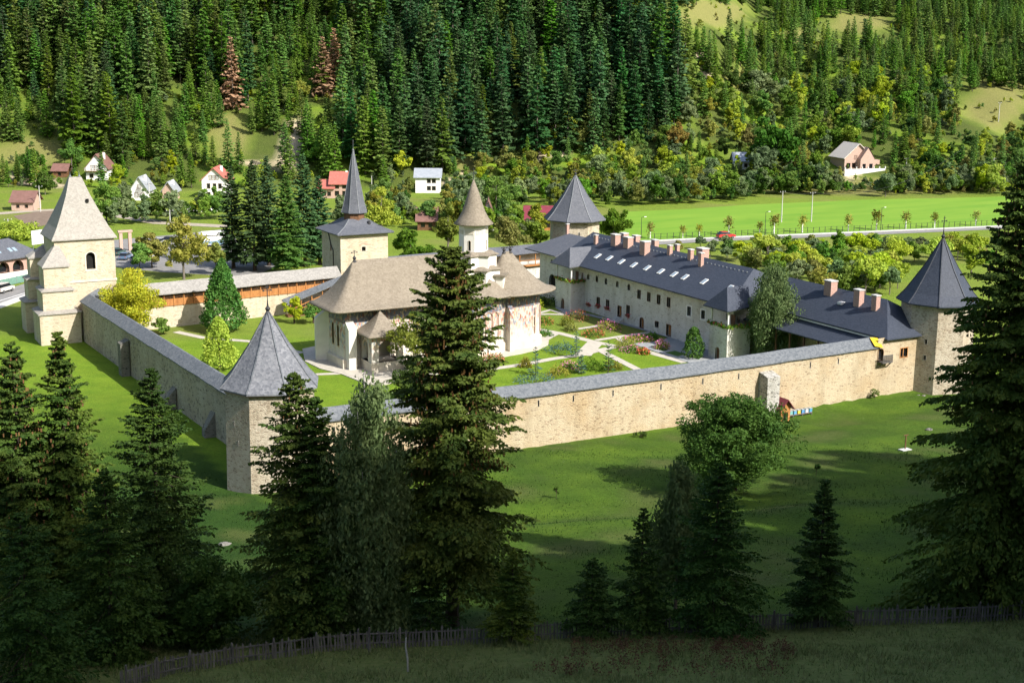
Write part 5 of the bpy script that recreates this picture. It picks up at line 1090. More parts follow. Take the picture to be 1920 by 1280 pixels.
def bush(name, label, p, r, h, m, seed, n=500, size=.09, cat='shrub', fl=None, nf=60, fs=.08, z0=0.0):
    rs = np.random.RandomState(seed); a = rs.normal(size=(n, 3)); a /= np.linalg.norm(a, axis=1, keepdims=True); a[:, 2] = np.abs(a[:, 2]); lump = 1+.18*np.sin(a[:, 0]*5+seed)+.14*np.sin(a[:, 1]*6)
    q = a*np.array([r, r, h])*(rs.uniform(.55, 1, n)*lump)[:, None]; q[:, 2] += z0
    t = thing(name, label, cat, tuple(p)); mb = MB()
    for k in range(5): mb.tube([(0, 0, -.1), (math.cos(k*1.3)*r*.3, math.sin(k*1.3)*r*.3, h*.4), (math.cos(k*1.3)*r*.6, math.sin(k*1.3)*r*.6, h*.75)], [.03, .02, .01], 4)
    mb.build('stems', M['bark'], t); cards(q, size, m, 'foliage', t, seed)
    if fl:
        b = rs.normal(size=(nf, 3)); b /= np.linalg.norm(b, axis=1, keepdims=True); b[:, 2] = np.abs(b[:, 2])*1.05; cards(b*np.array([r, r, h])*rs.uniform(.85, 1.12, (nf, 1)), fs, fl, 'blossoms', t, seed+1)
    return t
RB = [((715, 140), 2.2, 1.7, 'flower_red', 'large red flowering rose bush by the loggia lawn'), ((485, 165), 2.0, 1.2, 'flower_red', 'wide rose bed with orange blooms near the apse'), ((922, 208), 2.2, 1.6, 'flower_pink', 'pink rose bush on the second lawn'), ((828, 248), 1.9, 1.1, 'flower_red', 'low red rose bush left of the pink one'), ((1125, 282), 2.4, 1.0, 'flower_pink', 'long low rose bed by the short path'), ((1212, 268), 1.3, 1.1, None, 'dark leafy shrub at the end of the rose bed'), ((1285, 335), 1.3, 1.5, 'flower_pink', 'rose bush in the paved court bed'), ((1080, 352), 1.8, .9, 'flower_pink', 'sparse pink roses on the front lawn'), ((1160, 366), 1.1, .9, 'flower_red', 'small rose clump right of the sparse pink roses'), ((660, 478), 1.5, 1.3, 'flower_pink', 'magenta flowering bush close to the south wall cap'), ((160, 410), 1.6, 1.0, 'flower_red', 'orange flowering clump below the south apse')]
for i, (q, r_, h_, fl, lb) in enumerate(RB): bush('rose_bush' if fl else 'shrub', lb, z7(*q), r_, h_, 'leaf' if i % 2 else 'leaf_olive', 70+i, 420, .10, 'shrub', fl, 150, .085)
for i, (q, r_, h_, m_, lb) in enumerate([((648, 178), 1.35, 1.5, 'leaf_olive', 'upper round clipped bush on the first lawn'), ((675, 214), 1.35, 1.4, 'leaf_olive', 'lower round clipped bush beside the crossing path'), ((1040, 328), 1.8, 1.5, 'leaf_olive', 'wide clipped olive bush at the path fork'), ((482, 245), 1.9, 1.0, 'thuja', 'spreading juniper beside the apse terrace'), ((610, 348), 2.5, 1.3, 'pine_blue', 'spreading blue green juniper on the curved lawn'), ((375, 455), 1.0, 1.4, 'leaf_olive', 'small olive ball bush beside the little pine'), ((595, 510), 2.0, 1.4, 'leaf_olive', 'olive brown shrub close behind the south wall'), ((830, 470), 1.9, 1.6, 'leaf', 'reddish green shrub between the two young pines'), ((960, 470), 1.4, 1.2, 'leaf_olive', 'flowering shrub right of the dark young pine'), ((450, 555), 3.2, 1.0, 'pine_blue', 'low creeping juniper along the south wall'), ((440, 60), 1.5, 1.8, 'leaf_lime', 'bright yellow green shrub at the apse corner'), ((480, 40), 1.6, 1.5, 'leaf_dark', 'dark shrub in the shaded corner by the archway'), ((530, 45), 2.2, 2.0, 'leaf_dark', 'dark hedge bush under the loggia wall')]):
    bush('clipped_bush' if i < 3 else 'shrub', lb, z7(*q), r_, h_, m_, 90+i, 700, .085, 'shrub')
for i, (q, h_, m_, lb) in enumerate([((710, 395), 4.2, 'pine_blue', 'thin young blue pine in the middle of the lawn'), ((925, 490), 4.6, 'spruce_dark', 'dark young pine just behind the south wall'), ((440, 510), 4.2, 'pine_blue', 'young pine with open branches near the left garden path'), ((745, 500), 2.8, 'pine_blue', 'small bluish pine below the thin young pine')]):
    p = z7(*q); v, f = spruce_np(h_, .95, 120+i, 26, 12, .08, .7, -.1, .5, .1, ragged=.5, twl=2)
    t = thing('young_pine', lb, 'tree', tuple(p)); trunk_mb(h_*.95, .06, .015, 6, 0, i).build('trunk', M['bark'], t); link('crown', mesh_np('crown', v, f, [M[m_]]), t)
# ------------------------------------------------------------------ beyond the walls
# grove and broadleaf trees around the car park
def mid_spruce(label, base, top, hw, seed, m='spruce_dark', group=None):
    p = Pz(base[0], base[1], 0); h = ztop(p, top); r = hw*proj(p)[2]/FPX
    def cf(): return spruce_np(h, r, seed, 150, 20, .10, .7, .45, .32, .34, ragged=.3, twl=3)
    def tf(): return trunk_mb(h*.97, .34, .04, 7, 0, seed)
    return tree('mid%d' % seed, 'spruce_tree', label, tuple(p), h, r, cf, tf, M[m], M['bark'], group)
for i, (b, tp, hw, m_, lb) in enumerate([((438, 503), 312, 36, 'spruce_dark', 'leftmost dark spruce of the grove behind the north wall'), ((478, 508), 300, 38, 'spruce_dark', 'second dark spruce of the grove from the left'), ((505, 498), 292, 34, 'spruce_dark', 'tallest dark spruce in the middle of the grove'), ((540, 513), 330, 42, 'spruce_young', 'bright yellowish spruce at the front of the grove'), ((572, 500), 288, 40, 'spruce_dark', 'dark spruce behind the bright yellowish one'), ((600, 496), 330, 34, 'spruce_dark', 'spruce next to the gate tower left side')]):
    mid_spruce(lb, b, tp, hw, 140+i, m_)
def mid_decid(kind, label, base, top, hw, seed, m_, z0=.1, n=44, nl=120, sz=.30, group=None, name='broadleaf_tree', z=0, cat='tree', p=None, shape=.9):
    p = Pz(base[0], base[1], z) if p is None else p
    h = ztop(p, top); r = hw*proj(p)[2]/FPX
    return fg_decid(kind, name, label, None, 0, 0, seed, m_, 'bark_grey', n, nl, sz, z0, shape, 0, max(.06, h*.02), .3, cat, group, p=p, hh=h, rr=r, limbs=6)
MD = [((262, 506), 452, 24, 'leaf', 'green bushy tree in front of the parked cars'), ((405, 515), 455, 24, 'leaf_olive', 'olive bush left of the spruce grove by the car park'), ((345, 524), 400, 54, 'leaf_olive', 'olive green tree behind the north wall by the cars'), ((285, 502), 425, 34, 'leaf_olive', 'thin half bare tree between the car park and left tower'), ((770, 500), 425, 42, 'leaf', 'bright green tree behind the gate tower'), ((840, 480), 375, 26, 'leaf_olive', 'golden green tree left of the church spire'), ((955, 478), 400, 36, 'leaf_olive', 'golden tree right of the church spire'), ((1005, 474), 412, 30, 'leaf', 'green tree between the golden one and the far tower'), ((1150, 455), 385, 36, 'leaf', 'round green tree right of the far tower'), ((715, 455), 345, 38, 'leaf_lime', 'light yellow green willow behind the gate spire'), ((752, 420), 360, 26, 'leaf_willow', 'grey green willow in front of the white house'), ((640, 440), 365, 28, 'leaf_willow', 'dark tree left of the gate spire by the red roof'), ((882, 400), 335, 36, 'leaf_willow', 'grey green tree behind the church spire'), ((930, 400), 325, 36, 'leaf', 'green tree to the right behind the church spire'), ((200, 415), 340, 36, 'leaf', 'leafy tree right of the bell tower roof'), ((230, 395), 337, 18, 'leaf_willow', 'grey green tree by the small grey house'), ((60, 332), 280, 24, 'leaf_dark', 'bushy dark tree on the dry slope at left'), ((85, 365), 322, 24, 'leaf_dark', 'dark tree below the dry slope at left'), ((135, 322), 258, 26, 'leaf', 'broad green tree behind the bell tower finial'), ((248, 400), 370, 9, 'leaf', 'small round tree on the verge by the houses'), ((272, 408), 350, 9, 'leaf_willow', 'slim tree on the verge by the houses'), ((375, 402), 365, 20, 'leaf_lime', 'small pale tree below the white gabled house'), ((30, 450), 415, 40, 'leaf_lime', 'yellow green riverside bushes behind the arcaded building'), ((100, 452), 420, 30, 'leaf_lime', 'light riverside bush left of the bell tower')]
for i, (b, tp, hw, m_, lb) in enumerate(MD): mid_decid('md%d' % i, lb, b, tp, hw, 160+i, m_, p=G(*b))

# houses --------------------------------------------------------------------
def house(name, label, base, wpx, rz, d_, h_, rh, wm, rm, rows, chim=True, gable_front=True, ov=.6, extra=None, wframe=None):
    """gabled house; front face centred at the pixel base, width given in pixels; rows = list of (z, [u positions -1..1], w, h)"""
    p = G(*base); w_ = wpx*proj(p)[2]/FPX; t = thing(name, label, 'house', tuple(p), rz); hw = w_/2
    m_ = MB(); hs = []
    for z, us, ww, hh in rows:
        for u in us: hs.append(rect(hw+u*hw, z, ww, hh))
    m_.facet((-hw, 0), (hw, 0), -3, h_, hs, .25); m_.facet((hw, 0), (hw, d_), -3, h_); m_.facet((hw, d_), (-hw, d_), -3, h_); m_.facet((-hw, d_), (-hw, 0), -3, h_)
    if gable_front: m_.add([(-hw, 0, h_), (hw, 0, h_), (0, 0, h_+rh), (-hw, d_, h_), (hw, d_, h_), (0, d_, h_+rh)], [(0, 1, 2), (4, 3, 5)])
    else: m_.add([(-hw, 0, h_), (-hw, d_, h_), (-hw, d_/2, h_+rh), (hw, 0, h_), (hw, d_, h_), (hw, d_/2, h_+rh)], [(1, 0, 2), (3, 4, 5)])
    m_.build('wall', wm, t)
    for lp in hs: opening(t, (-hw, 0), (hw, 0), lp, .22, wframe or M['wood2'], M['glass'], .08)
    r_ = MB(); k = ov*rh/(hw if gable_front else d_/2)
    if gable_front:
        for s in (-1, 1): r_.add([(s*(hw+ov), -ov, h_-k), (s*(hw+ov), d_+ov, h_-k), (0, d_+ov, h_+rh+.02), (0, -ov, h_+rh+.02), (s*(hw+ov), -ov, h_-k+.2), (s*(hw+ov), d_+ov, h_-k+.2), (0, d_+ov, h_+rh+.24), (0, -ov, h_+rh+.24)], [(0, 1, 2, 3), (4, 5, 6, 7), (0, 3, 7, 4), (1, 5, 6, 2), (0, 4, 5, 1)])
    else:
        for s in (0, 1):
            y = -ov if s == 0 else d_+ov
            r_.add([(-hw-ov, y, h_-k), (hw+ov, y, h_-k), (hw+ov, d_/2, h_+rh+.02), (-hw-ov, d_/2, h_+rh+.02), (-hw-ov, y, h_-k+.2), (hw+ov, y, h_-k+.2), (hw+ov, d_/2, h_+rh+.24), (-hw-ov, d_/2, h_+rh+.24)], [(0, 1, 2, 3), (4, 5, 6, 7), (0, 4, 5, 1), (0, 3, 7, 4), (1, 2, 6, 5)])
    ro = r_.build('roof', rm, t)
    if chim: MB().box(hw*.4-.35, hw*.4+.35, d_*.5-.35, d_*.5+.35, h_+rh*.3, h_+rh+.35).build('chimney', M['white'], ro)
    if extra: extra(t, hw, h_, rh, d_)
    return t
M['red_roof'] = mat('red_tile', (.40, .13, .10), (.32, .095, .075), 1.5, .6); M['brown_roof'] = mat('brown_tile', (.14, .075, .06), (.19, .1, .085), 1, .7); M['tin'] = mat('tin_roof', (.33, .36, .39), (.42, .44, .47), 1, .35, metal=.3)
M['maroon'] = mat('maroon_roof', (.19, .035, .05), (.15, .03, .04), 1, .5); M['hollow'] = mat('hollow_brick', (.46, .33, .27), (.40, .27, .21), 4, .9)
def balc(z, dep=1.2, m_='wood2'):
    def f(t, hw, h_, rh, d_):
        MB().box(-hw, hw, -dep, 0, z-.15, z).build('balcony_floor', M[m_], t)
        for k in range(9): MB().box(-hw+2*hw*k/8-.05, -hw+2*hw*k/8+.05, -dep, -dep+.08, z, z+.9).build('baluster', M['white'], t)
        MB().box(-hw, hw, -dep-.03, -dep+.1, z+.86, z+.97).build('handrail', M['white'], t)
    return f
faceY = -R(28)
house('chalet', 'white and timber chalet with brown gable below the spruces', (182, 338), 40, faceY, 9, 4.2, 4.2, M['white'], M['brown_roof'], [(.8, (-.5, .5), 1.2, 1.3), (3.4, (-.35, .05, .4), 1.2, 1.5)], extra=balc(3.1))
house('small_house', 'small grey tin roofed house with pale gable', (262, 376), 30, faceY, 8, 3.4, 3.4, M['white'], M['tin'], [(.9, (-.4, .4), 1, 1.3), (3.6, (0,), 1, 1.1)])
house('small_house', 'little tin roofed house with red brick front', (316, 376), 22, faceY, 7, 3.0, 2.4, M['hollow'], M['tin'], [(.8, (-.4, .4), .9, 1.2)])
house('gabled_house', 'three storey white house with red gable roof', (402, 372), 45, faceY, 10, 5.6, 3.4, M['white'], M['red_roof'], [(.5, (-.45, .05, .5), .9, 1.3), (3.0, (-.45, .05, .5), .9, 1.4), (5.6, (-.28, .0, .28), .8, 1.3)])
house('red_roof_house', 'house with bright red roof left of the gate spire', (640, 372), 40, faceY, 8, 4.6, 3.0, M['hollow'], M['red_roof'], [(.8, (-.4, .3), 1.2, 1.4), (3.0, (-.4, .3), 1.2, 1.3)], gable_front=False)
house('red_roof_annex', 'low red roofed annex beside the red roofed house', (612, 372), 26, faceY, 7, 3.2, 2.0, M['hollow'], M['red_roof'], [(.8, (-.3, .4), 1, 1.2)], chim=False, gable_front=False)
house('white_house', 'white two storey house with grey tin roof below the forest', (802, 362), 46, faceY, 9, 5.0, 2.2, M['white'], M['tin'], [(.9, (.1, .5), 1.1, 1.2), (3.2, (.1, .5), 1.1, 1.2)], chim=False, gable_front=False)
house('shed', 'brown roofed shed beside the village lane', (42, 395), 40, faceY, 7, 2.6, 2.4, M['hollow'], M['brown_roof'], [(.8, (-.4, .4), .8, .8)], chim=False, gable_front=False)
house('barn', 'small dark brown barn on the slope by the chalet', (112, 333), 26, faceY, 6, 2.4, 1.8, M['wood2'], M['brown_roof'], [(.6, (0,), 1, 1.2)], chim=False, gable_front=False)
house('brown_house', 'brown roofed house among trees behind the church', (800, 432), 34, faceY, 7, 2.6, 2.6, M['wood2'], M['brown_roof'], [(.8, (-.4, .4), 1, 1.2)], chim=False, gable_front=False)
house('maroon_pavilion', 'timber pavilion with maroon roof left of the far tower', (1012, 432), 52, faceY, 10, 2.9, 2.6, M['wood'], M['maroon'], [(.8, (-.5, 0, .5), 1.6, 1.4)], chim=False, gable_front=False)
house('grey_roof_house', 'house with dark pointed roof behind the church spire', (915, 432), 22, faceY, 8, 3.6, 3.8, M['white'], M['brown_roof'], [(.8, (0,), 1, 1.3)], chim=False)
def brickx(t, hw, h_, rh, d_):
    MB().box(hw-.2, hw+4.0, 1.5, d_-1, -2, 3.0).build('side_wing', M['hollow'], t); MB().box(-hw-2, hw+3, -4.2, -3.9, -3, .6).build('terrace_wall', M['white'], t)
    w2 = MB(); w2.add([(-hw*.1, -2.6, h_-.6), (-hw*.1, d_*.6, h_-.6), (hw*.45, d_*.6, h_+rh*.8), (hw*.45, -2.6, h_+rh*.8), (hw, -2.6, h_-.6), (hw, d_*.6, h_-.6)], [(0, 3, 2, 1), (4, 5, 2, 3)]); w2.add([(-hw*.1+.1, -2.4, -2.5), (hw-.1, -2.4, -2.5), (hw-.1, -2.4, h_-.6), (hw*.45, -2.4, h_+rh*.75), (-hw*.1+.1, -2.4, h_-.6)], [(0, 1, 2, 3, 4)]); w2.add([(hw-.1, -2.4, -2.5), (hw-.1, 1, -2.5), (hw-.1, 1, h_-.6), (hw-.1, -2.4, h_-.6)], [(0, 1, 2, 3)]); w2.add([(-hw*.1+.1, -2.4, -2.5), (-hw*.1+.1, 1, -2.5), (-hw*.1+.1, 1, h_-.6), (-hw*.1+.1, -2.4, h_-.6)], [(3, 2, 1, 0)]); w2.build('front_gable', M['hollow'], t)
    for u in (.2, .7): MB().box(hw*u-.6, hw*u+.6, -2.46, -2.3, .6, 2.1).build('window', M['glass'], t)
    for k in range(8): MB().box(-hw-2+k*(2*hw+5)/7-.12, -hw-2+k*(2*hw+5)/7+.12, -4.3, -3.8, .6, 1.3).build('terrace_pillar', M['white'], t)
house('unfinished_house', 'unfinished hollow brick house with pale roofs on the right hillside', (1608, 318), 56, faceY+.25, 10, 4.2, 4.4, M['hollow'], mat('pale_boards', (.66, .60, .54), (.58, .52, .46), 2, .8), [(.8, (-.7, -.3), 1.3, 1.4), (3.5, (-.2,), 1, 1.3)], chim=False, extra=brickx)
house('hidden_house', 'white walls of a house half hidden by the big round tree at right', (1392, 318), 30, faceY, 7, 3.0, 2.4, M['white'], M['tin'], [(.8, (-.5, .4), 1, 1.2)], chim=False, gable_front=False)

# arcaded building at the left edge
t = thing('arcade_building', 'long arcaded building with grey roof and skylights at left edge', 'building', (0, 0, 0))
a_ = Pz(-150, 553, 0); b_ = Pz(75, 516, 0); dv = Vector((b_[0]-a_[0], b_[1]-a_[1])); Lb = dv.length; dv.normalize(); ob = Vector((dv.y, -dv.x))
Q = lambda u, e, z: (a_[0]+dv.x*u+ob.x*e, a_[1]+dv.y*u+ob.y*e, z)
nar = int(Lb/3.0); lps = [arch((k+.5)*Lb/nar, 1.6, Lb/nar-.8, 2.1, 8) for k in range(nar)]
w = MB(); w.facet(Q(0, 0, 0)[:2], Q(Lb, 0, 0)[:2], -.3, 4.2, lps, 1.2); w.facet(Q(Lb, 0, 0)[:2], Q(Lb, -9, 0)[:2], -.3, 4.2); w.build('wall', M['brick'], t)
for lp in lps: opening(t, Q(0, 0, 0)[:2], Q(Lb, 0, 0)[:2], lp, 1.2, M['brick'], M['glass'], .05, 'arch_opening')
w = MB(); w.add([Q(0, .04, -.2), Q(Lb, .04, -.2), Q(Lb, .04, 1.5), Q(0, .04, 1.5)], [(0, 1, 2, 3)]); w.build('plinth', M['white'], t)
w = MB(); w.loft([[Q(-.5, .7, 4.1), Q(-.5, .7, 4.3), Q(-.5, -5, 7.4), Q(-.5, -10.5, 4.3), Q(-.5, -10.5, 4.1)], [Q(Lb+.7, .7, 4.1), Q(Lb+.7, .7, 4.3), Q(Lb-3, -5, 7.4), Q(Lb+.7, -10.5, 4.3), Q(Lb+.7, -10.5, 4.1)]], True, True); ro = w.build('roof', M['slate2'], t)
for u in (.66, .70, .80, .84):
    w = MB(); u *= Lb; w.add([Q(u-.35, -1.2, 5.4), Q(u+.35, -1.2, 5.4), Q(u+.35, -2.2, 5.95), Q(u-.35, -2.2, 5.95), Q(u-.35, -1.2, 5.15), Q(u+.35, -1.2, 5.15), Q(u+.35, -2.2, 5.7), Q(u-.35, -2.2, 5.7)], [(0, 1, 2, 3), (4, 5, 1, 0), (5, 6, 2, 1), (7, 4, 0, 3)]); w.build('skylight', M['skylight'], ro)
# green screen fence along the left road
t = thing('screen_fence', 'green mesh screen fence along the left road', 'fence'); a2, b2 = Pz(-40, 548, 0), Pz(72, 523, 0)
for k in range(9):
    f = k/8; q = a2*(1-f)+b2*f; MB().box(q[0]-.04, q[0]+.04, q[1]-.04, q[1]+.04, 0, 1.5).build('post', M['lead'], t)
    if k < 8:
        q2 = a2*(1-f-.125)+b2*(f+.125); w = MB(); w.bar((q[0], q[1], .75), (q2[0], q2[1], .75), .03, 1.35); w.build('mesh_panel', mat('green_mesh', (.10, .2, .16), (.14, .25, .2), 2, .8) if k == 0 else bpy.data.materials['green_mesh'], t)

# vehicles ------------------------------------------------------------------
def car(label, p, rz, col, L=4.2, h=1.5, van=False, group=None, cat='car', name='parked_car'):
    t = thing(name, label, cat, (p[0], p[1], .05), rz, group); w_ = .86
    key = ('paint%.2f%.2f%.2f' % col); pm = bpy.data.materials.get(key) or mat(key, col, rough=.3, spec=.6)
    def ext(prof, ws, nm, m_, par):
        rings = []
        for wd, inset in ((-1, 0), (1, 0)):
            rings.append([(x*L/4.2, wd*ws(z), z*h/1.5) for x, z in prof])
        return MB().loft(rings, True, True).build(nm, m_, par)
    low = [(-2.1, .35), (2.05, .35), (2.1, .65), (1.95, .8), (1.0, .93), (-1.9, .95), (-2.1, .8)]
    cab = [(-2.0, .93), (1.15, .91), (.25 if not van else .7, 1.42), (-1.35 if not van else -1.9, 1.47)]
    b = ext(low, lambda z: w_*(1.0 if z < .9 else .97), 'body', pm, t); c = ext(cab, lambda z: w_*(.95 if z < 1 else .78), 'cabin', M['glass'], t)
    rp = [(-1.32 if not van else -1.9, 1.44), (.28 if not van else .72, 1.41), (.1 if not van else .55, 1.5), (-1.2 if not van else -1.85, 1.52)]
    ext(rp, lambda z: w_*.79, 'roof_panel', pm, c)
    for sx in (-1.3, 1.3):
        for sy in (-1, 1):
            m_ = MB(); n = 12; m_.loft([[(sx*L/4.2+.32*math.cos(6.283*k/n), sy*(w_-.2), .32+.32*math.sin(6.283*k/n)) for k in range(n)], [(sx*L/4.2+.32*math.cos(6.283*k/n), sy*(w_+.02), .32+.32*math.sin(6.283*k/n)) for k in range(n)]], True, True); wl = m_.build('wheel', M['iron'], t)
            m_ = MB(); m_.loft([[(sx*L/4.2+.17*math.cos(6.283*k/8), sy*(w_+.021), .32+.17*math.sin(6.283*k/8)) for k in range(8)], [(sx*L/4.2+.17*math.cos(6.283*k/8), sy*(w_+.03), .32+.17*math.sin(6.283*k/8)) for k in range(8)]], True, True).build('rim', M['lead'], wl)
    for sy in (-.6, .6): MB().box(L/2-.06, L/2+.01, sy-.16, sy+.16, .6*h/1.5, .75*h/1.5).build('headlight', M['white'], t); MB().box(-L/2-.01, -L/2+.05, sy-.14, sy+.14, .62*h/1.5, .8*h/1.5).build('tail_light', M['red_roof'], t)
    return t
rdir = math.atan2(*(Pz(1520, 443)-Pz(1215, 457))[[1, 0]])
car('red and white car driving along the orchard road', Pz(1361, 447), rdir, (.45, .03, .03), 4.6, 1.7)
MB_ = None
car('silver minivan on the road at the left edge', Pz(8, 548), math.atan2(*(Pz(75, 535)-Pz(0, 557))[[1, 0]]), (.5, .47, .43), 4.4, 1.8, True)
CP = [((222, 478), (.05, .1, .09), 'dark green car in the car park left row'), ((236, 486), (.10, .16, .25), 'blue car in the car park left row'), ((255, 491), (.45, .46, .48), 'silver car in the middle of the car park row'), ((276, 488), (.5, .5, .5), 'pale grey car near the thin tree'), ((262, 478), (.3, .02, .02), 'small red car at the back of the car park'), ((300, 458), (.4, .42, .45), 'silver car far back in the car park'), ((318, 455), (.05, .05, .06), 'black car far back in the car park'), ((395, 470), (.55, .56, .57), 'white car by the spruce grove')]
for i, (q, c, lb) in enumerate(CP): car(lb, Pz(*q), .9+.1*(i % 3), c, 4.1, 1.5, group='cars in the car park')
t = thing('market_kiosk', 'white kiosk with blue skirt beside the spruce grove', 'kiosk', tuple(Pz(396, 458))); MB().box(-2.6, 2.6, -1.5, 1.5, 0, 1.0).build('blue_skirt', mat('blue_tarp', (.16, .26, .36), rough=.6), t); MB().box(-2.5, 2.5, -1.4, 1.4, 1.0, 2.4).build('body', M['white'], t); MB().loft([[(-2.9, -1.8, 2.4), (2.9, -1.8, 2.4), (2.9, 1.8, 2.4), (-2.9, 1.8, 2.4)], [(-2.2, -.3, 3.1), (2.2, -.3, 3.1), (2.2, .3, 3.1), (-2.2, .3, 3.1)]], True, True).build('roof', M['white'], t)
t = thing('brick_gate', 'brick gate pillars by the car park entrance', 'gate', tuple(Pz(236, 470)))
for dx in (-1.0, 1.0): MB().box(dx-.35, dx+.35, -.35, .35, 0, 4.2).build('pillar', M['hollow'], t)
MB().box(-1.6, 1.6, -.5, .5, 4.2, 4.6).build('lintel', M['hollow'], t)
t = thing('advert_board', 'white notice board behind the bell tower roof', 'sign', tuple(Pz(72, 470)), .5); MB().box(-1.6, 1.6, -.1, .1, 1.5, 4.6).build('panel', M['white'], t)
for dx in (-1.2, 1.2): MB().box(dx-.06, dx+.06, .1, .2, 0, 4.4).build('post', M['lead'], t)

# poles, roadside trees, fences ------------------------------------------------
def pole(label, base, top, arms=1, m_='conc', r=.16, kind='utility_pole', cat='pole', lamp=False, depth_z=0, p=None):
    p = Pz(base[0], base[1], depth_z) if p is None else p; h = ztop(p, top); t = thing(kind, label, cat, tuple(p))
    MB().revolve([(r, -.3), (r*.9, h*.3), (r*.55, h)], (0, 0), 8).build('shaft', M[m_], t)
    if arms: m = MB(); m.bar((-.9, 0, h-.35), (.9, 0, h-.35), .12); m.build('crossarm', M['iron'], t); [MB().revolve([(.06, h-.28), (.08, h-.2), (.03, h-.05)], (dx, 0), 6).build('insulator', M['white'], t) for dx in (-.8, 0, .8)]
    if lamp: m = MB(); m.bar((0, 0, h), (.9, 0, h+.15), .08); m.build('lamp_arm', M['iron'], t); MB().box(.75, 1.35, -.12, .12, h+.08, h+.2).build('lamp_head', M['white'], t)
    return t, Vector((p[0], p[1], p[2]+h-.2))
_, w1 = pole('left white concrete utility pole of the pair in the field', (1465, 417), 358); _, w2 = pole('right white concrete utility pole of the pair in the field', (1521, 416), 360)
pole('concrete utility pole beside the village lane', (76, 397), 348, p=G(76, 397)); pole('pale concrete pole by the small grey house', (281, 385), 343, p=G(281, 385)); pole('pale pole behind the riverside bushes', (17, 445), 410); pole('concrete pole above the olive green tree', (320, 436), 393); pole('thin pole right of the gate spire', (697, 350), 330, 0, p=G(697, 350)); pole('distant pole on the yellow slope at right', (1872, 228), 192, p=G(1872, 228)); pole('distant pole right of the unfinished house', (1699, 313), 296, p=G(1699, 313)); pole('distant pole near the right picture edge', (1862, 320), 296, p=G(1862, 320))
pole('tall thin lamp post on the field edge by the far tower', (1202, 447), 408, 0, 'iron', .09, 'lamp_post', 'lamp', True); pole('tall thin lamp post behind the red car', (1434, 441), 398, 0, 'iron', .09, 'lamp_post', 'lamp', True); pole('tall thin lamp post at the right of the field', (1651, 433), 390, 0, 'iron', .09, 'lamp_post', 'lamp', True)
def wire(label, a, b, sag):
    pts = [a.lerp(b, k/14)-Vector((0, 0, sag*4*(k/14)*(1-k/14))) for k in range(15)]; tag(MB().tube(pts, [.045]*15, 4).build('power_line', M['iron']), label, 'power line')
wire('power line between the two field poles', w1, w2, .5); q = G(1800, 330); wire('power line sagging from the field poles toward the right hill', w2, Vector((q[0], q[1], q[2]+9)), 5)
for i, (x, yb, h_) in enumerate([(1219, 447, 3.4), (1280, 446, 2.6), (1311, 445, 2.8), (1366, 441, 4.0), (1424, 440, 2.8), (1451, 438, 4.2), (1504, 436, 3.8), (1590, 433, 3.6), (1643, 431, 4.4), (1698, 428.5, 3.8), (1752, 427, 3.4), (1829, 423, 3.4)]):
    p = Pz(x, yb, 0); t = thing('roadside_tree', 'pollarded tree with whitewashed trunk, %s from the far tower along the field road' % ('first second third fourth fifth sixth seventh eighth ninth tenth eleventh twelfth'.split()[i]), 'tree', tuple(p), i*.9, 'pollarded trees along the field road')
    if i == 0: tm_ = trunk_mb(2.3, .16, .12, 7, 0, 1, -.1).build('trunk', M['white'], t); rs = np.random.RandomState(3); q = rs.normal(size=(150, 3))*np.array([.5, .5, .65])+np.array([0, 0, 2.9]); cr_ = cards(q, .2, 'leaf_olive', 'crown', t, 4)
    else: link('trunk', tm_.data, t); link('crown', cr_.data, t)
    s = h_/3.6; t.scale = (s, s, s)
t = thing('field_fence', 'thin wire fence between the road and the green field', 'fence'); a2, b2 = Pz(1215, 449, 0), Pz(1860, 422.5, 0)
for k in range(60):
    f = k/59; q = a2*(1-f)+b2*f; MB().box(q[0]-.05, q[0]+.05, q[1]-.05, q[1]+.05, 0, 1.4).build('post', M['iron'], t)
for z in (.5, 1.3): MB().bar((a2[0], a2[1], z), (b2[0], b2[1], z), .04).build('wire', M['iron'], t)
t = thing('garden_fence', 'white panel fence below the white gabled house', 'fence', (0, 0, 0)); a2, b2 = G(338, 398), G(425, 396)
for k in range(10):
    f = k/9; q = a2*(1-f)+b2*f; MB().box(q[0]-.15, q[0]+.15, q[1]-.15, q[1]+.15, q[2]-.3, q[2]+2.2).build('pillar', M['white'], t)
    if k < 9: q2 = a2*(1-f-1/9)+b2*(f+1/9); MB().bar((q[0], q[1], q[2]+.5), (q2[0], q2[1], q2[2]+.5), .15, 1.0).build('panel', M['white'], t)

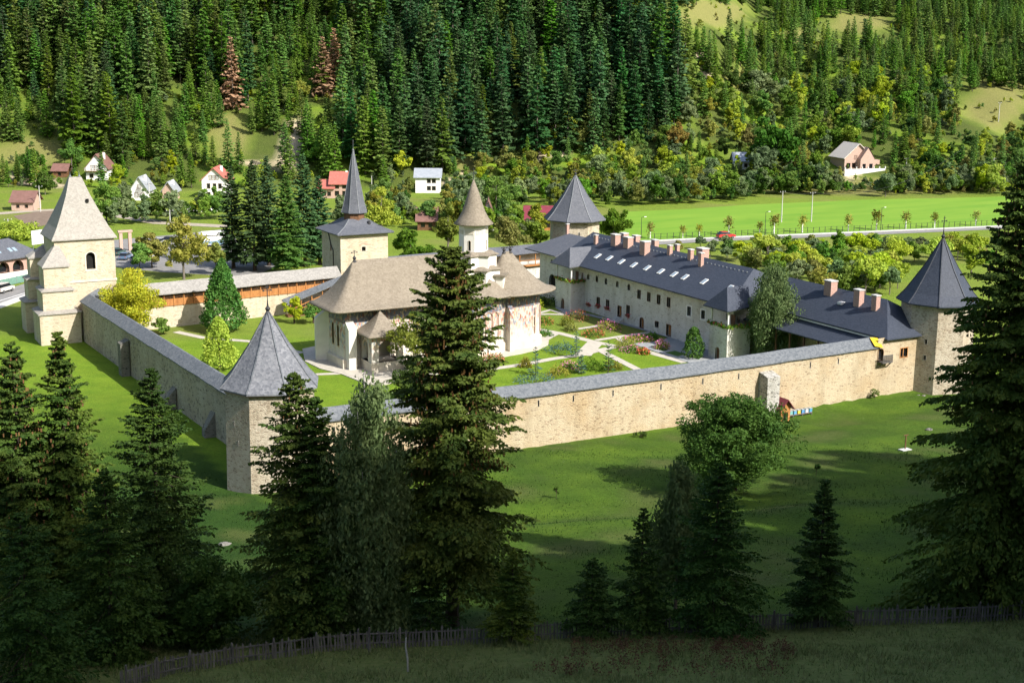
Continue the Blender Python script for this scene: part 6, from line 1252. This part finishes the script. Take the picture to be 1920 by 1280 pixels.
# orchard and gardens between the wing and the road ------------------------------
random.seed(8); N_ORCH = 0
ok = [('leaf_olive', 1.0), ('leaf_lime', 1.25), ('leaf', 1.1), ('leaf_willow', 1.0), ('leaf_lime', .95)]
for r_i, (yb, x0, x1, step) in enumerate([(470, 1275, 1830, 30), (474, 1570, 1850, 33), (481, 1330, 1860, 34), (490, 1360, 1860, 36), (501, 1395, 1870, 36), (513, 1420, 1700, 36), (526, 1450, 1700, 36), (540, 1490, 1700, 38), (553, 1540, 1700, 40)]):
    x = x0
    while x < x1:
        px = x+random.uniform(-8, 8); py = yb+random.uniform(-3, 3); v = (r_i*3+int(x)) % 5
        if 1690 < px < 1850 and py > 500: x += step; continue
        if random.random() < .05: x += step; continue
        k = random.choice(range(5)); sc = random.uniform(.7, 1.15)*(.85+.06*r_i); hh = 4.4
        p = Pz(px, py, 0)
        t = fg_decid('orch%d' % k, 'orchard_tree', ('olive brown', 'bright yellow green', 'fresh green', 'grey green', 'lime green')[k]+' fruit tree in the orchard beyond the cell building', None, 0, 0, 200+k, ok[k][0], 'bark_grey', 26, 80, .22, .08, .9, 0, .1, .34, 'tree', 'orchard trees between the wing and the road', p=p, hh=hh, rr=2.3, limbs=4)
        t.scale = (sc*ok[k][1],)*3; t.rotation_euler.z = random.uniform(0, 6.28); N_ORCH += 1; x += step
BB = [((1640, 545), 488, 38, 'leaf', 'big green walnut tree in the orchard left of the right tower'), ((1668, 530), 470, 30, 'leaf_lime', 'lighter tree behind the big orchard tree'), ((1405, 512), 462, 30, 'leaf_lime', 'bright yellow green tree behind the long slate roof'), ((1460, 520), 470, 26, 'leaf_lime', 'second bright yellow green tree behind the court birch'), ((1820, 520), 428, 26, 'leaf_lime', 'pale yellow birch beside the right tower roof'), ((1600, 548), 505, 26, 'leaf_willow', 'grey green bush tree above the wing ridge')]
for i, (b, tp, hw, m_, lb) in enumerate(BB): mid_decid('bb%d' % i, lb, b, tp, hw, 230+i, m_, n=50, nl=120, sz=.26)

# near picket fence, posts, beehives ------------------------------------------------
t = thing('picket_fence', 'weathered grey picket fence across the foot of the near meadow', 'fence', (0, 0, 0))
FP = [(225, 1292), (330, 1262), (470, 1238), (600, 1222), (700, 1214), (900, 1206), (1100, 1194), (1330, 1184), (1530, 1176), (1700, 1170), (1945, 1160)]
pts = [G(*q) for q in FP]; random.seed(12); pv = []
for s_ in range(3):
    m = MB(); h_ = 1.25; wd = .052; m.add([(-wd, -.014, 0), (wd, -.014, 0), (wd*.95, -.014, h_-.12), (0, -.014, h_), (-wd*.95, -.014, h_-.12), (-wd, .014, 0), (wd, .014, 0), (wd*.95, .014, h_-.12), (0, .014, h_), (-wd*.95, .014, h_-.12)], [(0, 1, 2, 3, 4), (9, 8, 7, 6, 5), (0, 5, 6, 1), (1, 6, 7, 2), (2, 7, 8, 3), (3, 8, 9, 4), (4, 9, 5, 0)])
    me = bpy.data.meshes.new('picket'); me.from_pydata(m.v, [], m.f); me.materials.append(M['old_wood']); pv.append(me)
cum = [0]
for a, b in zip(pts, pts[1:]): cum.append(cum[-1]+math.hypot(b[0]-a[0], b[1]-a[1]))
def along(d):
    i = max(0, min(len(cum)-2, int(np.searchsorted(cum, d))-1)); f = (d-cum[i])/(cum[i+1]-cum[i]); q = pts[i]*(1-f)+pts[i+1]*f; return q[0], q[1], H1(q[0], q[1]), math.atan2(pts[i+1][1]-pts[i][1], pts[i+1][0]-pts[i][0])
NP = 292
for k in range(NP):
    d = cum[-1]*(k+.5)/NP
    if random.random() < .03: continue
    x, y, z, a = along(d+random.uniform(-.02, .02)); o = link('picket', pv[k % 3], t, (x, y, z-.08+random.uniform(-.06, .06))); o.rotation_euler = (random.gauss(0, .03), random.gauss(0, .035), a); o.scale = (random.uniform(.9, 1.25), 1, random.uniform(.88, 1.08))
k = 0; d = .5
while d < cum[-1]:
    x, y, z, a = along(d); x2, y2, z2, _ = along(min(d+2.6, cum[-1]))
    MB().revolve([(.075, z-.3), (.07, z+1.2), (.05, z+1.3)], (x-.1*math.sin(a)*-1, y-.1*math.cos(a)*-1+.0), 7).build('post', M['old_wood'], t)
    for zz in (.35, .95): MB().bar((x-.06*math.sin(a)*-1, y+.06*math.cos(a), z+zz), (x2, y2+.06, z2+zz), .05, .08).build('rail', M['old_wood'], t)
    d += 2.6
p = G(765, 1258); tag(MB().tube([(p[0], p[1], p[2]-.3), (p[0]-.02, p[1], p[2]+.8), (p[0]-.12, p[1]+.02, p[2]+1.5), (p[0]-.1, p[1], p[2]+2.05)], [.06, .055, .05, .04], 7).build('meadow_post', mat('bleached_wood', (.42, .40, .37), (.3, .29, .27), 3, .9)), 'crooked bleached post standing in the near meadow', 'post')
for q, lb in (((692, 1222), 'dark gate post at the fence gap'), ((1245, 1185), 'leaning stick by the fence near the young spruces')):
    p = G(*q); tag(MB().tube([(p[0], p[1], p[2]-.2), (p[0]+.03, p[1], p[2]+.8), (p[0]+.05, p[1], p[2]+1.6)], [.08, .075, .06], 7).build('wooden_post', M['old_wood']), lb, 'post')
p = G(1697, 843); t = thing('washing_post', 'brown T shaped post with pale slab on the lawn', 'post', tuple(p)); m = MB(); m.bar((0, 0, -.2), (0, 0, 1.75), .1); m.build('shaft', M['wood2'], t); MB().bar((-.35, 0, 1.7), (.35, 0, 1.7), .08).build('crossbar', M['wood2'], t); MB().box(-.75, .55, -.5, .3, -.1, .12).build('slab', M['conc'], t)
for i, q in enumerate(((421, 1021), (1742, 806), (1732, 742), (1722, 741))):
    p = G(*q); rs = random.Random(i); m = MB(); rr = (.55, .5, .35, .3)[i]
    m.loft([[(p[0]+rr*f*math.cos(k*.785)*rs.uniform(.8, 1.2), p[1]+rr*f*.8*math.sin(k*.785)*rs.uniform(.8, 1.2), p[2]-.1+rr*.75*z) for k in range(8)] for f, z in ((1, 0), (1.05, .4), (.75, .75), (.3, .92))], True, True)
    tag(m.build('boulder', M['butt_dark']), ['pale flat boulder on the lawn below the near tower', 'white stone half hidden behind the right spruce', 'larger white stone at the foot of the right tower', 'smaller white stone at the foot of the right tower'][i], 'stone')
# bee hut and hives
p = Pplane(1473, 776, 1, -3.6); p[2] = H1(p[0], p[1]); t = thing('bee_hut', 'little wooden hut with dark red roof beside the buttress', 'hut', tuple(p)); w = MB(); dl = rect(.75, 0, .7, 1.25); w.facet((-.75, 0), (.75, 0), -.5, 2.0, [dl], .2); w.facet((.75, 0), (.75, 1.7), -.5, 2.0); w.facet((-.75, 1.7), (-.75, 0), -.5, 2.0); w.add([(-.75, 0, 2), (.75, 0, 2), (0, 0, 2.85)], [(0, 1, 2)]); w.build('wall', M['wood'], t)
opening(t, (-.75, 0), (.75, 0), dl, .2, M['wood2'], M['dark'], .05, 'door', 'door_leaf')
for s_ in (-1, 1): MB().add([(s_*1.15, -.45, 1.62), (s_*1.15, 2.0, 1.62), (0, 2.0, 2.98), (0, -.45, 2.98), (s_*1.15, -.45, 1.70), (s_*1.15, 2.0, 1.70), (0, 2.0, 3.08), (0, -.45, 3.08)], [(0, 1, 2, 3), (4, 5, 6, 7), (0, 3, 7, 4), (0, 4, 5, 1)]).build('roof', M['maroon'], t)
HV = [((1452, 783), (.6, .6, .58), 'white beehive at the left end of the row'), ((1460, 782), (.45, .4, .08), 'yellow green beehive next to the white end hive'), ((1467, 780), (.18, .28, .25), 'grey green beehive third from the left'), ((1474, 778.5), (.6, .6, .58), 'white beehive fourth from the left'), ((1480, 777.5), (.16, .36, .33), 'teal beehive fifth from the left'), ((1487.5, 776.5), (.1, .3, .48), 'blue beehive left of the yellow one'), ((1494, 775.5), (.62, .45, .06), 'yellow beehive in the row'), ((1501, 774), (.08, .24, .45), 'blue beehive right of the yellow one'), ((1508.5, 773), (.62, .62, .6), 'white beehive near the right end'), ((1515, 772), (.07, .26, .4), 'blue beehive at the right end of the row')]
pm_ = [mat('hive%d' % i, c, rough=.6) for i, (_, c, _) in enumerate(HV)]
a2, b2 = G(1450, 788), G(1520, 777); t = thing('hive_stand', 'long low timber stand carrying the beehives', 'stand'); MB().bar((a2[0], a2[1], a2[2]+.35), (b2[0], b2[1], b2[2]+.35), .5, .08).build('plank', M['old_wood'], t)
for k in range(5): q = a2*(1-k/4)+b2*k/4; MB().box(q[0]-.05, q[0]+.05, q[1]-.2, q[1]+.2, q[2]-.2, q[2]+.32).build('leg', M['old_wood'], t)
for i, (q, c, lb) in enumerate(HV):
    f = i/(len(HV)-1)*.94+.03; pp = a2*(1-f)+b2*f; t = thing('beehive', lb, 'beehive', (pp[0], pp[1], pp[2]+.39), -.05, 'beehives in a row on the stand'); MB().box(-.2, .2, -.22, .22, 0, .5).build('box', pm_[i], t); MB().box(-.23, .23, -.25, .25, .5, .58).build('lid', M['tin'], t); MB().box(-.12, .12, -.3, -.22, .03, .07).build('landing_board', M['red_roof'], t)

# ------------------------------------------------------------------ hillside woods
rs = np.random.RandomState(21)
SPV = []
for k in range(6):
    v, f = spruce_np(24, (4.2, 4.9, 3.7, 4.6, 3.5, 4.3)[k], 300+k, 78, 11, (.10, .04, .16, .03, .12, .06)[k], (.75, .9, .65, .85, .75, .7)[k], .42, .40, .62, ragged=.32, twl=6); n0 = len(f)
    tk = trunk_mb(23, .30, .05, 5, 0, k); tv = np.array(tk.v); tf_ = []
    for q in tk.f:
        for j in range(1, len(q)-1): tf_.append((q[0], q[j], q[j+1]))
    tf_ = np.array(tf_)+len(v); SPV.append((np.concatenate([v, tv]), np.concatenate([f, tf_]), np.concatenate([np.zeros(n0, int), np.ones(len(tf_), int)])))
MATV = {'mid': 'spruce', 'dark': 'spruce_dark', 'young': 'spruce_young'}
SPM = {(k, c): mesh_np('spruce_%s' % c, SPV[k][0], SPV[k][1], [M[MATV[c]], M['bark_grey']], SPV[k][2]) for k in range(6) for c in MATV}
DCV = []
for k in range(6):
    v, f, C = blob_np(9, (3.2, 3.8, 2.8, 3.4, 2.4, 4.2)[k], 320+k, 32, 120, .27, .02, .85, 0, .32); DCV.append((v, f))
DCM = {(k, c): mesh_np('broadleaf', DCV[k][0], DCV[k][1], [M[c]]) for k in range(6) for c in ('leaf', 'leaf_lime', 'leaf_olive', 'leaf_willow', 'leaf_dark')}
# candidate stems over the slope
S_ = []; 
for s in np.arange(436, 760, 5.6):
    for tt in np.arange(-.42*s-20, .42*s+30, 5.6): S_.append((s+rs.uniform(-2.8, 2.8), tt+rs.uniform(-2.8, 2.8)))
S_ = np.array(S_); X = CAMPOS[0]+S_[:, 0]*VD[0]+S_[:, 1]*VT[0]; Y = CAMPOS[1]+S_[:, 0]*VD[1]+S_[:, 1]*VT[1]; Zg = H(X, Y)
d = np.stack([X, Y, Zg], 1)-CAMPOS; dep = d@fw; PX = 960+FPX*(d@rt)/dep; PY = 640-FPX*(d@up)/dep
n1 = fbm(X, Y, 60, 3, 2); n2 = fbm(X, Y, 22, 2, 5); keep_house = [(182, 320, 34, 28), (262, 355, 30, 34), (316, 362, 22, 22), (402, 345, 42, 50), (640, 350, 55, 46), (800, 340, 40, 44), (112, 325, 24, 24), (1612, 305, 60, 70), (1392, 305, 24, 10), (60, 285, 80, 38), (500, 280, 42, 34), (545, 272, 28, 46), (430, 260, 40, 34), (880, 325, 24, 14), (1040, 290, 22, 8), (1330, 25, 85, 58), (1610, 45, 70, 44), (1870, 190, 70, 70), (1425, 40, 30, 40), (1430, 152, 30, 9), (42, 370, 50, 30), (1500, 60, 30, 14)]
trees = []   # (x,y,z,kind,variant,scale,colour,px,py,dep)
for i in range(len(S_)):
    px, py = PX[i], PY[i]
    if px < -90 or px > 2010: continue
    if any(abs(px-h[0]) < h[2] and -h[3]*.25 < py-h[1] < h[3]*1.15 for h in keep_house): continue
    if (abs(px-437) < 22 and 206 < py < 285) or (abs(px-617) < 46 and 182 < py < 262): continue
    q = (X[i], Y[i], Zg[i])
    dx_sp = sm(1240, 1330, px)                       # 0 = tall old forest, 1 = younger mixed slope at right
    low = py > np.interp(px, [0, 300, 420, 640, 700, 900, 1000, 1150, 1300, 1500, 1900], [296, 312, 330, 345, 342, 318, 300, 292, 235, 225, 215])
    if low:
        if rs.rand() < .22: continue
        c = rs.choice(['leaf', 'leaf_lime', 'leaf_olive', 'leaf_willow', 'leaf_dark'], p=[.3, .24, .18, .18, .1]) if px > 640 else rs.choice(['leaf', 'leaf_lime', 'leaf_olive'])
        if rs.rand() < (.25 if px > 640 else .5): trees.append(q+('s', rs.randint(6), rs.uniform(.28, .55), 'young', px, py, dep[i]))
        else: trees.append(q+('d', rs.randint(6), rs.uniform(.45, 1.05)*(1.15 if px > 900 else .8), c, px, py, dep[i]))
        continue
    if dx_sp < .5:
        if rs.rand() < .12+.35*(n2[i] > .5): continue
        if rs.rand() < .05: trees.append(q+('d', rs.randint(6), rs.uniform(.9, 1.6), rs.choice(['leaf', 'leaf_lime', 'leaf_olive']), px, py, dep[i])); continue
        yng = (480 < px < 640 and py > 60) or (250 < px < 480 and py > 200) or (px < 120 and py > 200)
        sc = rs.uniform(.45, .8) if yng else rs.uniform(.72, 1.32)
        if rs.rand() < .12: sc *= .55
        c = 'young' if yng else ('dark' if rs.rand() < .25+.6*sm(640, 800, px) else 'mid')  # more dark needles mid slope, cloud shadow put into the colour
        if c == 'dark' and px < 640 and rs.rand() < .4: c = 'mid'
        trees.append(q+('s', rs.randint(6), sc, c, px, py, dep[i]))
    else:
        if n1[i] > .85 and rs.rand() < .6: continue
        r_ = rs.rand()
        if py > 150 and r_ < .2+.6*sm(150, 220, py): 
            if rs.rand() < .12: continue
            trees.append(q+('d', rs.randint(6), rs.uniform(.7, 1.35), rs.choice(['leaf', 'leaf_lime', 'leaf_olive', 'leaf_willow', 'leaf_dark'], p=[.36, .28, .1, .16, .1]), px, py, dep[i]))
        else:
            if rs.rand() < .06: continue
            trees.append(q+('s', rs.randint(6), rs.uniform(.36, .66), 'young' if rs.rand() < .85 else 'mid', px, py, dep[i]))
# low undergrowth on the open parts of the slope
for k in range(5200):
    a = rs.uniform(436, 640); b = rs.uniform(-.4*a, .42*a); x = CAMPOS[0]+a*VD[0]+b*VT[0]; y = CAMPOS[1]+a*VD[1]+b*VT[1]; z = H1(x, y); q = proj((x, y, z))
    if any(abs(q[0]-h[0]) < h[2] and abs(q[1]-h[1]) < h[3] for h in keep_house) and rs.rand() < .8: continue
    if q[0] < 640 and rs.rand() < .6: continue
    trees.append((x, y, z, 'd', rs.randint(6), rs.uniform(.15, .38), rs.choice(['leaf', 'leaf_lime', 'leaf_olive', 'leaf_willow'], p=[.3, .34, .22, .14]), q[0], q[1], q[2]))
# bushes along the stream at the far side of the field and behind the walls
for (a, b, n, dy) in [((690, 400), (1170, 392), 70, 26), ((1165, 388), (1400, 378), 46, 12), ((1400, 372), (1860, 358), 90, 14), ((640, 420), (1010, 452), 34, 12), ((200, 425), (420, 412), 18, 6)]:
    for k in range(n):
        f = (k+rs.rand())/n; px = a[0]+(b[0]-a[0])*f; py = a[1]+(b[1]-a[1])*f-rs.rand()*dy; g = G(px, py)
        if 768 < px < 838 and py < 400: continue
        trees.append((g[0], g[1], g[2], 'd', rs.randint(6), rs.uniform(.5, 1.1)*(.45 if 1572 < px < 1668 else 1), rs.choice(['leaf', 'leaf_willow', 'leaf_olive', 'leaf_dark'], p=[.35, .35, .15, .15]), px, py, proj(g)[2]))
# the stems that show largest stand as single trees, the rest of the wood is one mass
def single(tr, name, label, cat, group):
    x, y, z, kd, v, sc, c = tr[:7]; o = link(name, SPM[(v, c)] if kd == 's' else DCM[(v, c)], None, (x, y, z-.15*sc)); o.scale = (sc*rs.uniform(.88, 1.12), sc*rs.uniform(.88, 1.12), sc); o.rotation_euler = (rs.normal(0, .015), rs.normal(0, .015), rs.uniform(0, 6.28)); tag(o, label, cat, group)
# depth order within image columns: a stem counts as showing when little stands before its upper half
def showing(lst):
    seen = []; colmax = {}
    for tr in sorted(lst, key=lambda q: q[9]):
        hpx = tr[5]*(24 if tr[3] == 's' else 9)*FPX/tr[9]; top = tr[8]-hpx; cid = int(tr[7]//9)
        prev = colmax.get(cid, 1e9); vis = min(hpx, max(0, prev-top)); 
        if top < prev: colmax[cid] = top
        seen.append((vis*hpx**.5 if -20 < tr[7] < 1940 and tr[8] > 5 else 0, tr))
    seen.sort(key=lambda q: -q[0]); return [q[1] for q in seen]
zones = {'sf': [], 'sy': [], 'd': []}
for tr in trees: zones['d' if tr[3] == 'd' else ('sf' if tr[6] != 'young' else 'sy')].append(tr)
rest = []
cfg = {'sf': (290, 'spruce_tree', 'tall forest spruce on the steep hillside', 'forest spruces on the steep hillside'), 'sy': (290, 'young_spruce', 'short young spruce on the hillside', 'young spruces on the hillside'), 'd': (290, 'hillside_tree', 'leafy broadleaf tree near the hill foot', 'broadleaf trees at the hill foot')}
for k, (n, nm, lb, gp) in cfg.items():
    order = showing(zones[k])
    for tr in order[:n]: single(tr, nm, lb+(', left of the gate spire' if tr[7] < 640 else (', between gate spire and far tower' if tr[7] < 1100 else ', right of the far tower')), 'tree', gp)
    rest += order[n:]
# a few stems that stand out
for (b, tp, sc_r, lb) in [((437, 205), 68, 1.0, 'narrow dead brown spruce among the left forest'), ((607, 180), 68, 1.25, 'left of two broad dead brown spruces'), ((628, 165), 52, 1.15, 'right of two broad dead brown spruces')]:
    p = G(*b); h = ztop(p, tp); key = ('dead',)
    if key not in SPM: SPM[key] = mesh_np('dead_spruce', SPV[1][0], SPV[1][1], [M['spruce_brown'], M['bark_grey']], SPV[1][2])
    o = link('dead_spruce', SPM[key], None, tuple(p)); o.scale = (sc_r*h/24, sc_r*h/24, h/24); tag(o, lb, 'tree')
for (b, tp, hw, m_, lb) in [((1450, 330), 215, 48, 'leaf_dark', 'big round dark tree on the right hill foot'), ((1432, 345), 275, 34, 'leaf_willow', 'grey green round tree in front of the big dark one'), ((1590, 270), 235, 24, 'leaf_lime', 'bright yellow green tree above the unfinished house'), ((1270, 290), 228, 26, 'rust_leaf', 'brownish autumn tree at the foot of the tall forest'), ((1660, 369), 322, 22, 'leaf_willow', 'dark willow below the unfinished house')]:
    mid_decid('hill%d' % int(b[0]), lb, b, tp, hw, int(b[0]) % 97, m_, p=G(*b), sz=.6)
SRC = bpy.data.collections.new('wood_sources')
def scatter(name, items, meshes, label, cat):
    """one mass: every remaining stem as an instance of its variant"""
    keys = sorted(meshes.keys()); coll = bpy.data.collections.new(name+'_sources'); idx = {}
    for i, k in enumerate(keys):
        o = bpy.data.objects.new('v%02d_%s' % (i, name), meshes[k]); coll.objects.link(o); idx[k] = i
    me = bpy.data.meshes.new(name); me.vertices.add(len(items)); me.vertices.foreach_set('co', np.array([q[:3] for q in items], np.float32).ravel())
    for an, ty, vals in (('vid', 'INT', [idx[(q[4], q[6])] for q in items]), ('sc', 'FLOAT', [q[5] for q in items]), ('rz', 'FLOAT', rs.uniform(0, 6.28, len(items)))):
        at = me.attributes.new(an, ty, 'POINT'); at.data.foreach_set('value', np.array(vals, np.int32 if ty == 'INT' else np.float32))
    o = link(name, me); tag(o, label, cat, kind='stuff')
    ng = bpy.data.node_groups.new(name, 'GeometryNodeTree'); ng.interface.new_socket('Geometry', in_out='INPUT', socket_type='NodeSocketGeometry'); ng.interface.new_socket('Geometry', in_out='OUTPUT', socket_type='NodeSocketGeometry')
    N = ng.nodes; Lk = ng.links; gi = N.new('NodeGroupInput'); go = N.new('NodeGroupOutput'); mp = N.new('GeometryNodeMeshToPoints'); ci = N.new('GeometryNodeCollectionInfo'); ci.inputs[0].default_value = coll; ci.inputs[1].default_value = True; ci.inputs[2].default_value = True
    ip = N.new('GeometryNodeInstanceOnPoints'); ip.inputs['Pick Instance'].default_value = True
    def attr(nm, ty): a = N.new('GeometryNodeInputNamedAttribute'); a.data_type = ty; a.inputs[0].default_value = nm; return [s for s in a.outputs if s.enabled][0]
    cx = N.new('ShaderNodeCombineXYZ'); Lk.new(attr('rz', 'FLOAT'), cx.inputs[2]); Lk.new(gi.outputs[0], mp.inputs[0]); Lk.new(mp.outputs[0], ip.inputs['Points']); Lk.new(ci.outputs[0], ip.inputs['Instance']); Lk.new(attr('vid', 'INT'), ip.inputs['Instance Index']); Lk.new(cx.outputs[0], ip.inputs['Rotation']); Lk.new(attr('sc', 'FLOAT'), ip.inputs['Scale']); Lk.new(ip.outputs[0], go.inputs[0])
    md = o.modifiers.new('scatter', 'NODES'); md.node_group = ng
    return o
spk = {k: m for k, m in SPM.items() if len(k) == 2}
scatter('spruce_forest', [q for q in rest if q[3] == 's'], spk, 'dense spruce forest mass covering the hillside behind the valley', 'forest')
dr_ = [q for q in rest if q[3] == 'd']
if dr_: scatter('hillside_thicket', dr_, DCM, 'thick broadleaf scrub along the hill foot', 'scrub')
# unseen forest beside the viewpoint, added to shade the near meadow
near = []
for s in np.arange(-60, 100, 6.0):
    for tt in np.arange(18+max(s, -20)*.44, 125, 6.0):
        a, b = s+rs.uniform(-2, 2), tt+rs.uniform(-2, 2); x = CAMPOS[0]+a*VD[0]+b*VT[0]; y = CAMPOS[1]+a*VD[1]+b*VT[1]; z = H1(x, y)
        sc = rs.uniform(.95, 1.3)
        pxl = proj((x, y, z+12*sc)); 
        if pxl[2] > 3 and pxl[0]-4.6*sc*FPX/pxl[2] < 1960: continue
        if rs.rand() < .2: continue
        near.append((x, y, z, 's', rs.randint(6), sc, 'mid', 0, 0, 0))
scatter('shade_forest', near, spk, 'unseen spruce wood added beside the viewpoint for foreground shade', 'forest')
# grass of the near meadow
n = 90000; s = rs.uniform(55, 82.5, n); tt = rs.uniform(-34, 42, n); x = CAMPOS[0]+s*VD[0]+tt*VT[0]; y = CAMPOS[1]+s*VD[1]+tt*VT[1]; z = H(x, y)
dens = fbm(x, y, 7, 2, 3); kp = rs.rand(n) < .55+.45*dens; x, y, z = x[kp], y[kp], z[kp]; n = len(x); a = rs.uniform(0, 6.28, n); hgt = rs.uniform(.12, .42, n)*(1+.5*np.clip(fbm(x, y, 11, 2, 8), -1, 1)); wd = rs.uniform(.012, .03, n)*1.6
base = np.stack([x, y, z-.02], 1); sd = np.stack([np.cos(a), np.sin(a), 0*a], 1)*wd[:, None]; tipv = base+np.stack([rs.normal(0, .12, n), rs.normal(0, .12, n), hgt], 1)
v = np.stack([base-sd, base+sd, tipv], 1).reshape(-1, 3); o = link('meadow_grass', mesh_np('meadow_grass', v, np.arange(3*n).reshape(-1, 3), [M['dry_grass']])); tag(o, 'dry rough grass blades of the near meadow', 'grass', kind='stuff')
n = 110000; s = rs.uniform(84, 150, n)**1.0; tt = rs.uniform(-48, 62, n); x = CAMPOS[0]+s*VD[0]+tt*VT[0]; y = CAMPOS[1]+s*VD[1]+tt*VT[1]; kp = ((y < -2.5) | (x < -4)) & (rs.rand(n) < .5+.5*fbm(x, y, 6, 3, 7)); kp &= ~(np.hypot(x-.3, y) < 5.6); x, y = x[kp], y[kp]; n = len(x); z = H(x, y)
a = rs.uniform(0, 6.28, n); hgt = rs.uniform(.05, .17, n)*np.where(rs.rand(n) < .06, 2.4, 1)*(1+.6*np.clip(fbm(x, y, 14, 2, 4), -.6, 1)); wd = rs.uniform(.02, .055, n)
base = np.stack([x, y, z-.02], 1); sd = np.stack([np.cos(a), np.sin(a), 0*a], 1)*wd[:, None]; tipv = base+np.stack([rs.normal(0, .06, n), rs.normal(0, .06, n), hgt], 1)
o = link('lawn_grass', mesh_np('lawn_grass', np.stack([base-sd, base+sd, tipv], 1).reshape(-1, 3), np.arange(3*n).reshape(-1, 3), [leaf('lawn_blades', (.018, .052, .007), (.038, .078, .010), .0, .25, 1.2)])); tag(o, 'tufts of grass over the lawn outside the walls', 'grass', kind='stuff')
cl = [G(1250+rs.uniform(-180, 240)*1.0, 1222+rs.uniform(-12, 14)) for k in range(130)]+[G(rs.uniform(1000, 1500), 1255+rs.uniform(-10, 15)) for k in range(60)]
pp = np.repeat(np.array(cl), 26, 0); pp = pp+np.stack([rs.normal(0, .12, len(pp)), rs.normal(0, .12, len(pp)), rs.uniform(.05, .7, len(pp))], 1)
o = cards(pp, .045, 'dock', 'dock_weeds', None, 5); tag(o, 'rust brown dock weeds scattered through the near meadow', 'weeds', kind='stuff')
